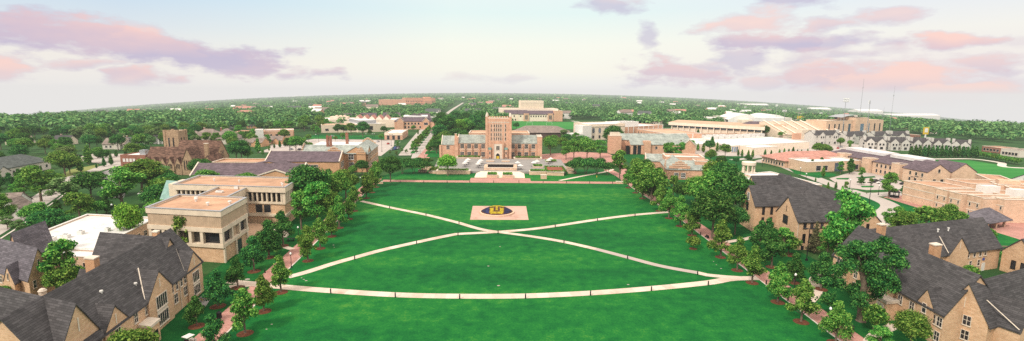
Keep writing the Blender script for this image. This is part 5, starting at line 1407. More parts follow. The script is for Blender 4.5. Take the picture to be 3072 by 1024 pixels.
windows(f, WH, '-y', 8, [-2.4,.2,2.6], .6, 1.9, 4.2, 'plain', M['white'], M['glass_blue'], far=True); windows(f, WH, '-x', -4, [12,16,20,24], .6, 2.6, 4.2, 'plain', M['white'], M['glass_blue'], far=True)
# ---- white town houses with dark roofs
def townhouse(A, Bp, label, units=2, h=7.4, r=3.6, depth=12, zoff=0):
    f, L_ = facing(A, Bp)
    t = building('town_house', label, 'town house', A, 'white town houses by the sports field')
    gable(f, t, 0, L_, 0, depth, h, h+r, 'x', M['siding'], M['roof_dark'], over=.4, z0=-2)
    for k in range(units):
        x = L_*(k+.5)/units
        gable(f, t, x-3.0, x+3.0, -1.6, depth*.45, h-.1, h+r*.8, 'y', M['siding'], M['roof_dark'], over=.25, verge=.1, z0=-2, wall_name='gable_wall', roof_name='gable_roof')
        windows(f, t, '-y', -1.6, [x-1.2,x+1.2], h-3.0, 1.3, 1.7, 'plain', M['siding'], far=True); windows(f, t, '-y', -1.6, [x], .8, 2.2, 2.0, 'plain', M['siding'], far=True)
        windows(f, t, '-y', 0, [x-4.6,x+4.6], h-2.6, 1.2, 1.6, 'plain', M['siding'], far=True); windows(f, t, '-y', 0, [x-4.6,x+4.6], 1.0, 1.2, 1.6, 'plain', M['siding'], far=True)
    for x in (-.2, L_-1.6): block(f, t, 'chimney_wall', M['siding'], x, x+1.8, 1.5, 4.2, -2, h+r+.9)
    return t
TH = [(300,455,465,452,'three-storey white town house beside the press building, leftmost of all',2,9.2), (510,448,640,440,'white town house right of the press building with white end chimney walls',2,7.6), (690,436,790,432,'white town house in the back row, between two others',1,6.6), (800,432,915,432,'rightmost white town house of the back row',1,6.6),
      (620,482,765,487,'front row town house with a cream gable end, nearest the plum-roofed stone hall',2,7.0), (775,487,915,490,'second town house of the front row behind the tall evergreens',2,7.0), (925,488,1050,490,'third town house of the front row behind the tall evergreens',2,6.6), (1058,489,1175,492,'fourth town house of the front row behind the tall evergreens',2,6.2), (1182,492,1300,500,'last town house of the front row toward the red sheds',2,5.8)]
townhouse((281.8, 465.6), (310.0, 472.2), *TH[0][4:])
townhouse((318.0, 474.3), (347.3, 488.8), *TH[1][4:])
townhouse((360.2, 496.1), (381.8, 504.4), *TH[2][4:])
townhouse((383.5, 504.6), (402.9, 506.4), *TH[3][4:])
townhouse((302.6, 428.7), (318.6, 424.0), *TH[4][4:])
townhouse((320.0, 424.1), (336.8, 422.0), *TH[5][4:])
townhouse((340.1, 424.5), (355.7, 423.4), *TH[6][4:])
townhouse((357.9, 424.7), (371.3, 422.3), *TH[7][4:])
townhouse((372.3, 422.4), (380.3, 414.1), *TH[8][4:])
# ---- pink roofed building, round pavilion, plum roofed stone hall, stone apartments
O = (175.6, 300)
PK = building('clinic', 'single-storey stone building with a pink hipped roof and a white flat-roofed front wing', 'building', O)
f = Frame(O, 14, 4)
gable(f, PK, -2, 52, 14, 40, 4.6, 8.6, 'x', M['stone_pale'], M['tile_pink'], hip=12, over=1.0); gable(f, PK, 10, 34, 6, 30, 4.6, 7.6, 'y', M['stone_pale'], M['tile_pink'], hip=10, over=.8, wall_name='wing_wall', roof_name='wing_roof')
flat(f, PK, 0, 40, -4, 13.6, -.2, 6.2, M['stone_pale'], M['white_roof'], .4, coping=M['white']); block(f, PK, 'glass_front', M['glass_blue'], 21, 27, -4.3, -3, 0, 5.4)
windows(f, PK, '-y', -4, [9,14,33,37], .8, 3.4, 3.0, 'plain', M['white'], far=True); windows(f, PK, '-x', -2, span(15,39,8), 1.0, 1.6, 1.9, 'plain', M['trim'], far=True)
t = thing('round_pavilion', 'round white open pavilion on columns behind the three-gabled hall', 'pavilion', (140.6, 294, 0))
for k in range(8): MB().lathe([(.42,0),(.36,4.6)], 10, c=(3.2*cos(k*pi/4+.2), 3.2*sin(k*pi/4+.2))).build('column', M['cream_light'], t)
MB().lathe([(3.9,4.6),(3.9,6.3),(3.6,6.5),(0,6.7)], 24).build('roof_drum', M['cream_light'], t); MB().lathe([(4.4,0),(4.4,.3)], 24).build('plinth', M['trim'], t)
O = (211.7, 288.3)
SH = building('stone_hall', 'two-storey stone hall with plum roofs and white flat ridges facing the ring road', 'hall', O)
f = at(O, 212.5, 291, -74, -80)       # local x runs toward the camera along the long front
ROOFP = M['roof_purple']
f = at(O, 213.2, 289.5, 2, 0)
gable(f, SH, 2, 26, -32, 6, 7.2, 11.2, 'y', M['stone_pale'], ROOFP, hip=6)
gable(f, SH, 4, 30, 4, 52, 7.0, 10.6, 'y', M['stone_pale'], ROOFP, hip=6, wall_name='wing_wall', roof_name='wing_roof')
block(f, SH, 'flat_ridge', M['white_roof'], 9, 19, -18, 2, 10.2, 11.9); block(f, SH, 'flat_ridge', M['white_roof'], 12, 22, 12, 46, 9.6, 11.3)
gable(f, SH, 0, 12, -36, -20, 7.2, 11.2, 'y', M['stone_pale'], ROOFP, over=.3, wall_name='gable_wall', roof_name='gable_roof')
gable(f, SH, 14, 27, -35, -20, 7.2, 11.6, 'y', M['stone_pale'], ROOFP, over=.3, wall_name='gable_wall', roof_name='gable_roof')
windows(f, SH, '-y', -36, [4,8], .6, 1.6, 3.0, 'plain', M['trim'], far=True); windows(f, SH, '-y', -36, [6], 7.0, 1.2, 1.8, 'plain', M['trim'], far=True)
for z in (4.4, 1.2): windows(f, SH, '-x', 2, span(-20,4,7), z, 1.4, 1.9, 'plain', M['trim'], far=True); windows(f, SH, '-x', 0, [-33,-29,-25], z, 1.3, 1.8, 'plain', M['trim'], far=True); windows(f, SH, '-x', 4, span(7,50,10), z, 1.4, 1.9, 'plain', M['trim'], far=True)
for y in (-14, 10, 34): flat(f, SH, .2, 6, y-3, y+3, -.5, 8.6, M['stone_pale'], M['cream'], .4, coping=M['trim'])
O = (172, 190)
AP = building('apartment_block', 'flat-roofed tan stone apartments with projecting bays and two white roof boxes', 'apartments', O)
f = at(O, 173.5, 216, -4, 3)
flat(f, AP, 0, 14, -14, 2, -.3, 8.8, M['stone_pale'], M['gravel_roof'], .5, coping=M['trim'])
for k, (x0, y0) in enumerate(((-.6,-20),(-1.0,-26.5),(.5,-32.5),(5.5,-36))):
    flat(f, AP, x0, 16+x0, y0, y0+5.2, -.3, 8.6, M['stone_pale'], M['gravel_roof'], .45, coping=M['trim'])
    for z in (4.6, 1.4): windows(f, AP, '-x', x0, [y0+1.0,y0+4.0], z, .6, 1.2, 'plain', M['trim'], far=True)
    for z in (2.9, 6.0): panel(f, AP, 'band', M['trim'], '-x', x0, y0+2.6, z, 5.0, .35, .1)
for z in (2.9, 6.0): panel(f, AP, 'band', M['trim'], '-x', 0, -6, z, 15, .35, .1)
flat(f, AP, 1.0, 34, -33, -13.9, -.3, 8.2, M['stone_pale'], M['gravel_roof'], .5, coping=M['trim'])
flat(f, AP, 22, 36, -38, -33.1, -.3, 6.8, M['stone_pale'], M['gravel_roof'], .4, coping=M['trim']); panel(f, AP, 'glazing', M['cream_light'], '-y', -38, 29, .4, 9, 5.6, .12)
block(f, AP, 'roof_box', M['white'], 11, 17, -22, -18.6, 7.6, 11.2); block(f, AP, 'roof_box', M['white'], 15, 20, -29.5, -26, 7.6, 11.2)
flat(f, AP, 26, 60, 0, 12, -.3, 8.4, M['stone_pale'], M['gravel_roof'], .5, coping=M['trim']); 
g = at(O, 209, 206, 62, 60); flat(g, AP, -16, 44, -9, 0, -.3, 8.0, M['stone_pale'], M['gravel_roof'], .5, coping=M['trim'])
g2 = at(O, 212, 212, -30, -28); flat(g2, AP, -2, 50, 0, 10, -.3, 8.2, M['stone_pale'], M['gravel_roof'], .5, coping=M['trim'], wall_name='wing_wall')
for z in (5.2, 2.6): windows(g2, AP, '-y', 0, span(0,48,14), z, 1.0, 1.3, 'plain', M['trim'], far=True)
for k in range(8): vent(g2, AP, 3+k*5.5, 5, 7.8, .9, .25)
block(g2, AP, 'roof_box', M['stone_pale'], -1, 6, 3, 7, 7.6, 10)
t = thing('stone_ring_planter', 'round grass-topped planter in the apartment court', 'planter', (202.5, 198.2, 0)); MB().lathe([(4.2,0),(4.2,.7),(3.7,.7),(3.7,.5)], 20).build('kerb', M['stone_pale'], t); MB().lathe([(3.7,.5),(2,.75),(0,.8)], 20).build('turf', M['turf'], t)
O = (264, 246)
WHs = building('white_house', 'white clapboard house with dark gabled roof cut off by the right edge', 'house', O)
f = Frame(O, 30, 20); gable(f, WHs, 0, 30, 0, 12, 3.4, 7.0, 'x', M['white'], M['roof_dark']); gable(f, WHs, 4, 13, -4, 4, 3.2, 6.2, 'y', M['white'], M['roof_dark'], wall_name='gable_wall', roof_name='gable_roof')
windows(f, WHs, '-x', 0, [6], 3.6, 1.2, 1.6, 'plain', M['white'], far=True)
# ---- far sheds, shops and warehouses on the right
for i, (a, b, c, h, wl, rf, lab) in enumerate((((2010,262,0),0,0,0,0,0,0),)): pass
for A, Bp, d, h, wl, rf, lab in (
    ((431.1, 536.9), (439.6, 538.1), 14, 5, 'red_brick','tile_pink','low brick-red shop left of the yellow roadside sign'),
    ((398.0, 422.0), (397.7, 405.3), 14, 4.6, 'red_brick','gravel_roof','long rust-red shed beyond the last town house'),
    ((387.0, 394.2), (387.3, 379.7), 20, 5.2, 'off_white','roof_warm','pale workshop with grey roof near the right edge'),
    ((704.0, 821.2), (735.6, 815.1), 40, 9, 'off_white','white_roof','pale flat-roofed depot standing among the trees toward the right horizon'),
    ((2454.1, 2702.7), (891.5, 955.4), 30, 8, 'salmon_brick','tan_roof','salmon warehouse right of the pale depot')):
    slab('warehouse', lab, A, Bp, d, h, wl, rf, .4, [('-y',5,1.2,2,2,'glass')])
for i, (x, y, w, d, h, lab) in enumerate(((3100,3900,520,120,40,'very long white warehouse roof along the right skyline'), (2700,3780,200,120,46,'white domed-looking shed in front of the long warehouse on the skyline'), (2150,3500,150,80,30,'small white shed on the skyline above the light masts'), (1720,3600,240,60,24,'row of pale commercial blocks on the skyline right of the arena'))):
    t = building('warehouse', lab, 'warehouse', (x, y)); f = Frame((x,y), 10); gable(f, t, -w/2, w/2, 0, d, h*.7, h, 'x', M['white'], M['curved_white'], z0=-30)
for A, Bp, d, h, wl, rf, lab in (
    ((-670.4, 745.4), (-664.9, 765.8), 30, 8, 'white','white_roof','white flat-roofed shop among the trees of the left neighbourhood'),
    ((-664.9, 765.8), (-680.2, 803.8), 24, 6, 'salmon_brick','tan_roof','salmon low shop joined to the white one in the left neighbourhood'),
    ((-670.8, 813.6), (-688.3, 851.1), 24, 8, 'salmon_brick','white_roof','small salmon-fronted shop in the left neighbourhood'),
    ((-1893.2, 3020.1), (-1921.2, 3183.1), 40, 9, 'white','white_roof','white and cream shops far off in the left trees'),
    ((-3651.7, 8081.9), (-5024.0, 11936.3), 60, 12, 'white','white_roof','distant white commercial block far left of the salmon school')):
    slab('shop_building', lab, A, Bp, d, h, wl, rf, .4, [('-y',4,1.5,2.4,2,'glass')])
t = building('steeple_church', 'distant brick church with a thin white steeple above the trees', 'church', (958.5, 4369.7)); f = Frame((0,0), -10)
gable(f, t, -20, 24, 0, 24, 12, 22, 'x', M['red_brick'], M['tile_pink']); MB().lathe([(4,0),(4,24),(2.6,28),(0,46)], 8, c=(-18,6)).build('steeple', M['white'], t)

# ================================================================ planted trees
# row along the church-side edge of the lawn (each in a mulch ring)
row = [(-50.7, 89.5, 9.2), (-51.9, 99.2, 8.1), (-52.9, 109.3, 8.8), (-55.5, 131.0, 10.1), (-56.3, 141.9, 9.4), (-57.4, 154.4, 9.0), (-58.4, 164.5, 11.1), (-59.0, 176.3, 8.2), (-60.9, 188.7, 10.0), (-63.0, 212.2, 11.2), (-64.1, 224.9, 10.3), (-65.5, 237.9, 12.7)]
for i, (x, y, h) in enumerate(row):
    tree('oak', x, y, h, None, 'young oak in a mulch ring on the church-side lawn edge, %s from the near end' % NTH[i], 'oaks along the church-side lawn edge'); mulch_bed(x, y, 1.5)
row = [(-52.7, 82.7, 7.2), (-62.9, 101.5, 8.4), (-64.2, 111.8, 7.6), (-65.9, 122.6, 9.5), (-67.3, 133.5, 10.9), (-68.2, 144.2, 10.9)]
for i, (x, y, h) in enumerate(row):
    tree('oakd', x, y, h, None, 'dark green oak between the church-side brick walk and the buildings, %s from the near end' % NTH[i], 'dark oaks behind the church-side walk'); mulch_bed(x, y, 1.6)
x, y, h = -61.7, 92.3, 6.3; tree('oakd', x, y, h, None, 'slim oak in a mulch ring on the grass beside the bicycle rack'); mulch_bed(x, y, 1.5)
row = [(61.0, 87.8, 8.4), (59.5, 96.5, 9.3), (59.8, 106.2, 9.4), (59.5, 117.7, 9.4), (59.7, 126.5, 9.2), (59.7, 137.2, 11.1), (59.3, 159.1, 9.8), (59.2, 170.6, 11.1), (58.7, 181.8, 11.1), (58.5, 193.3, 10.8), (57.9, 216.9, 12.2), (57.7, 229.4, 10.6), (57.3, 241.7, 9.5)]
for i, (x, y, h) in enumerate(row):
    tree('oak', x, y, h, None, 'young oak in a mulch ring on the stadium-side lawn edge, %s from the near end' % NTH[i], 'oaks along the stadium-side lawn edge'); mulch_bed(x, y, 1.5)
x, y, h = 54.6, 144.8, 3.7; tree('shrub', x, y, h, 4.2, 'small round tree alone on the lawn just inside the oak row'); mulch_bed(x, y, 1.2)
row = [(74.2, 114.0, 9.3), (70.0, 118.1, 7.7), (70.2, 129.3, 10.9), (73.6, 143.0, 9.4), (80.5, 152.0, 7.9)]
for i, (x, y, h) in enumerate(row):
    tree('oakd', x, y, h, None, 'dark oak between the stadium-side brick walk and the halls, %s from the near end' % NTH[i], 'dark oaks behind the stadium-side walk'); mulch_bed(x, y, 1.5)
# near foliage at the bottom of the picture
tree('mid', -60.5, 74.2, 8.6, 7.6, 'dense round tree hugging the front of the long church-side hall'); tree('mid', -56.8, 69.5, 6.6, 6.4, 'smaller round tree below the dense one at the long hall front')
tree('mid', 72.4, 84.7, 7.8, 5.8, 'dense round tree at the entrance of the stadium-side hall'); tree('shrub', 71.0, 92.0, 5.4, 4.6, 'dark round shrub tree by the porch steps of the stadium-side hall')
tree('light', 66.0, 83.6, 5.4, 4.6, 'pale small tree at the very bottom by the stadium-side walk'); tree('shrub', 76.2, 76.8, 4.0, 3.8, 'rounded shrub under the large gable, cut by the bottom edge'); tree('shrub', 85.5, 76.0, 4.2, 4.6, 'rounded shrub in the bottom corner under the dormer wing')
tree('ancient', 72.2, 97.2, 18.4, 16.0, 'huge old tree with a bare thick trunk in front of the stadium-side hall')
x, y, h = 78.2, 138.6, 8.3; tree('airy', x, y, h, 5.2, 'open airy tree against the front gable of the three-gabled hall'); 
tree('shrub', 80.6, 140.0, 5.4, 6.2, 'dark spreading shrub at the foot of the three-gabled hall'); mulch_bed(80.6, 140.0, 2.2)
x, y, h = 89.2, 141.9, 9.7; tree('pine', x, y, h, 4.6, 'bronze-green pine against the corner of the three-gabled hall')
tree('light', 89.2, 135.9, 8.7, 7.0, 'tall pale green tree in the gap between the two stadium-side halls, nearer one'); tree('light', 90.2, 131.1, 20.3, 12.5, 'tall pale green tree in the gap between the two stadium-side halls, larger one'); tree('airy', 97, 127, 9, 6, 'thin tree squeezed behind the end gable of the long stadium-side hall')
tree('light', 121, 150, 11.0, 9, 'broad light tree in front of the stone apartments, nearest the long hall'); tree('airy', 130, 153, 11.5, 7.5, 'tall feathery tree in front of the stone apartments'); tree('mid', 139, 156, 12.0, 8, 'full green tree at the corner of the stone apartments'); tree('light', 130, 165, 9, 7, 'light green tree on the lawn beside the stone apartments'); tree('mid', 147, 160, 9.0, 6, 'green tree against the projecting bays of the stone apartments'); tree('light', 150, 152, 5, 5, 'low light shrub tree below the apartment bays')
x, y, h = 171.5, 223.4, 11.4; tree('light', x, y, h, 8, 'lone pale tree beside the dark gazebo on the ring road')
tree('airy', 106.5, 111.0, 7.0, 5.0, 'small tree in the inner court of the stadium-side hall'); tree('light', 139, 121, 7.5, 5, 'light young tree beside the open shelter'); tree('airy', 146, 136, 7.0, 4.2, 'slim tree on the grass by the open shelter'); tree('lime', 204, 216, 7, 8, 'bright green crown rising behind the apartment roof'); tree('shrub', 136, 136, 3.5, 4.0, 'shrub against the brick court wall near the shelter')
# big dark trees of the grove behind the stadium-side walk
for a, k, lab in (((64.5, 155.5, 15.5), 'dark', 'massive dark tree in the grove with its trunk by the bench'), ((74.2, 160.9, 9.3), 'dark', 'dark tree of the grove nearest the three-gabled hall'), ((78.2, 177.3, 18.0), 'dark', 'tallest dark tree at the back of the grove'), ((72.8, 181.4, 17.8), 'mid', 'broad green tree in the middle of the grove'), ((74.4, 198.2, 13.3), 'mid', 'green tree of the grove beside the castle-like hall'), ((85.6, 181.9, 15.1), 'dark', 'dark tree at the back of the grove before the white flat roof'), ((71.7, 206.2, 9.5), 'dark', 'low dark tree below the castle-like hall gable'), ((71.8, 218.1, 10.0), 'airy', 'thin dark tree at the foot of the castle-like hall'),
    ((58.5, 205.7, 15.8), 'mid', 'green tree at the end of the oak row near the castle-like hall'), ((59.9, 225.7, 15.5), 'mid', 'green tree in front of the small castle-like hall'), ((62.5, 208.7, 15.3), 'oakd', 'upright dark tree between the oak row and the castle-like hall'), ((58.5, 268.1, 15.3), 'airy', 'tall open tree where the pink paving meets the brick walk'), ((72.8, 290.2, 8.7), 'mid', 'low green tree near the castle-like hall corner'), ((62.1, 263.5, 7.6), 'oakd', 'dark tree beside the stone seat wall'), ((78.3, 290.5, 8.3), 'dark', 'dark tree touching the slate roof of the castle-like hall'),
    ((90.0, 209.8, 17.2), 'dark', 'dark tree behind the castle-like hall turrets'), ((94.5, 207.1, 13.9), 'olive', 'olive tree behind the grove toward the round pavilion'), ((93.1, 225.5, 16.1), 'mid', 'tree on the small lawn behind the castle-like hall')):
    tree(k, *a[:3], a[3] if len(a) > 3 else None, lab)
# trees round the conference of brick buildings on the church side
for a, k, lab in (((-65.9, 164.8, 15.4), 'light', 'large pale tree hiding the concrete building corner'), ((-76.0, 182.7, 18.8), 'dark', 'tall dark tree against the rear concrete block'), ((-64.0, 168.9, 11.9), 'mid', 'green tree in the clump beside the church-side walk, nearest the concrete building'), ((-78.1, 201.8, 12.5), 'dark', 'dark tree in the clump behind the church-side walk'), ((-69.4, 193.1, 14.4), 'mid', 'green tree in the middle of the clump beyond the concrete building'), ((-70.0, 206.9, 13.5), 'mid', 'green tree at the far end of the clump beyond the concrete building'), ((-79.4, 214.1, 12.6), 'oakd', 'dark tree below the brick wing hall'), ((-70.3, 162.3, 12.9), 'airy', 'thin tree at the corner of the rear concrete block'), ((-76.2, 186.7, 17.5), 'mid', 'green tree before the plum-roofed classroom hall'),
    ((-82.5, 271.7, 8.6), 'dark', 'dark round tree below the slate-roofed brick hall'), ((-61.7, 250.3, 13.7), 'dark', 'big dark spreading tree at the corner of the front brick walk'), ((-74.0, 265.6, 8.6), 'oakd', 'dark pointed tree next to the big spreading one'), ((-86.9, 269.3, 5.8), 'mid', 'green tree under the ribbon window wall'), ((-89.3, 131.7, 12.3), 'airy', 'thin tree standing against the concrete building front'), ((-99.2, 105.9, 12.8), 'airy', 'leafy tree between the lavender roof and the white flat roof')):
    tree(k, *a[:3], a[3] if len(a) > 3 else None, lab)
tree('mid', -98, 104, 7.5, 7, 'dark green tree in the gap beside the brick chimney of the long hall'); tree('shrub', -101, 96, 3, 4, 'shrub at the foot of the lavender-roofed hall'); tree('mid', -108, 100, 4.5, 5, 'small tree against the lavender-roofed hall dormer')
# crape myrtles either side of the terrace
for i, a in enumerate(((-61.7, 277.8, 7.2), (-55.7, 279.5, 7.4), (-49.8, 280.7, 7.1), (-69.6, 304.5, 5.7), (-63.9, 304.8, 5.7), (-57.8, 306.6, 5.8), (-51.9, 305.6, 5.8))):
    tree('crape', *a, None, 'dark multi-stemmed crape myrtle on the church side of the terrace, %s' % ('front row' if i < 3 else 'back row'), 'crape myrtles on the church side, ' + ('front row' if i < 3 else 'back row'))
for i, a in enumerate(((36.3, 282.6, 8.5), (42.3, 282.9, 8.7), (48.4, 282.1, 8.7), (54.1, 280.8, 7.6), (42.2, 314.6, 5.8), (49.4, 316.4, 5.6), (56.4, 316.8, 5.1))):
    tree('crape', *a, None, 'dark multi-stemmed crape myrtle on the stadium side of the terrace, %s' % ('front row' if i < 4 else 'back row'), 'crape myrtles on the stadium side, ' + ('front row' if i < 4 else 'back row'))
for a, k, lab in (((-35.4, 272.5, 11.9), 'lime', 'bright green tree at the front corner of the library terrace'), ((28.7, 372.0, 13.2), 'mid', 'tree in a square planter on the pink paving'), ((37.6, 346.3, 12.5), 'light', 'bright spreading tree on the pink paving, nearest the library'), ((42.6, 342.6, 14.5), 'mid', 'broad green tree on the pink paving, middle of the clump'), ((51.6, 341.6, 15.8), 'mid', 'green tree on the pink paving next to the broad one'), ((63.2, 356.4, 12.9), 'light', 'pale green tree on the pink paving nearest the student union'), ((49.0, 475.4, 11.5), 'olive', 'bronze-green tree beside the round hall'), ((83.2, 412.4, 19.5), 'dark', 'big dark tree before the classical hall'), ((77.8, 493.9, 6.9), 'olive', 'olive tree under the classical hall arches'), ((4.9, 619.4, 9.6), 'dark', 'dark round bush-like tree behind the tower on the green field'), ((9.1, 521.8, 4.1), 'dark', 'low dark tree just behind the library wing'),
    ((106.9, 338.9, 13.3), 'light', 'pale open tree rising over the student union gable'), ((142.7, 405.8, 8.9), 'mid', 'green tree below the flat stone block'), ((133.3, 525.5, 6.5), 'mid', 'green tree before the science hall'), ((156.3, 537.5, 6.3), 'mid', 'second green tree before the science hall'), ((144.1, 532.3, 5.3), 'mid', 'green tree between the two before the science hall'),
    ((168.1, 419.1, 11.4), 'cold', 'tall dark evergreen beside the white flat-roofed hall'), ((151.3, 393.7, 8.3), 'col', 'upright tree near the flat stone block'), ((165.8, 402.2, 7.8), 'col', 'upright tree between the evergreen and the glass entrance'), ((155.5, 362.6, 10.2), 'mid', 'full green tree before the glass entrance of the white hall'), ((151.7, 406.5, 6.4), 'col', 'small upright tree beside the flat stone block'), ((133.1, 332.9, 9.4), 'mid', 'tree standing on the small grove lawn'), ((131.3, 311.9, 7.9), 'dark', 'low dark tree beside the round pavilion'), ((159.4, 334.6, 5.8), 'dark', 'dark spreading tree behind the round pavilion'), ((147.5, 326.5, 5.2), 'dark', 'dark tree next to the round pavilion'), ((117.6, 347.5, 12.5), 'light', 'pale tree over the castle-like hall turret'), ((197.9, 532.8, 9.9), 'cold', 'dark pointed evergreen before the gymnasium')):
    tree(k, *a[:3], a[3] if len(a) > 3 else None, lab)
# trees by the brick street and library
for a, k, lab in (((-65.6, 450.7, 16.8), 'dark', 'tall dark tree at the corner of the brick street'), ((-62.6, 395.6, 5.0), 'mid', 'small round tree by the brick street'), ((-76.8, 496.0, 6.2), 'airy', 'open tree where the street narrows'), ((-65.3, 497.0, 23.8), 'dark', 'dark tree of the wood behind the library'), ((-54.9, 515.5, 17.9), 'lime', 'yellow-green tree of the wood behind the library'), ((-62.6, 533.6, 14.9), 'mid', 'green tree next to the yellow-green one'), ((-47.0, 525.6, 18.7), 'mid', 'green tree touching the library stack'), ((-41.1, 556.1, 20.6), 'dark', 'dark tree behind the library stack'), ((-81.6, 573.8, 23.0), 'dark', 'dark tree beside the street far behind the library'), ((-38.5, 627.5, 23.2), 'dark', 'dark tree behind the tower'), ((-60.4, 653.0, 20.1), 'dark', 'dark tree at the back of the wood'), ((-77.8, 681.5, 21.0), 'dark', 'second dark tree at the back of the wood'), ((-59.9, 424.8, 5.3), 'dark', 'low dark tree at the library end bay')):
    tree(k, *a[:3], a[3] if len(a) > 3 else None, lab)
for i in range(9):
    y = 382+i*23; x = -70.5-(y-372)*.098; tree('oak', x-4.6, y, 8.4, 6.4, 'young street tree in the median row by the parking lot', 'street trees by the parking lot')
    tree('oak', x+8.2, y-4, 8.0, 6.2, 'young street tree in the median row by the brick street', 'street trees by the brick street')
for i, (a, k) in enumerate([((-161.3, 370.8, 12.7), 'mid'), ((-159.6, 377.9, 10.6), 'mid'), ((-167.5, 374.3, 10.9), 'dark'), ((-153.3, 378.3, 7.1), 'light'), ((-177.1, 324.5, 13.8), 'dark'), ((-180.5, 324.3, 12.7), 'dark'), ((-174.3, 327.0, 7.4), 'mid'), ((-187.3, 366.0, 11.5), 'col'), ((-258.2, 471.9, 13.2), 'light'), ((-240.8, 462.3, 10.4), 'light'), ((-207.1, 453.1, 11.3), 'mid'), ((-207.4, 423.0, 8.8), 'light'), ((-186.5, 381.0, 3.8), 'col'), ((-189.8, 396.8, 4.4), 'cold'), ((-188.1, 402.7, 6.3), 'cold'), ((-175.3, 348.8, 4.4), 'light'), ((-144.6, 374.0, 4.9), 'col'), ((-185.9, 454.9, 6.8), 'mid'), ((-202.8, 520.8, 9.7), 'light'), ((-185.7, 532.1, 11.5), 'dark'), ((-182.0, 538.6, 10.4), 'dark'), ((-167.8, 520.0, 13.2), 'mid'), ((-150.6, 503.2, 15.9), 'dark'), ((-149.9, 525.5, 5.7), 'dark'), ((-139.5, 542.4, 8.7), 'dark'), ((-122.7, 467.8, 6.6), 'mid'), ((-160.6, 472.2, 6.6), 'mid'), ((-161.9, 456.9, 5.0), 'mid'), ((-164.8, 449.4, 4.2), 'mid'), ((-250.3, 516.7, 7.2), 'mid'), ((-233.9, 609.0, 16.9), 'mid'), ((-242.1, 582.8, 18.0), 'mid'), ((-295.8, 663.5, 15.3), 'dark'), ((-214.4, 539.9, 10.0), 'light'), ((-115.3, 582.0, 7.2), 'mid'), ((-101.9, 539.8, 5.9), 'col'), ((-97.0, 421.8, 5.3), 'col'), ((-83.1, 373.6, 4.1), 'olive'), ((-82.9, 355.1, 3.9), 'olive'), ((-78.7, 369.1, 3.5), 'olive'), ((-71.6, 371.5, 3.3), 'olive'), ((-89.5, 363.7, 2.9), 'olive')]):
    tree(k, *a, None, {'dark': 'dark shade tree near the big parking lot', 'mid': 'green shade tree near the big parking lot', 'light': 'pale feathery tree near the big parking lot', 'col': 'slim upright tree near the big parking lot', 'cold': 'dark slim evergreen near the big parking lot', 'olive': 'low olive-green tree along the wall below the parking lot'}[k], {'dark': 'dark shade trees near the parking lot', 'mid': 'green shade trees near the parking lot', 'light': 'pale trees near the parking lot', 'col': 'slim trees near the parking lot', 'cold': 'evergreens near the parking lot', 'olive': 'low olive trees below the parking lot'}[k])
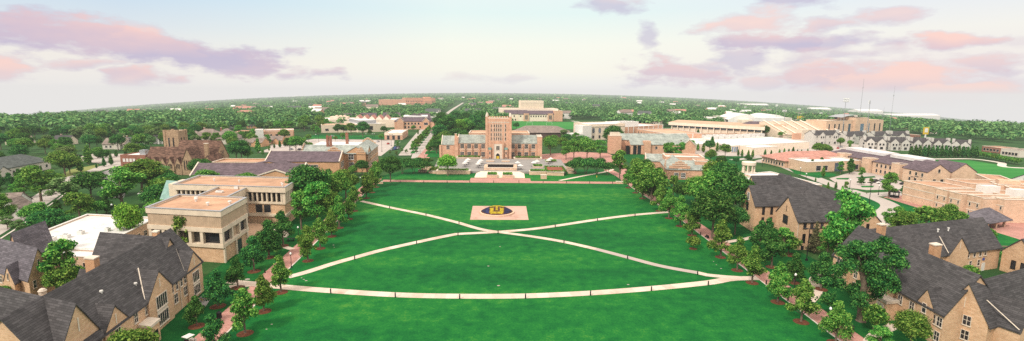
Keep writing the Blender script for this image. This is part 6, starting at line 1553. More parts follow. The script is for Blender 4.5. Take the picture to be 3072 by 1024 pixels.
# church-side outer street
for a, k, lab in (((-193.3, 200.8, 14.7), 'light', 'large bright tree above the driveway by the outer street'), ((-177.8, 194.4, 11.0), 'olive', 'olive loose tree beside the large bright one'), ((-177.7, 206.7, 11.7), 'dark', 'big dark tree in front of the church car park'), ((-150.9, 169.9, 10.5), 'light', 'round bright tree beside the white flat roof'), ((-151.3, 189.7, 15.8), 'light', 'tall bright tree between the car park and the concrete building'), ((-163.3, 216.4, 15.6), 'mid', 'tall green tree in front of the red brick annexe'), ((-151.3, 181.8, 7.2), 'oakd', 'dark slender tree on the verge of the outer street'), ((-143.8, 150.9, 8.9), 'dark', 'round dark tree next to the white flat roof'), ((-162.0, 165.2, 7.6), 'mid', 'green tree below the driveway'), ((-113.6, 143.9, 12.4, 7.8), 'lime', 'bright yellow-green tree beside the concrete building'), ((-180.0, 251.5, 7.9), 'mid', 'round tree at the foot of the church'), ((-163.9, 221.3, 8.4), 'mid', 'green tree next to the church buttresses'), ((-238.1, 262.6, 13.3), 'mid', 'broad tree on the dry verge near the office house'), ((-241.1, 268.9, 7.8), 'dark', 'dark low tree beside the broad one on the dry verge'), ((-259.6, 303.0, 12.4), 'col', 'tall narrow tree beyond the dry verge'), ((-243.4, 294.9, 5.6), 'cold', 'small evergreen by the church street, first of two'), ((-244.5, 301.6, 6.5), 'cold', 'small evergreen by the church street, second of two'), ((-240.2, 274.6, 9.1), 'col', 'slim tree on the dry verge'), ((-242.7, 288.5, 3.2), 'cold', 'tiny evergreen on the kerb of the church street'), ((-238.5, 238.0, 7.5), 'oakd', 'dark tree in front of the office house, taller one'), ((-233.5, 228.4, 7.2), 'oakd', 'dark tree in front of the office house, shorter one'), ((-236.6, 227.0, 6.9), 'oakd', 'dark tree in front of the office house at the picture edge'), ((-215.1, 213.0, 5.5), 'light', 'small pale tree beside the driveway'), ((-206.7, 207.7, 8.4), 'light', 'pale tree in front of the office house porch'), ((-146.3, 159.5, 3.3), 'col', 'small column of green on the kerb near the white roof'), ((-165.0, 177.1, 6.1), 'oakd', 'dark tree between the outer street and the driveway'), ((-151.3, 177.6, 5.7), 'mid', 'green tree half hidden behind the round bright one'), ((-172.3, 209.1, 5.7), 'oakd', 'small dark tree at the car park edge'), ((-166.0, 159.6, 4.4), 'olive', 'dull olive tree behind the lavender roof'), ((-157.4, 154.7, 4.3), 'olive', 'dull olive tree beside the round dark one'), ((-175.9, 167.6, 5.4), 'mid', 'green tree at the picture edge behind the lavender roof'),
    ((-315.8, 392.6, 4.9), 'cold', 'evergreen behind the church street, nearest the gabled houses'), ((-271.3, 348.2, 5.5), 'cold', 'evergreen in the church street verge beside the lot'), ((-270.0, 338.1, 5.3), 'cold', 'evergreen in the church street verge, middle one'), ((-276.0, 337.6, 5.3), 'cold', 'evergreen in the church street verge, farthest from the church'), ((-278.3, 333.4, 5.8), 'cold', 'broad evergreen at the end of the verge'), ((-283.8, 373.7, 3.5), 'lime', 'low bright bush beside the church annexe')):
    tree(k, *a[:3], a[3] if len(a) > 3 else None, lab, sq=1.35 if k in ('light','mid','dark','olive') else 1.1)
for i, x in enumerate((845, 887, 1000, 1030, 1055, 1082, 1122)):
    a = [(191.3, 375.9, 5.3), (196.1, 376.3, 4.5), (213.2, 383.2, 5.1), (217.8, 385.5, 6.3), (220.1, 383.7, 4.5), (226.4, 389.1, 3.9), (231.4, 389.4, 4.5)][i]
    tree('cold', *a, None, 'clipped evergreen along the white flat-roofed hall', 'evergreens along the white hall')
for a in ((201.6, 374.8, 5.5), (207.9, 379.9, 5.6), (170.4, 368.1, 5.8), (173.0, 363.8, 6.1), (176.3, 364.0, 6.1), (169.6, 372.6, 5.3)):
    tree('col', *a, None, 'small green tree along the white flat-roofed hall', 'small trees along the white hall')
for a in ((236.9, 386.9, 9.1), (238.9, 382.1, 9.0), (243.3, 382.4, 7.2)):
    tree('mid', *a, None, 'round green tree at the end of the white flat-roofed hall', 'round trees at the end of the white hall')
for i in range(16):
    u = 922+i*28
    x, y = (303.6, 378.5)[0]+(((351.2, 376.3)[0]-(303.6, 378.5)[0])*i/15), (303.6, 378.5)[1]+(((351.2, 376.3)[1]-(303.6, 378.5)[1])*i/15)
    tree('cold', x, y, 8.6+((i*37)%10)*.12, 4.2, 'tall clipped evergreen in the screen between field and town houses', 'evergreen screen by the sports field')
for a, k, lab in (((184.4, 304.4, 7.0), 'oakd', 'dark tree before the white wing of the clinic, nearer the road'), ((195.6, 313.3, 7.2), 'oakd', 'dark tree before the white wing of the clinic by the glass front'), ((176.5, 280.0, 6.2), 'col', 'small tree on the grass before the clinic'), ((194.0, 291.9, 7.4), 'airy', 'open tree between the clinic and the ring lot'), ((199.7, 292.2, 9.3), 'oakd', 'dense tree at the corner of the plum-roofed stone hall'), ((195.3, 275.8, 6.3), 'airy', 'open tree on the ring lot island'), ((181.2, 255.3, 5.1), 'oakd', 'dark tree in the middle of the ring lot'), ((184.3, 252.8, 4.0), 'airy', 'small tree in the middle of the ring lot'), ((155.3, 241.6, 4.0), 'col', 'small tree on the outer verge of the ring road, first'), ((154.1, 229.1, 4.4), 'col', 'small tree on the outer verge of the ring road, second'), ((163.6, 240.8, 4.2), 'airy', 'thin tree on the outer verge of the ring road'), ((180.5, 226.7, 5.1), 'oakd', 'dark tree by the corner of the stone apartments'), ((244.3, 279.4, 6.5), 'dark', 'dark round tree on the field edge, first of two'), ((247.5, 278.5, 5.1), 'dark', 'dark round tree on the field edge, second of two'), ((301.3, 457.6, 7.1), 'mid', 'green tree beside the leftmost town house'), ((301.0, 444.3, 6.2), 'col', 'small tree between the town house rows'), ((252.8, 410.4, 7.1), 'mid', 'green tree clump before the town houses'), ((249.1, 394.2, 7.4), 'mid', 'larger green tree clump before the town houses'), ((159.8, 242.6, 3.9), 'cold', 'dark small evergreen by the white flat roof'), ((162.9, 264.4, 2.5), 'col', 'tiny tree on the verge by the long white flat roof'),
    ((272.8, 541.9, 13.4), 'dark', 'big round dark tree at the gymnasium corner'), ((301.7, 576.7, 5.4), 'mid', 'tree in front of the stadium office'), ((291.7, 544.3, 6.3), 'mid', 'tree in front of the stadium stand'), ((299.7, 551.3, 6.3), 'mid', 'second tree in front of the stadium stand'), ((313.8, 557.3, 5.2), 'cold', 'small dark tree before the stand'), ((309.7, 560.8, 4.9), 'cold', 'small dark tree before the stand next to the gate'), ((315.4, 528.4, 4.9), 'mid', 'tree beside the stadium gate'), ((300.2, 455.6, 7.8), 'mid', 'green tree before the press building'), ((304.5, 449.3, 6.0), 'mid', 'green tree between town houses')):
    tree(k, *a, None, lab.replace('leftmost ', 'first '))
for i in range(16):
    u = i/15; a = (357.0, 382.3); b = (344.6, 338.1)
    tree('shrub', a[0]+(b[0]-a[0])*u, a[1]+(b[1]-a[1])*u, 4.4, 4.4, 'dark shrub in the hedge line along the far end of the sports field', 'shrubs along the field end')

# more of the planting between the outer street and the houses
R0 = np.random.RandomState(5)
for i, (x, y) in enumerate([(-122,168),(-131,182),(-118,190),(-140,196),(-128,206),(-150,214),(-138,222),(-160,226),(-168,236),(-150,240),(-176,250),(-163,258),(-120,222),(-143,256),(-182,140),(-196,160),(-214,176),(-226,196),(-240,214),(-205,190),(-176,168),(-222,226),(-250,236),(-262,244),(-158,128),(-150,108),(-170,112),(-186,122),(-270,300),(-258,312),(-276,330),(-262,350),(-284,318),(-252,330)]):
    k = ('mid','dark','light','mid','olive','dark')[i % 6]
    nm = {'mid':'green','dark':'dark','light':'pale','olive':'olive'}[k]
    zone = 'beside the concrete building and the church car park' if x > -180 and y > 125 else ('between the outer street and the office house' if y < 290 else 'behind the office house')
    tree(k, x, y, R0.uniform(7.5,11.5), None, '%s leafy tree in the planting %s' % (nm, zone), '%s trees %s' % (nm, zone), sq=1.25)

# the dark wood beside and behind the library
for i, (x, y) in enumerate([(-57,374),(-53,392),(-61,410),(-46,400),(-60,436),(-51,450),(-66,470),(-43,430),(-70,512),(-58,500),(-47,480),(-74,552),(-61,540),(-49,520),(-37,405),(-35,470),(-76,600),(-57,580),(-40,560),(-30,430),(-26,500),(-52,410)]):
    k = ('dark','mid','dark','dark','mid')[i % 5]
    tree(k, x, y, R0.uniform(10,13.5), None, '%s tree massed in the wood beside the library' % {'dark':'dark','mid':'green'}[k], '%s trees of the wood beside the library' % {'dark':'dark','mid':'green'}[k], sq=1.15)
for i, (x, y) in enumerate([(40,400),(52,408),(60,420),(36,430),(48,440),(58,452),(30,410),(120,398),(132,402),(146,408),(158,398),(66,396)]):
    k = ('mid','dark','light')[i % 3]
    tree(k, x, y, R0.uniform(8.5,11), None, '%s tree of the planting between the library and the classical hall' % {'mid':'green','dark':'dark','light':'pale'}[k] if x < 100 else '%s tree behind the student union roof' % {'mid':'green','dark':'dark','light':'pale'}[k], ('%s trees near the classical hall' if x < 100 else '%s trees behind the union') % {'mid':'green','dark':'dark','light':'pale'}[k], sq=1.15)

# ================================================================ furniture of the lawn
P0 = None
def bollard(x, y, label):
    global P0
    if P0 is None:
        t = thing('bollard_light', label, 'bollard', (x, y, 0), 0, 'bollard lights along the lawn paths')
        MB().lathe([(.15,0),(.15,.85),(.13,.87),(.13,.9)], 10).build('post', M['black'], t); MB().lathe([(.12,.9),(.12,.98)], 10).build('lens', M['grey_metal'], t); MB().lathe([(.17,.98),(.17,1.08),(0,1.14)], 10).build('cap', M['black'], t)
        P0 = t; return
    dup(P0, (x, y, .01), 0, 1.0, label)
for ln, pts in (('near straight path', [(-41.4, 109.1), (-26.1, 107.1), (-11.5, 106.5), (3.3, 107.1), (18.3, 109.2), (33.1, 112.1), (48.0, 116.0)]),
                ('path curving in from the church side', [(-43.2, 132.5), (-28.9, 147.2), (-17.3, 156.7), (-4.4, 159.6), (15.1, 167.8), (31.2, 176.7), (46.6, 183.9)]),
                ('path curving out to the stadium side', [(-48.4, 193.5), (-32.1, 182.6), (-18.5, 171.2), (16.3, 149.6), (32.7, 135.1), (48.0, 123.1)]),
                ('far brick walk before the library', [(-56.8, 250.2), (-44.9, 250.8), (-33.1, 251.4), (-21.6, 252.4), (-9.4, 253.0), (3.6, 253.7), (16.1, 253.5), (28.1, 253.6), (40.0, 253.2), (51.7, 252.9)])):
    for i, (x, y) in enumerate(pts): bollard(x, y, 'black bollard on the %s, %s from the church side' % (ln, NTH[i]))
for i, (x, y) in enumerate([(-55.1, 100.4), (-62.6, 121.6), (-55.1, 100.5), (-66.7, 218.6)]): bollard(x, y, 'black bollard by the church-side brick walk, %s from the near end' % NTH[[0,2,1,3][i]])
for i, (x, y) in enumerate([(62.5, 107.0), (62.5, 116.8), (62.2, 159.3)]): bollard(x, y, 'black bollard by the stadium-side brick walk, %s from the near end' % NTH[i])
LP = None
def lamp(x, y, label, s=1.0, group=None):
    global LP
    if LP is None:
        t = thing('lamp_post', label, 'lamp post', (x, y, 0), 0, 'globe lamp posts on campus')
        MB().lathe([(.22,0),(.2,.3),(.09,.45),(.07,3.35),(.12,3.4),(.12,3.5)], 10).build('post', M['black'], t)
        MB().lathe([(.10,3.5),(.24,3.68),(.27,3.85),(.2,4.05),(.06,4.18),(0,4.22)], 12).build('globe', M['globe'], t, smooth_=True)
        LP = t; return
    dup(LP, (x, y, 0), 0, s, label)
for x, y, lab in ((-57.7, 125.7, 'beside the path junction on the church-side brick walk'), (-66.5, 151.0, 'by the picnic bench at the concrete building'), (67.5, 113.4, 'where a side path leaves the stadium-side walk'), (63.9, 94.5, 'at the porch path of the stadium-side hall'), (-74.6, 242.3, 'in the oak row toward the front brick walk'), (-59.7, 338.7, 'in the middle of the brick street'), (-68.0, 422.4, 'at the far end of the brick street'), (-71.7, 419.5, 'beside the street grass strip'), (-68.8, 371.5, 'on the corner of the street grass strip')):
    lamp(x, y, 'black lamp post with a white globe ' + lab)
for i, (x, y) in enumerate([(161.9, 320.4), (170.4, 320.9), (165.7, 284.0), (157.1, 263.4), (168.3, 245.0), (171.7, 229.9), (154.0, 210.9), (-188.3, 478.3), (-143.4, 489.3), (-137.4, 489.8), (-135.5, 490.0), (-145.1, 177.0)]): lamp(x, y, 'distant black globe lamp post by a drive or parking lot', 1.15)
SL = None
def street_light(x, y, label, h=9.4):
    global SL
    if SL is None:
        t = thing('street_light', label, 'street light', (x, y, 0), 0, None)
        MB().lathe([(.35,0),(.35,.5),(.13,.55),(.09,9.2)], 10).build('pole', M['black'], t)
        MB().box(-1.1,1.1,-.07,.07,9.15,9.3).build('arm', M['black'], t)
        for s in (-1, 1): MB().box(s*1.1-.45,s*1.1+.45,-.28,.28,9.1,9.38).build('lamp_head', M['black'], t)
        SL = t; return
    dup(SL, (x, y, 0), 0, h/9.4, label)
street_light(82.9, 134.9, 'tall dark twin-headed street light in front of the three-gabled hall')
for x, y, l in ((-163.1, 420.0, 'tall twin-headed light at the near end of the parking lot'), (-102.6, 422.2, 'tall twin-headed light in the middle of the parking lot'), (-100.1, 381.8, 'tall twin-headed light at the edge of the parking lot by the slate roof'), (151.8, 207.9, 'tall twin-headed light by the ring road'), (182.6, 223.9, 'tall dark light at the crossing before the apartments')): street_light(x, y, l, 9.8)
# emblem pad and flower dome
pad = MB().prism([(-15.1,176.9),(6.2,177.4),(5.9,199.6),(-15.9,199.2)], 0, .045).build('emblem_pad', M['emblem_pad']); pad['kind'] = 'structure'
ex_, ey_ = -5.7, 187.9
t = thing('emblem_mound', 'raised round flower mound with a yellow U and T emblem on blue', 'emblem', (ex_, ey_, .046))
RB, HB = 6.1, 1.75
def dz(x, y): 
    r2 = (x*x+y*y)/(RB*RB); return .5+HB*max(0, 1-r2)**.9*(1+.42*y/RB)
MB().lathe([(RB+.55,0),(RB+.55,.5),(RB+.05,.62),(RB+.05,.3)], 48).build('rim', M['stone_pale'], t)
mb = MB(); nr, ns = 14, 48
vs = [(RB*i/nr*cos(2*pi*k/ns), RB*i/nr*sin(2*pi*k/ns), dz(RB*i/nr*cos(2*pi*k/ns), RB*i/nr*sin(2*pi*k/ns))) for i in range(1,nr+1) for k in range(ns)]+[(0,0,dz(0,0))]
fs = [((i*ns+k),(i+1)*ns+k,(i+1)*ns+(k+1)%ns,i*ns+(k+1)%ns) for i in range(nr-1) for k in range(ns)]+[(nr*ns,k,(k+1)%ns) for k in range(ns)]
def flowers(name, a, b, c):
    m, nt, bs = new_mat(name, .95); tc = nt.n('ShaderNodeTexCoord').outputs['Object']
    v = nt.n('ShaderNodeTexVoronoi'); v.inputs['Scale'].default_value = 2.2; nt.l(tc, v.inputs['Vector'])
    nt.l(nt.ramp(v.outputs['Color'], [(.2,a),(.5,b),(.8,c)]), bs.inputs['Base Color']); return m
blue = flowers('blue_flowers', (.022,.010,.014), (.014,.017,.05), (.032,.038,.12)); gold = flowers('gold_flowers', (.25,.17,.008), (.36,.26,.012), (.46,.35,.025)); mar = flowers('maroon_flowers', (.05,.02,.015), (.08,.03,.02), (.12,.045,.03))
mb.add(vs, fs).build('flower_bed', blue, t, smooth_=True)
mb = MB()
vs = [((RB-.02)*cos(2*pi*k/ns)*q, (RB-.02)*sin(2*pi*k/ns)*q, dz(RB*cos(2*pi*k/ns)*q, RB*sin(2*pi*k/ns)*q)+.05) for q in (.93,1.0) for k in range(ns)]
mb.add(vs, [(k,ns+k,ns+(k+1)%ns,(k+1)%ns) for k in range(ns)]).build('flower_border', mar, t)
def drape(name, cells, mat, lift, step=.28, grow=0.0):
    """small squares laid on the dome wherever the letter covers"""
    mb = MB()
    for x0, x1, y0, y1 in cells:
        x0 -= grow; x1 += grow; y0 -= grow; y1 += grow
        nx = max(1,int(math.ceil((x1-x0)/step))); ny = max(1,int(math.ceil((y1-y0)/step)))
        g = [((x0+(x1-x0)*i/nx), (y0+(y1-y0)*j/ny)) for j in range(ny+1) for i in range(nx+1)]
        mb.add([(x,y,dz(x,y)+lift) for x,y in g], [(j*(nx+1)+i,j*(nx+1)+i+1,(j+1)*(nx+1)+i+1,(j+1)*(nx+1)+i) for j in range(ny) for i in range(nx)])
    return mb.build(name, mat, t)
U_ = [(-2.6,-1.2,-3.3,1.3), (1.2,2.6,-3.3,1.3), (-1.2,1.2,-4.1,-2.5), (-2.75,-1.0,.7,1.3), (1.0,2.75,.7,1.3), (-2.2,-1.2,-4.1,-3.3), (1.2,2.2,-4.1,-3.3)]
T_l = [(-2.7,2.7,2.6,4.7), (-.42,.42,-1.1,2.6), (-.7,.7,-1.5,-1.1), (-2.7,-2.1,2.3,2.6), (2.1,2.7,2.3,2.6)]
sq = lambda cells: [(a, b, -5.1+(c+3.9)*.84, -5.1+(d+3.9)*.84) for a, b, c, d in cells]
U_ = sq(U_); T_l = sq(T_l)
drape('letter_outline', U_+T_l, mar, .07, grow=.30)
drape('letter_u', U_, gold, .12); drape('letter_t', T_l, gold, .135)
# benches, bins, bicycles, cart
def bench(x, y, rot, label):
    t = thing('park_bench', label, 'bench', (x, y, 0), rot)
    MB().box(-.9,.9,-.28,.28,.42,.48).build('seat', M['black'], t); MB().box(-.9,.9,.24,.30,.5,.95).build('backrest', M['black'], t)
    for s in (-1,1): MB().box(s*.75-.05,s*.75+.05,-.26,.26,0,.42).build('leg', M['black'], t)
bench(63.1, 156.3, -1.4, 'black bench on the stadium-side brick walk under the massive dark tree'); bench(-61.7, 109.9, 1.7, 'black bench beside the church-side brick walk near the side path'); bench(-61.8, 161.9, 1.7, 'dark bench in the oak row along the church-side walk')
t = thing('picnic_table', 'dark picnic table beside the walk in front of the concrete building', 'picnic table', (-68.2, 149.4, 0), .3)
MB().box(-1.1,1.1,-.4,.4,.7,.76).build('tabletop', M['black'], t)
for s in (-1,1):
    MB().box(-1.1,1.1,s*.8-.15,s*.8+.15,.42,.47).build('seat', M['black'], t); MB().box(s*.8-.06,s*.8+.06,-.85,.85,.0,.7).build('leg', M['black'], t)
for x, y, lab in ((-59.3, 95.8, 'black litter bin at the edge of the church-side brick walk'), (66.9, 92.3, 'black litter bin near the porch of the stadium-side hall')):
    t = thing('litter_bin', lab, 'litter bin', (x, y, 0)); MB().lathe([(.42,0),(.48,.2),(.48,1.1),(.4,1.15)], 12).build('body', M['black'], t); MB().lathe([(.5,1.15),(.46,1.3),(.2,1.5),(0,1.52)], 12).build('lid', M['black'], t)
rx, ry = -67.7, 105.1
t = thing('bicycle_rack', 'black bicycle rack on the paved pad outside the long church-side hall', 'rack', (rx, ry, .02), 1.45)
MB().tube([(-3,0,.8),(3,0,.8)], .05, 6).build('rail', M['black'], t)
for k in range(6): MB().tube([(-2.8+k*1.1,-.3,0),(-2.8+k*1.1,-.3,.8),(-2.8+k*1.1,.3,.8),(-2.8+k*1.1,.3,0)], .035, 5).build('hoop', M['black'], t)
BK = None
cb, sb = cos(1.45), sin(1.45)
for k in range(6):
    a = -2.5+k*1.05; x, y = rx+a*cb, ry+a*sb
    lab = 'yellow bicycle standing in the black rack'
    if BK is None:
        t = thing('bicycle', lab, 'bicycle', (x, y, .02), 1.45+pi/2, 'yellow bicycles in the rack')
        for s in (-1,1):
            w = MB(); pts = [(s*.55+.34*cos(q*pi/8), 0, .34+.34*sin(q*pi/8)) for q in range(17)]; w.tube(pts, .035, 5); w.tube([(s*.55-.33,0,.34),(s*.55+.33,0,.34)], .012, 4); w.tube([(s*.55,0,.01),(s*.55,0,.67)], .012, 4); w.build('wheel', M['tyre'], t)
        fr_ = MB(); 
        for p, q in (((-.55,0,.34),(-.18,0,.72)), ((-.18,0,.72),(.38,0,.76)), ((.38,0,.76),(.55,0,.34)), ((-.05,0,.32),(.38,0,.72)), ((-.05,0,.32),(-.2,0,.82)), ((-.55,0,.34),(-.05,0,.32))): fr_.tube([p,q], .04, 5)
        fr_.build('frame', M['yellow'], t); MB().box(-.34,-.06,-.07,.07,.82,.88).build('saddle', M['black'], t); MB().tube([(.32,-.28,.95),(.38,0,.9),(.32,.28,.95)], .025, 5).build('handlebar', M['black'], t)
        BK = t
    else: dup(BK, (x, y, .02), 1.45+pi/2+(k%3-1)*.08, 1.0, lab)
t = thing('utility_cart', 'small white-roofed utility cart on the grass near the bottom of the picture', 'cart', (-58.3, 84.4, 0), -.35)
MB().prism([(-.65,-1.3),(.65,-1.3),(.6,1.25),(-.6,1.25)], .35, .8).build('body', M['off_white'], t); MB().box(-.6,.6,.6,1.25,.8,1.05).build('bonnet', M['off_white'], t)
MB().box(-.62,.62,-.2,.25,.8,1.0).build('seat', M['black'], t); MB().box(-.62,.62,-.28,-.18,1.0,1.45).build('backrest', M['black'], t); MB().box(-.62,.62,-1.3,-.4,.8,1.0).build('cargo_bed', M['red_paint'], t)
MB().box(-.72,.72,-.6,.9,1.95,2.03).build('roof', M['white'], t)
for sx in (-1,1):
    for sy in (-.5,.8): MB().tube([(sx*.62,sy,.8),(sx*.62,sy,1.95)], .035, 5).build('roof_post', M['black'], t)
    for sy in (-.9,.85):
        w = MB(); w.tube([(sx*.58,sy,.28),(sx*.74,sy,.28)], .28, 12); w.build('wheel', M['tyre'], t)
t = thing('fire_hydrant', 'yellow fire hydrant on the grass below the stadium-side crape myrtles', 'hydrant', (46.7, 271.5, 0))
MB().lathe([(.22,0),(.2,.1),(.16,.15),(.16,.65),(.2,.68),(.18,.85),(.06,.98),(0,1.0)], 12).build('barrel', M['yellow'], t)
for s in (-1,1): MB().tube([(s*.12,0,.55),(s*.3,0,.55)], .08, 8).build('nozzle', M['yellow'], t)
# gazebo on the ring road
t = thing('gazebo', 'small dark open gazebo beside the ring road', 'gazebo', (174.2, 223.5, 0))
for k in range(6): MB().lathe([(.13,0),(.13,2.6)], 6, c=(1.9*cos(k*pi/3),1.9*sin(k*pi/3))).build('post', M['black'], t)
MB().lathe([(2.6,2.6),(1.0,3.7),(.6,4.0),(0,4.4)], 6).build('roof', M['black'], t); MB().lathe([(2.1,0),(2.1,.2)], 6).build('floor', M['street'], t); MB().lathe([(1.9,.2),(1.9,.9),(1.8,.9),(1.8,.2)], 6).build('railing', M['black'], t)
# stadium light masts, radio masts
MS = None
def mast(x, y, h, label):
    global MS
    z = terr(x, y)
    if MS is None:
        t = thing('light_mast', label, 'light mast', (x, y, z), .2)
        MB().lathe([(.34,0),(.18,40)], 8).build('pole', M['grey_metal'], t)
        MB().box(-3.4,3.4,-.2,.2,36.6,36.9).box(-3.4,3.4,-.2,.2,38.6,38.9).build('crossarm', M['grey_metal'], t)
        for r_ in (37.0, 39.0):
            for k in range(5): MB().box(-3.2+k*1.5,-2.2+k*1.5,-.7,-.2,r_,r_+1.2).build('floodlight', M['globe'], t)
        MS = t; t.scale = (1,1,h/40); return
    dup(MS, (x, y, z), .2+x*.01, (1,1,h/40), label)
for x, y, h, lab in ((345.0, 523.0, 43, 'tallest light mast in front of the press building'), (375.5, 530.5, 41, 'light mast in front of the far half of the press building'), (334.0, 617.0, 28, 'light mast at the near end of the stadium stand'), (464.6, 1005.6, 26, 'light mast in front of the arena shells'), (449.6, 857.8, 32, 'light mast standing at the arena roof dip'), (465.7, 818.1, 27, 'light mast behind the stadium stand'), (739.0, 1151.6, 16, 'short light mast behind the press building'), (787.4, 2072.3, 34, 'lone light mast in the trees beyond the arena')):
    mast(x, y, h, 'grey floodlight pole, ' + lab)
for x, y, h, lab in ((646.3, 935.9, 84, 'thin radio mast rising behind the press building'), (424.1, 563.1, 58, 'thin tall mast beyond the scoreboard'), (475.7, 645.3, 33, 'slender pole between scoreboard and tall mast'), (-9472.2, 11192.1, 40, 'thin water-tower-like mast in the trees of the church-side skyline'), (-13214.8, 36384.6, 70, 'very distant thin mast on the skyline'), (762.1, 1564.3, 20, 'thin pole in the trees behind the arena'), (590.1, 958.3, 24, 'thin pole behind the stadium stand end')):
    t = thing('radio_mast', lab, 'mast', (x, y, terr(x, y))); r0 = .15 if h < 60 else .3
    MB().tube([(0,0,0),(0,0,h)], [r0*1.3, r0*.6], 5).build('mast', M['grey_metal'], t); MB().box(-r0*3,r0*3,-r0*3,r0*3,h*.8,h*.8+.5).build('platform', M['grey_metal'], t)
t = thing('roadside_sign', 'tall yellow and red roadside sign beyond the town houses', 'sign', (412.4, 499.2, 0)); MB().box(-.5,.5,-.5,.5,0,8).build('post', M['white'], t); MB().box(-2.6,2.6,-.4,.4,8,15).build('panel', M['yellow'], t); MB().box(-1.6,1.6,-.5,-.4,10,14).build('emblem', M['white'], t)
t = thing('billboard', 'small yellow and red billboard in the trees behind the stadium', 'billboard', (542.5, 941.0, terr(*(542.5, 941.0)))); MB().box(-9,0,0,1,6,12).build('yellow_panel', M['yellow'], t); MB().box(.4,9,0,1,6,11).build('red_panel', M['red_paint'], t); MB().box(-.6,.6,.2,.8,0,6).build('post', M['grey_metal'], t)
for x, y, lab in ((24.6, 720.9, 'white goal frame on the green field, nearer the tower'), (53.3, 725.2, 'white goal frame on the green field, nearer the round hall')):
    t = thing('goal_frame', lab, 'goal', (x, y, terr(x, y))); g = MB(); g.tube([(-4,0,0),(-4,0,4),(4,0,4),(4,0,0)], .22, 5); g.build('posts', M['white'], t); MB().tube([(-4,2.5,0),(-4,0,4),(4,0,4),(4,2.5,0)], .1, 4).build('net_frame', M['grey_metal'], t)
# ---------------------------------------------------------------- cars
CARS = {}
def car(x, y, rot, paint, label, group=None):
    z = terr(x, y)
    if paint not in CARS:
        t = thing('parked_car', label, 'car', (x, y, z+.03), rot, group)
        b = MB(); prof = [(-2.15,.35),(-2.2,.75),(-1.9,.92),(1.0,.95),(2.0,.80),(2.2,.55),(2.15,.32)]
        n = len(prof); vs = [(a,-.86,c) for a,c in prof]+[(a,.86,c) for a,c in prof]
        b.add(vs, [tuple(range(n-1,-1,-1)), tuple(range(n,2*n))]+[(i,(i+1)%n,n+(i+1)%n,n+i) for i in range(n)]); b.build('body', M[paint], t)
        g = MB(); g.add([(-1.75,-.78,.9),(1.05,-.78,.93),(1.05,.78,.93),(-1.75,.78,.9),(-1.25,-.62,1.42),(.25,-.62,1.42),(.25,.62,1.42),(-1.25,.62,1.42)], [(0,1,5,4),(1,2,6,5),(2,3,7,6),(3,0,4,7)]); g.build('windows', M['glass'], t).name = 'window_glass'
        MB().box(-1.27,.27,-.64,.64,1.415,1.46).build('roof', M[paint], t)
        for sx in (-1.35,1.35):
            for sy in (-.86,.86): MB().tube([(sx,sy-.1,.32),(sx,sy+.1,.32)], .33, 12).build('wheel', M['tyre'], t)
        CARS[paint] = t; return t
    return dup(CARS[paint], (x, y, z+.03), rot, 1.0, label, group)
cl = {'white':'white','silver':'silver','black':'black','red_paint':'red','blue_paint':'blue'}
spots = [(-95.6, 407.5,'blue_paint'), (-93.2, 395.8,'blue_paint'), (-91.9, 400.6,'silver'), (-94.7, 391.1,'silver'), (-93.6, 409.1,'black')]
for i, (x, y, p_) in enumerate(spots): car(x, y, 1.45, p_, '%s car parked at the corner of the big lot, %s of a cluster' % (cl[p_], NTH[i]))
for k in range(14):
    u = k/13; p_ = ('white','silver','black','white','red_paint','silver')[k%6]
    x, y = -70-30*u+2, 470+150*u; car(x-4, y, 1.75, p_, '%s car in the long line parked along the library street' % cl[p_], '%s cars along the library street' % cl[p_])
for i, (x, y, p_) in enumerate([(-181.8, 504.4,'white'), (-181.5, 504.0,'silver'), (-169.4, 496.2,'white'), (194.4, 259.0,'white'), (195.0, 265.0,'black'), (200.0, 266.2,'silver'), (204.6, 256.4,'black'), (276.7, 415.6,'black'), (283.1, 432.7,'red_paint'), (292.2, 443.5,'silver'), (279.8, 412.5,'white'), (56.5, 344.7,'white')][:11]):
    car(x, y, i*.9, p_, '%s car parked %s' % (cl[p_], ['on the drive at the top of the big lot','by the low tan block','beside the silver one by the low tan block','on the ring lot near the island','on the ring lot behind the small tree','at the ring lot edge nearest the stone hall','at the corner of the stone apartments','between the town house rows','in front of the leftmost-row town houses'.replace('leftmost-row ','back row '),'next to the red one at the town houses','in front of the front row town houses'][i]))
for i, (x, y, p_) in enumerate([(-304.2, 342.4,'black'), (-300.6, 340.8,'silver'), (-296.6, 338.7,'black'), (-162.8, 216.5,'white'), (-149.0, 174.5,'blue_paint')]):
    car(x, y, .6+i*.3, p_, '%s car %s' % (cl[p_], ['under the trees at the far lot, first','under the trees at the far lot, second','under the trees at the far lot, third','glimpsed behind the tall green tree','on the outer street by the white flat roof'][i]))
lot_spots = [(-176,392),(-169,391),(-148,388),(-140,387),(-133,386),(-112,384),(-162,410),(-155,409),(-126,405),(-183,428),(-147,424),(-140,423),(-119,420),(-169,446),(-133,442),(-112,440),(-155,463),(-126,459)]
for i, (x, y) in enumerate(lot_spots):
    p_ = ('silver','black','white','red_paint','blue_paint','silver')[i%6]
    car(x+3.4, y-4, 1.57, p_, '%s car in a bay of the big parking lot behind the slate-roofed hall' % cl[p_], '%s cars in the big parking lot' % cl[p_])
for i in range(18):
    x, y = 232+i*4.2, 372+((i*7)%3)*3; p_ = ('black','silver','white','red_paint')[i%4]
    car(x, y, 1.3, p_, '%s car in the lot between the evergreens and the town houses' % cl[p_], '%s cars in the town house lot' % cl[p_])

HAZE_SIGMA = 1/11500.0
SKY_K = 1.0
SUN_E = 2.9
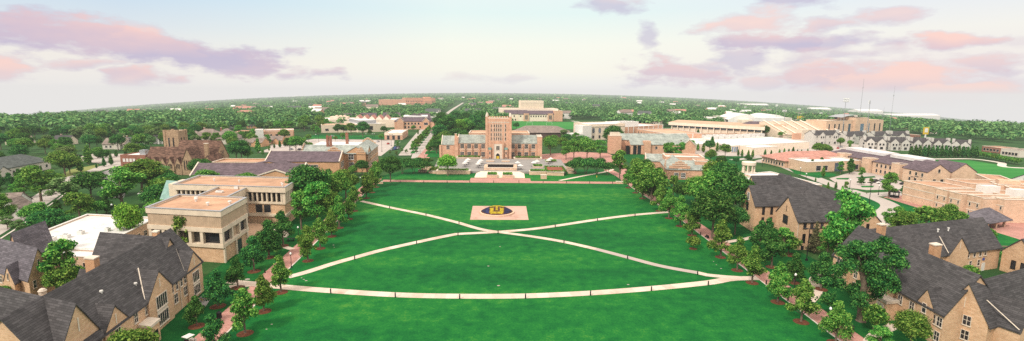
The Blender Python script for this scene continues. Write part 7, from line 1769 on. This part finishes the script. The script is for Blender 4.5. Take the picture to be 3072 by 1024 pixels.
# clouds: azimuth, elevation, half width, half height, tilt, strength, warmth
CLOUDS = [(-0.665,0.075,0.194,0.033,-0.087,1,0.3), (-0.530,0.061,0.094,0.030,-0.136,1,0.1), (-0.644,0.088,0.055,0.021,0.075,0.8,0.7), (-0.769,0.032,0.029,0.015,0.043,0.9,0.75), (-0.692,0.040,0.036,0.010,-0.045,0.8,0.7), (-0.638,0.016,0.052,0.014,-0.064,0.9,0.5), (-0.396,0.035,0.034,0.011,-0.088,0.8,0), (-0.333,0.031,0.039,0.011,-0.072,0.8,0.1), (-0.015,0.029,0.073,0.009,0.008,0.35,0.6),
  (0.427,0.120,0.091,0.019,-0.048,0.75,0.9), (0.546,0.108,0.058,0.014,0.002,0.75,0.9), (0.641,0.120,0.047,0.014,0.134,0.7,0.8), (0.478,0.085,0.110,0.026,0.021,0.85,0.15), (0.569,0.080,0.057,0.017,-0.042,0.8,0.1), (0.418,0.062,0.050,0.019,-0.019,0.7,0), (0.301,0.037,0.091,0.032,-0.003,0.85,0.45), (0.551,0.033,0.111,0.027,0.050,0.85,0.55), (0.647,0.019,0.119,0.035,-0.004,0.85,0.75), (0.692,0.080,0.051,0.018,-0.056,0.85,0.8), (0.751,0.040,0.039,0.018,0.117,0.8,0.7), (0.763,0.001,0.052,0.025,0.011,0.8,0.85), (0.255,0.110,0.031,0.026,-0.021,0.65,0), (0.496,0.152,0.067,0.020,-0.074,0.75,0.1), (0.187,0.171,0.084,0.017,-0.027,0.7,0.1), (0.451,0.026,0.043,0.016,-0.004,0.7,0.6), (0.587,0.062,0.060,0.013,-0.032,0.6,0.2), (0.758,0.074,0.032,0.012,-0.059,0.3,0.7), (0.717,-0.002,0.099,0.022,0.013,0.85,0.85), (0.592,0.010,0.106,0.022,0.004,0.8,0.75), (0.352,0.047,0.041,0.015,-0.008,0.7,0.2), (0.531,0.053,0.055,0.015,-0.022,0.6,0.15)]

# ================================================================ neighbourhood trees, houses, far wood
HOLES = [(-300,0,-20,372), (-20,0,260,420), (-215,340,-55,600), (-300,440,-200,545), (-60,330,130,520), (-6,500,150,870), (100,400,300,700), (180,520,480,680), (360,850,520,980), (255,270,480,500), (-215,540,-70,700), (-290,640,-90,710), (-262,740,-120,790), (240,420,420,660), (-370,1620,-240,1800), (-490,1740,-370,1860), (500,850,620,900), (300,560,500,900), (100,120,500,500), (-520,1430,-230,1800)]
def in_hole(x, y, m=0):
    for a, b, c, d in HOLES:
        if a-m < x < c+m and b-m < y < d+m: return True
    t = (y-580)/(2194-580); rx = -92+(-215+92)*t
    if 340 < y < 2260 and abs(x-rx) < 16+y*.008: return True                      # the street stays open
    if -415 < x < -325 and 1150 < y < 1520: return True
    return False
R_ = np.random.RandomState(11)
cand = []
d_ = 250.0
while d_ < 1500:
    step = 11.5+d_*.007
    for a in np.arange(-.80, .80, step/d_):
        x = (d_+R_.uniform(-.5,.5)*step)*math.tan(a+R_.uniform(-.5,.5)*step/d_); y = d_+R_.uniform(-.5,.5)*step
        if y < 200 or in_hole(x, y): continue
        cand.append((x, y))
    d_ += step
HS = []
for k in range(150):
    d = 320*math.exp(R_.uniform(0, 1.3)); a = R_.uniform(-.78, .78); x, y = d*math.tan(a), d
    if in_hole(x, y, 14) or any(hypot(x-h[0], y-h[1]) < 24 for h in HS): continue
    HS.append((x, y))
side = lambda x: 'church side' if x < -40 else ('stadium side' if x > 40 else 'library side')
wl = ['white','off_white','cream_light','brick']; rf = ['roof_warm','roof_grey','roof_brown','roof_dark']
for i, (x, y) in enumerate(HS):
    a, b = i % 4, (i//4) % 4
    lab = '%s house with a %s roof showing between the trees of the %s neighbourhood' % (['white','off-white','cream','brick'][a], ['taupe','grey-green','brown','charcoal'][b], side(x))
    house(x, y, 14+(i%3)*2, 9, 3.6, 3.6, R_.uniform(-.4,.4), wl[a], rf[b], lab, lab.replace(' showing between', 's between').replace(' house with a', ' houses with')[:100])
cand = [c for c in cand if all(hypot(c[0]-h[0], (c[1]-h[1])*(.55 if c[1] < h[1] else 1)) > 10.5 for h in HS)]
cand.sort(key=lambda c: hypot(*c))
near = cand[:130]; rest = cand[130:]
for i, (x, y) in enumerate(near):
    k = ('mid','dark','mid','light','dark','mid','olive')[int(R_.randint(0,7))]
    wd = {'mid':'green','dark':'dark green','light':'pale green','olive':'olive'}[k]
    tree(k, x, y, R_.uniform(9,14), None, '%s shade tree in the wooded neighbourhood on the %s' % (wd, side(x)), '%s neighbourhood trees on the %s' % (wd, side(x)))
# the wood that runs on to the horizon: one mass
def mass(pts, n, hs, ws, size, seed):
    r = np.random.RandomState(seed); P = []; N = []; S = []
    for (x, y) in pts:
        h = r.uniform(*hs); w = r.uniform(*ws)
        d = r.normal(size=(n,3)); d[:,2] = np.abs(d[:,2])*.9-.15; d /= np.linalg.norm(d, axis=1, keepdims=True)
        bump = 1+.22*np.sin(d[:,0]*7+x)*np.cos(d[:,1]*6+y)
        P.append(np.array([x, y, terr(x, y)+h*.55]) + d*np.array([w/2, w/2, h*.46])*(bump*r.uniform(.75,1.05,n))[:,None]); N.append(d+r.normal(size=(n,3))*.35); S.append(np.full(n, size*w/9))
    return np.concatenate(P), np.concatenate(N), np.concatenate(S), r
far = []
d_ = 1500.0
while d_ < 11000:
    step = 15+d_*.0085
    for a in np.arange(-.80, .80, step/d_):
        x = (d_+R_.uniform(-.5,.5)*step)*math.tan(a+R_.uniform(-.5,.5)*step/d_); y = d_+R_.uniform(-.5,.5)*step
        if not in_hole(x, y): far.append((x, y))
    d_ += step*.8
n_ = len(rest)//2
A_ = mass(rest[:n_], 190, (8,17), (12,23), .80, 5); A2_ = mass(rest[n_:], 90, (8,17), (11,22), 1.05, 15)
nf = len(far); fd = [p for p in far]
B_ = [mass([p for p in far if lo <= p[1] < hi], nn, (9,16), (w0,w1), sz, 6) for lo, hi, nn, w0, w1, sz in ((1500,3000,44,16,30,1.2), (3000,6000,24,34,64,1.5), (6000,12000,16,70,120,1.7))]
P = np.concatenate([A_[0],A2_[0]]+[b[0] for b in B_]); N = np.concatenate([A_[1],A2_[1]]+[b[1] for b in B_]); S_ = np.concatenate([A_[2],A2_[2]]+[b[2] for b in B_])
wood = link('distant_wood', leaf_mesh('distant_wood', P, N+np.array([0,0,.3]), S_, R_, M['leaf_far'], .35)); wood['kind'] = 'stuff'
print('forest', len(rest), len(far), len(P))
tag(wood, 'wooded suburbs running on to the hazy horizon', 'wood')
# scattered pale roofs among the far wood
for k in range(130):
    d = 800*math.exp(R_.uniform(0, 1.4)); a = R_.uniform(-.76, .76); x, y = d*math.tan(a), d
    if in_hole(x, y, 10): continue
    w = R_.uniform(14, 30); m = M[('white','cream_light','salmon_brick','off_white')[k%4]]; nm = ('white','cream','salmon','off-white')[k%4]
    t = building('distant_house', '%s building far off in the wood on the %s' % (nm, side(x)), 'house', (x, y), '%s far buildings on the %s' % (nm, side(x)))
    f = Frame((0,0), R_.uniform(-30,30)); hh = R_.uniform(10, 15)
    gable(f, t, -w/2, w/2, 0, 12, hh, hh+4, 'x', m, M[('roof_warm','white_roof','tile_pink','roof_grey')[(k//4)%4]], z0=-6)

# ================================================================ haze
m = bpy.data.materials.new('haze'); m.use_nodes = True
nt = NT(m.node_tree); m.node_tree.nodes.clear()
ab = nt.n('ShaderNodeVolumeAbsorption'); em = nt.n('ShaderNodeEmission'); ad = nt.n('ShaderNodeAddShader'); o = nt.n('ShaderNodeOutputMaterial')
SIG = HAZE_SIGMA
ab.inputs['Color'].default_value = C(0,0,0); ab.inputs['Density'].default_value = SIG
em.inputs['Color'].default_value = C(.82,.805,.79); em.inputs['Strength'].default_value = SIG*.98
nt.l(ab.outputs[0], ad.inputs[0]); nt.l(em.outputs[0], ad.inputs[1]); nt.l(ad.outputs[0], o.inputs['Volume'])
hz = MB().box(-26000,26000,-3000,24000,-2600,135).build('haze', m); hz['kind'] = 'structure'

# ================================================================ sky
world = bpy.data.worlds.new('World'); scene.world = world; world.use_nodes = True
nt = NT(world.node_tree); world.node_tree.nodes.clear()
sky = nt.n('ShaderNodeTexSky', sky_type='NISHITA'); sky.sun_disc = False
SUN_EL, SUN_AZ = radians(43), radians(220)       # compass style: from behind and to the left of the camera
sky.sun_elevation = SUN_EL; sky.sun_rotation = SUN_AZ
g = nt.n('ShaderNodeTexCoord').outputs['Generated']
sep = nt.n('ShaderNodeSeparateXYZ'); nt.l(g, sep.inputs[0]); X, Y, Z = sep.outputs
az = nt.math('ARCTAN2', X, Y)
hor = nt.math('SQRT', nt.math('ADD', nt.math('MULTIPLY', X, X), nt.math('MULTIPLY', Y, Y)))
el = nt.math('ARCTAN2', Z, hor)
def rampf(f, stops): return nt.ramp(f, stops)
e01 = nt.math('DIVIDE', nt.math('ADD', el, .05), .5, True)
# three vertical gradients (left, centre, right) blended by azimuth
gl = rampf(e01, [(.0,(.82,.82,.82)), (.10,(.86,.83,.80)), (.20,(.88,.83,.77)), (.30,(.70,.77,.82)), (.42,(.54,.71,.87)), (.6,(.80,.84,.90)), (1,(1.55,1.43,1.29))])  # top stops of each ramp: unseen upper sky, brightened and warmed to fill walls
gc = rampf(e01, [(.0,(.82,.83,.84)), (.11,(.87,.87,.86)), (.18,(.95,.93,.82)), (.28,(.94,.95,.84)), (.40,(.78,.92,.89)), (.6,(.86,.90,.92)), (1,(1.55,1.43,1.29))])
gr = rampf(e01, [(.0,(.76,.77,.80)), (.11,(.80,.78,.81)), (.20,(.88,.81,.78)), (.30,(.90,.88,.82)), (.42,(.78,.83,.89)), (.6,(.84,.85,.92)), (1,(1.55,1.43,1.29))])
fl = nt.math('MULTIPLY', nt.math('ADD', az, .12), -1.9, True); fr_ = nt.math('MULTIPLY', nt.math('SUBTRACT', az, .14), 1.9, True)
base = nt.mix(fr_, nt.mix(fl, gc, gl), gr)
comb = nt.n('ShaderNodeCombineXYZ'); nt.l(nt.math('MULTIPLY', az, 1.0), comb.inputs[0]); nt.l(nt.math('MULTIPLY', el, 2.6), comb.inputs[1])
n1 = nt.n('ShaderNodeTexNoise'); n1.inputs['Scale'].default_value = 8; n1.inputs['Detail'].default_value = 7; n1.inputs['Roughness'].default_value = .58; nt.l(comb.outputs[0], n1.inputs['Vector'])
n2 = nt.n('ShaderNodeTexNoise'); n2.inputs['Scale'].default_value = 22; n2.inputs['Detail'].default_value = 6; n2.inputs['Roughness'].default_value = .6; nt.l(comb.outputs[0], n2.inputs['Vector'])
n3 = nt.n('ShaderNodeTexNoise'); n3.inputs['Scale'].default_value = 5; n3.inputs['Detail'].default_value = 4; nt.l(comb.outputs[0], n3.inputs['Vector'])
total = None; warm = None
nw = nt.n('ShaderNodeTexNoise'); nw.inputs['Scale'].default_value = 6; nw.inputs['Detail'].default_value = 5; nt.l(comb.outputs[0], nw.inputs['Vector'])
ws = nt.n('ShaderNodeSeparateColor'); nt.l(nw.outputs['Color'], ws.inputs[0])
azw = nt.math('ADD', az, nt.math('MULTIPLY', nt.math('SUBTRACT', ws.outputs[0], .5), .22)); elw = nt.math('ADD', el, nt.math('MULTIPLY', nt.math('SUBTRACT', ws.outputs[1], .5), .075))
for (a0, e0, ra, re, tilt, k, wm) in CLOUDS:
    da = nt.math('SUBTRACT', azw, a0); de = nt.math('SUBTRACT', elw, e0)
    ct, st = cos(tilt), sin(tilt)
    p = nt.math('DIVIDE', nt.math('ADD', nt.math('MULTIPLY', da, ct), nt.math('MULTIPLY', de, st)), ra)
    q = nt.math('DIVIDE', nt.math('SUBTRACT', nt.math('MULTIPLY', de, ct), nt.math('MULTIPLY', da, st)), re)
    r2 = nt.math('SQRT', nt.math('ADD', nt.math('MULTIPLY', p, p), nt.math('MULTIPLY', q, q)))
    s = nt.math('SUBTRACT', 1.16, r2)
    s = nt.math('ADD', s, nt.math('MULTIPLY', nt.math('SUBTRACT', n1.outputs['Fac'], .5), 2.2))
    s = nt.math('ADD', s, nt.math('MULTIPLY', nt.math('SUBTRACT', n2.outputs['Fac'], .5), 1.5))
    s = nt.math('MULTIPLY', nt.math('MULTIPLY', s, 1.45, True), k)
    s = nt.math('MULTIPLY', nt.math('MULTIPLY', s, s), nt.math('SUBTRACT', 3.0, nt.math('MULTIPLY', s, 2.0))) if k >= .84 else s
    total = s if total is None else nt.math('MAXIMUM', total, s)
    # warm light catches the upper edges
    w = nt.math('MULTIPLY', nt.math('ADD', nt.math('MULTIPLY', q, .55), wm, True), s)
    warm = w if warm is None else nt.math('MAXIMUM', warm, w)
wf = nt.math('ADD', warm, nt.math('MULTIPLY', nt.math('SUBTRACT', n3.outputs['Fac'], .5), 1.4), True)
cc = nt.mix(wf, C(.52,.46,.63), C(.98,.63,.56))
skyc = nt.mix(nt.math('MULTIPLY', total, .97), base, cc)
low = nt.n('ShaderNodeMix', data_type='RGBA', blend_type='MIX'); 
mixed = nt.mix(.06, skyc, sky.outputs[0], 'ADD') if False else skyc
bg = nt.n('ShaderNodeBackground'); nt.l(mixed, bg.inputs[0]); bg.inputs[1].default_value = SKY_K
bs = nt.n('ShaderNodeBackground'); nt.l(sky.outputs[0], bs.inputs[0]); bs.inputs[1].default_value = .005
add = nt.n('ShaderNodeAddShader'); nt.l(bg.outputs[0], add.inputs[0]); nt.l(bs.outputs[0], add.inputs[1])
out = nt.n('ShaderNodeOutputWorld'); nt.l(add.outputs[0], out.inputs[0])

# ================================================================ sun and camera
sd = bpy.data.lights.new('sun', 'SUN'); sd.energy = SUN_E; sd.angle = radians(8); sd.color = (1.0, .92, .81)
so = bpy.data.objects.new('sun', sd); col.objects.link(so)
d = Vector((sin(SUN_AZ)*cos(SUN_EL), cos(SUN_AZ)*cos(SUN_EL), sin(SUN_EL)))
so.rotation_euler = d.to_track_quat('Z', 'Y').to_euler()
cd = bpy.data.cameras.new('camera'); cam = bpy.data.objects.new('camera', cd); col.objects.link(cam); scene.camera = cam
cd.sensor_width = 36; cd.lens = 36*1500/3072; cd.clip_start = 1; cd.clip_end = 60000
pitch = math.atan(235/1500)
fwd = Vector((0, cos(pitch), -sin(pitch))); up = Vector((0, sin(pitch), cos(pitch))); right = Vector((1,0,0))
rr = radians(.5)
u2 = up*cos(rr) - right*sin(rr); r2 = right*cos(rr) + up*sin(rr)
cam.matrix_world = Matrix(((r2.x,u2.x,-fwd.x,0),(r2.y,u2.y,-fwd.y,0),(r2.z,u2.z,-fwd.z,46),(0,0,0,1)))
scene.view_settings.view_transform = 'Standard'; scene.view_settings.look = 'None'; scene.view_settings.exposure = 0
scene.render.engine = 'CYCLES'
cy = scene.cycles; cy.max_bounces = 4; cy.diffuse_bounces = 2; cy.glossy_bounces = 2; cy.transmission_bounces = 3; cy.transparent_max_bounces = 8; cy.volume_bounces = 0; cy.use_denoising = False
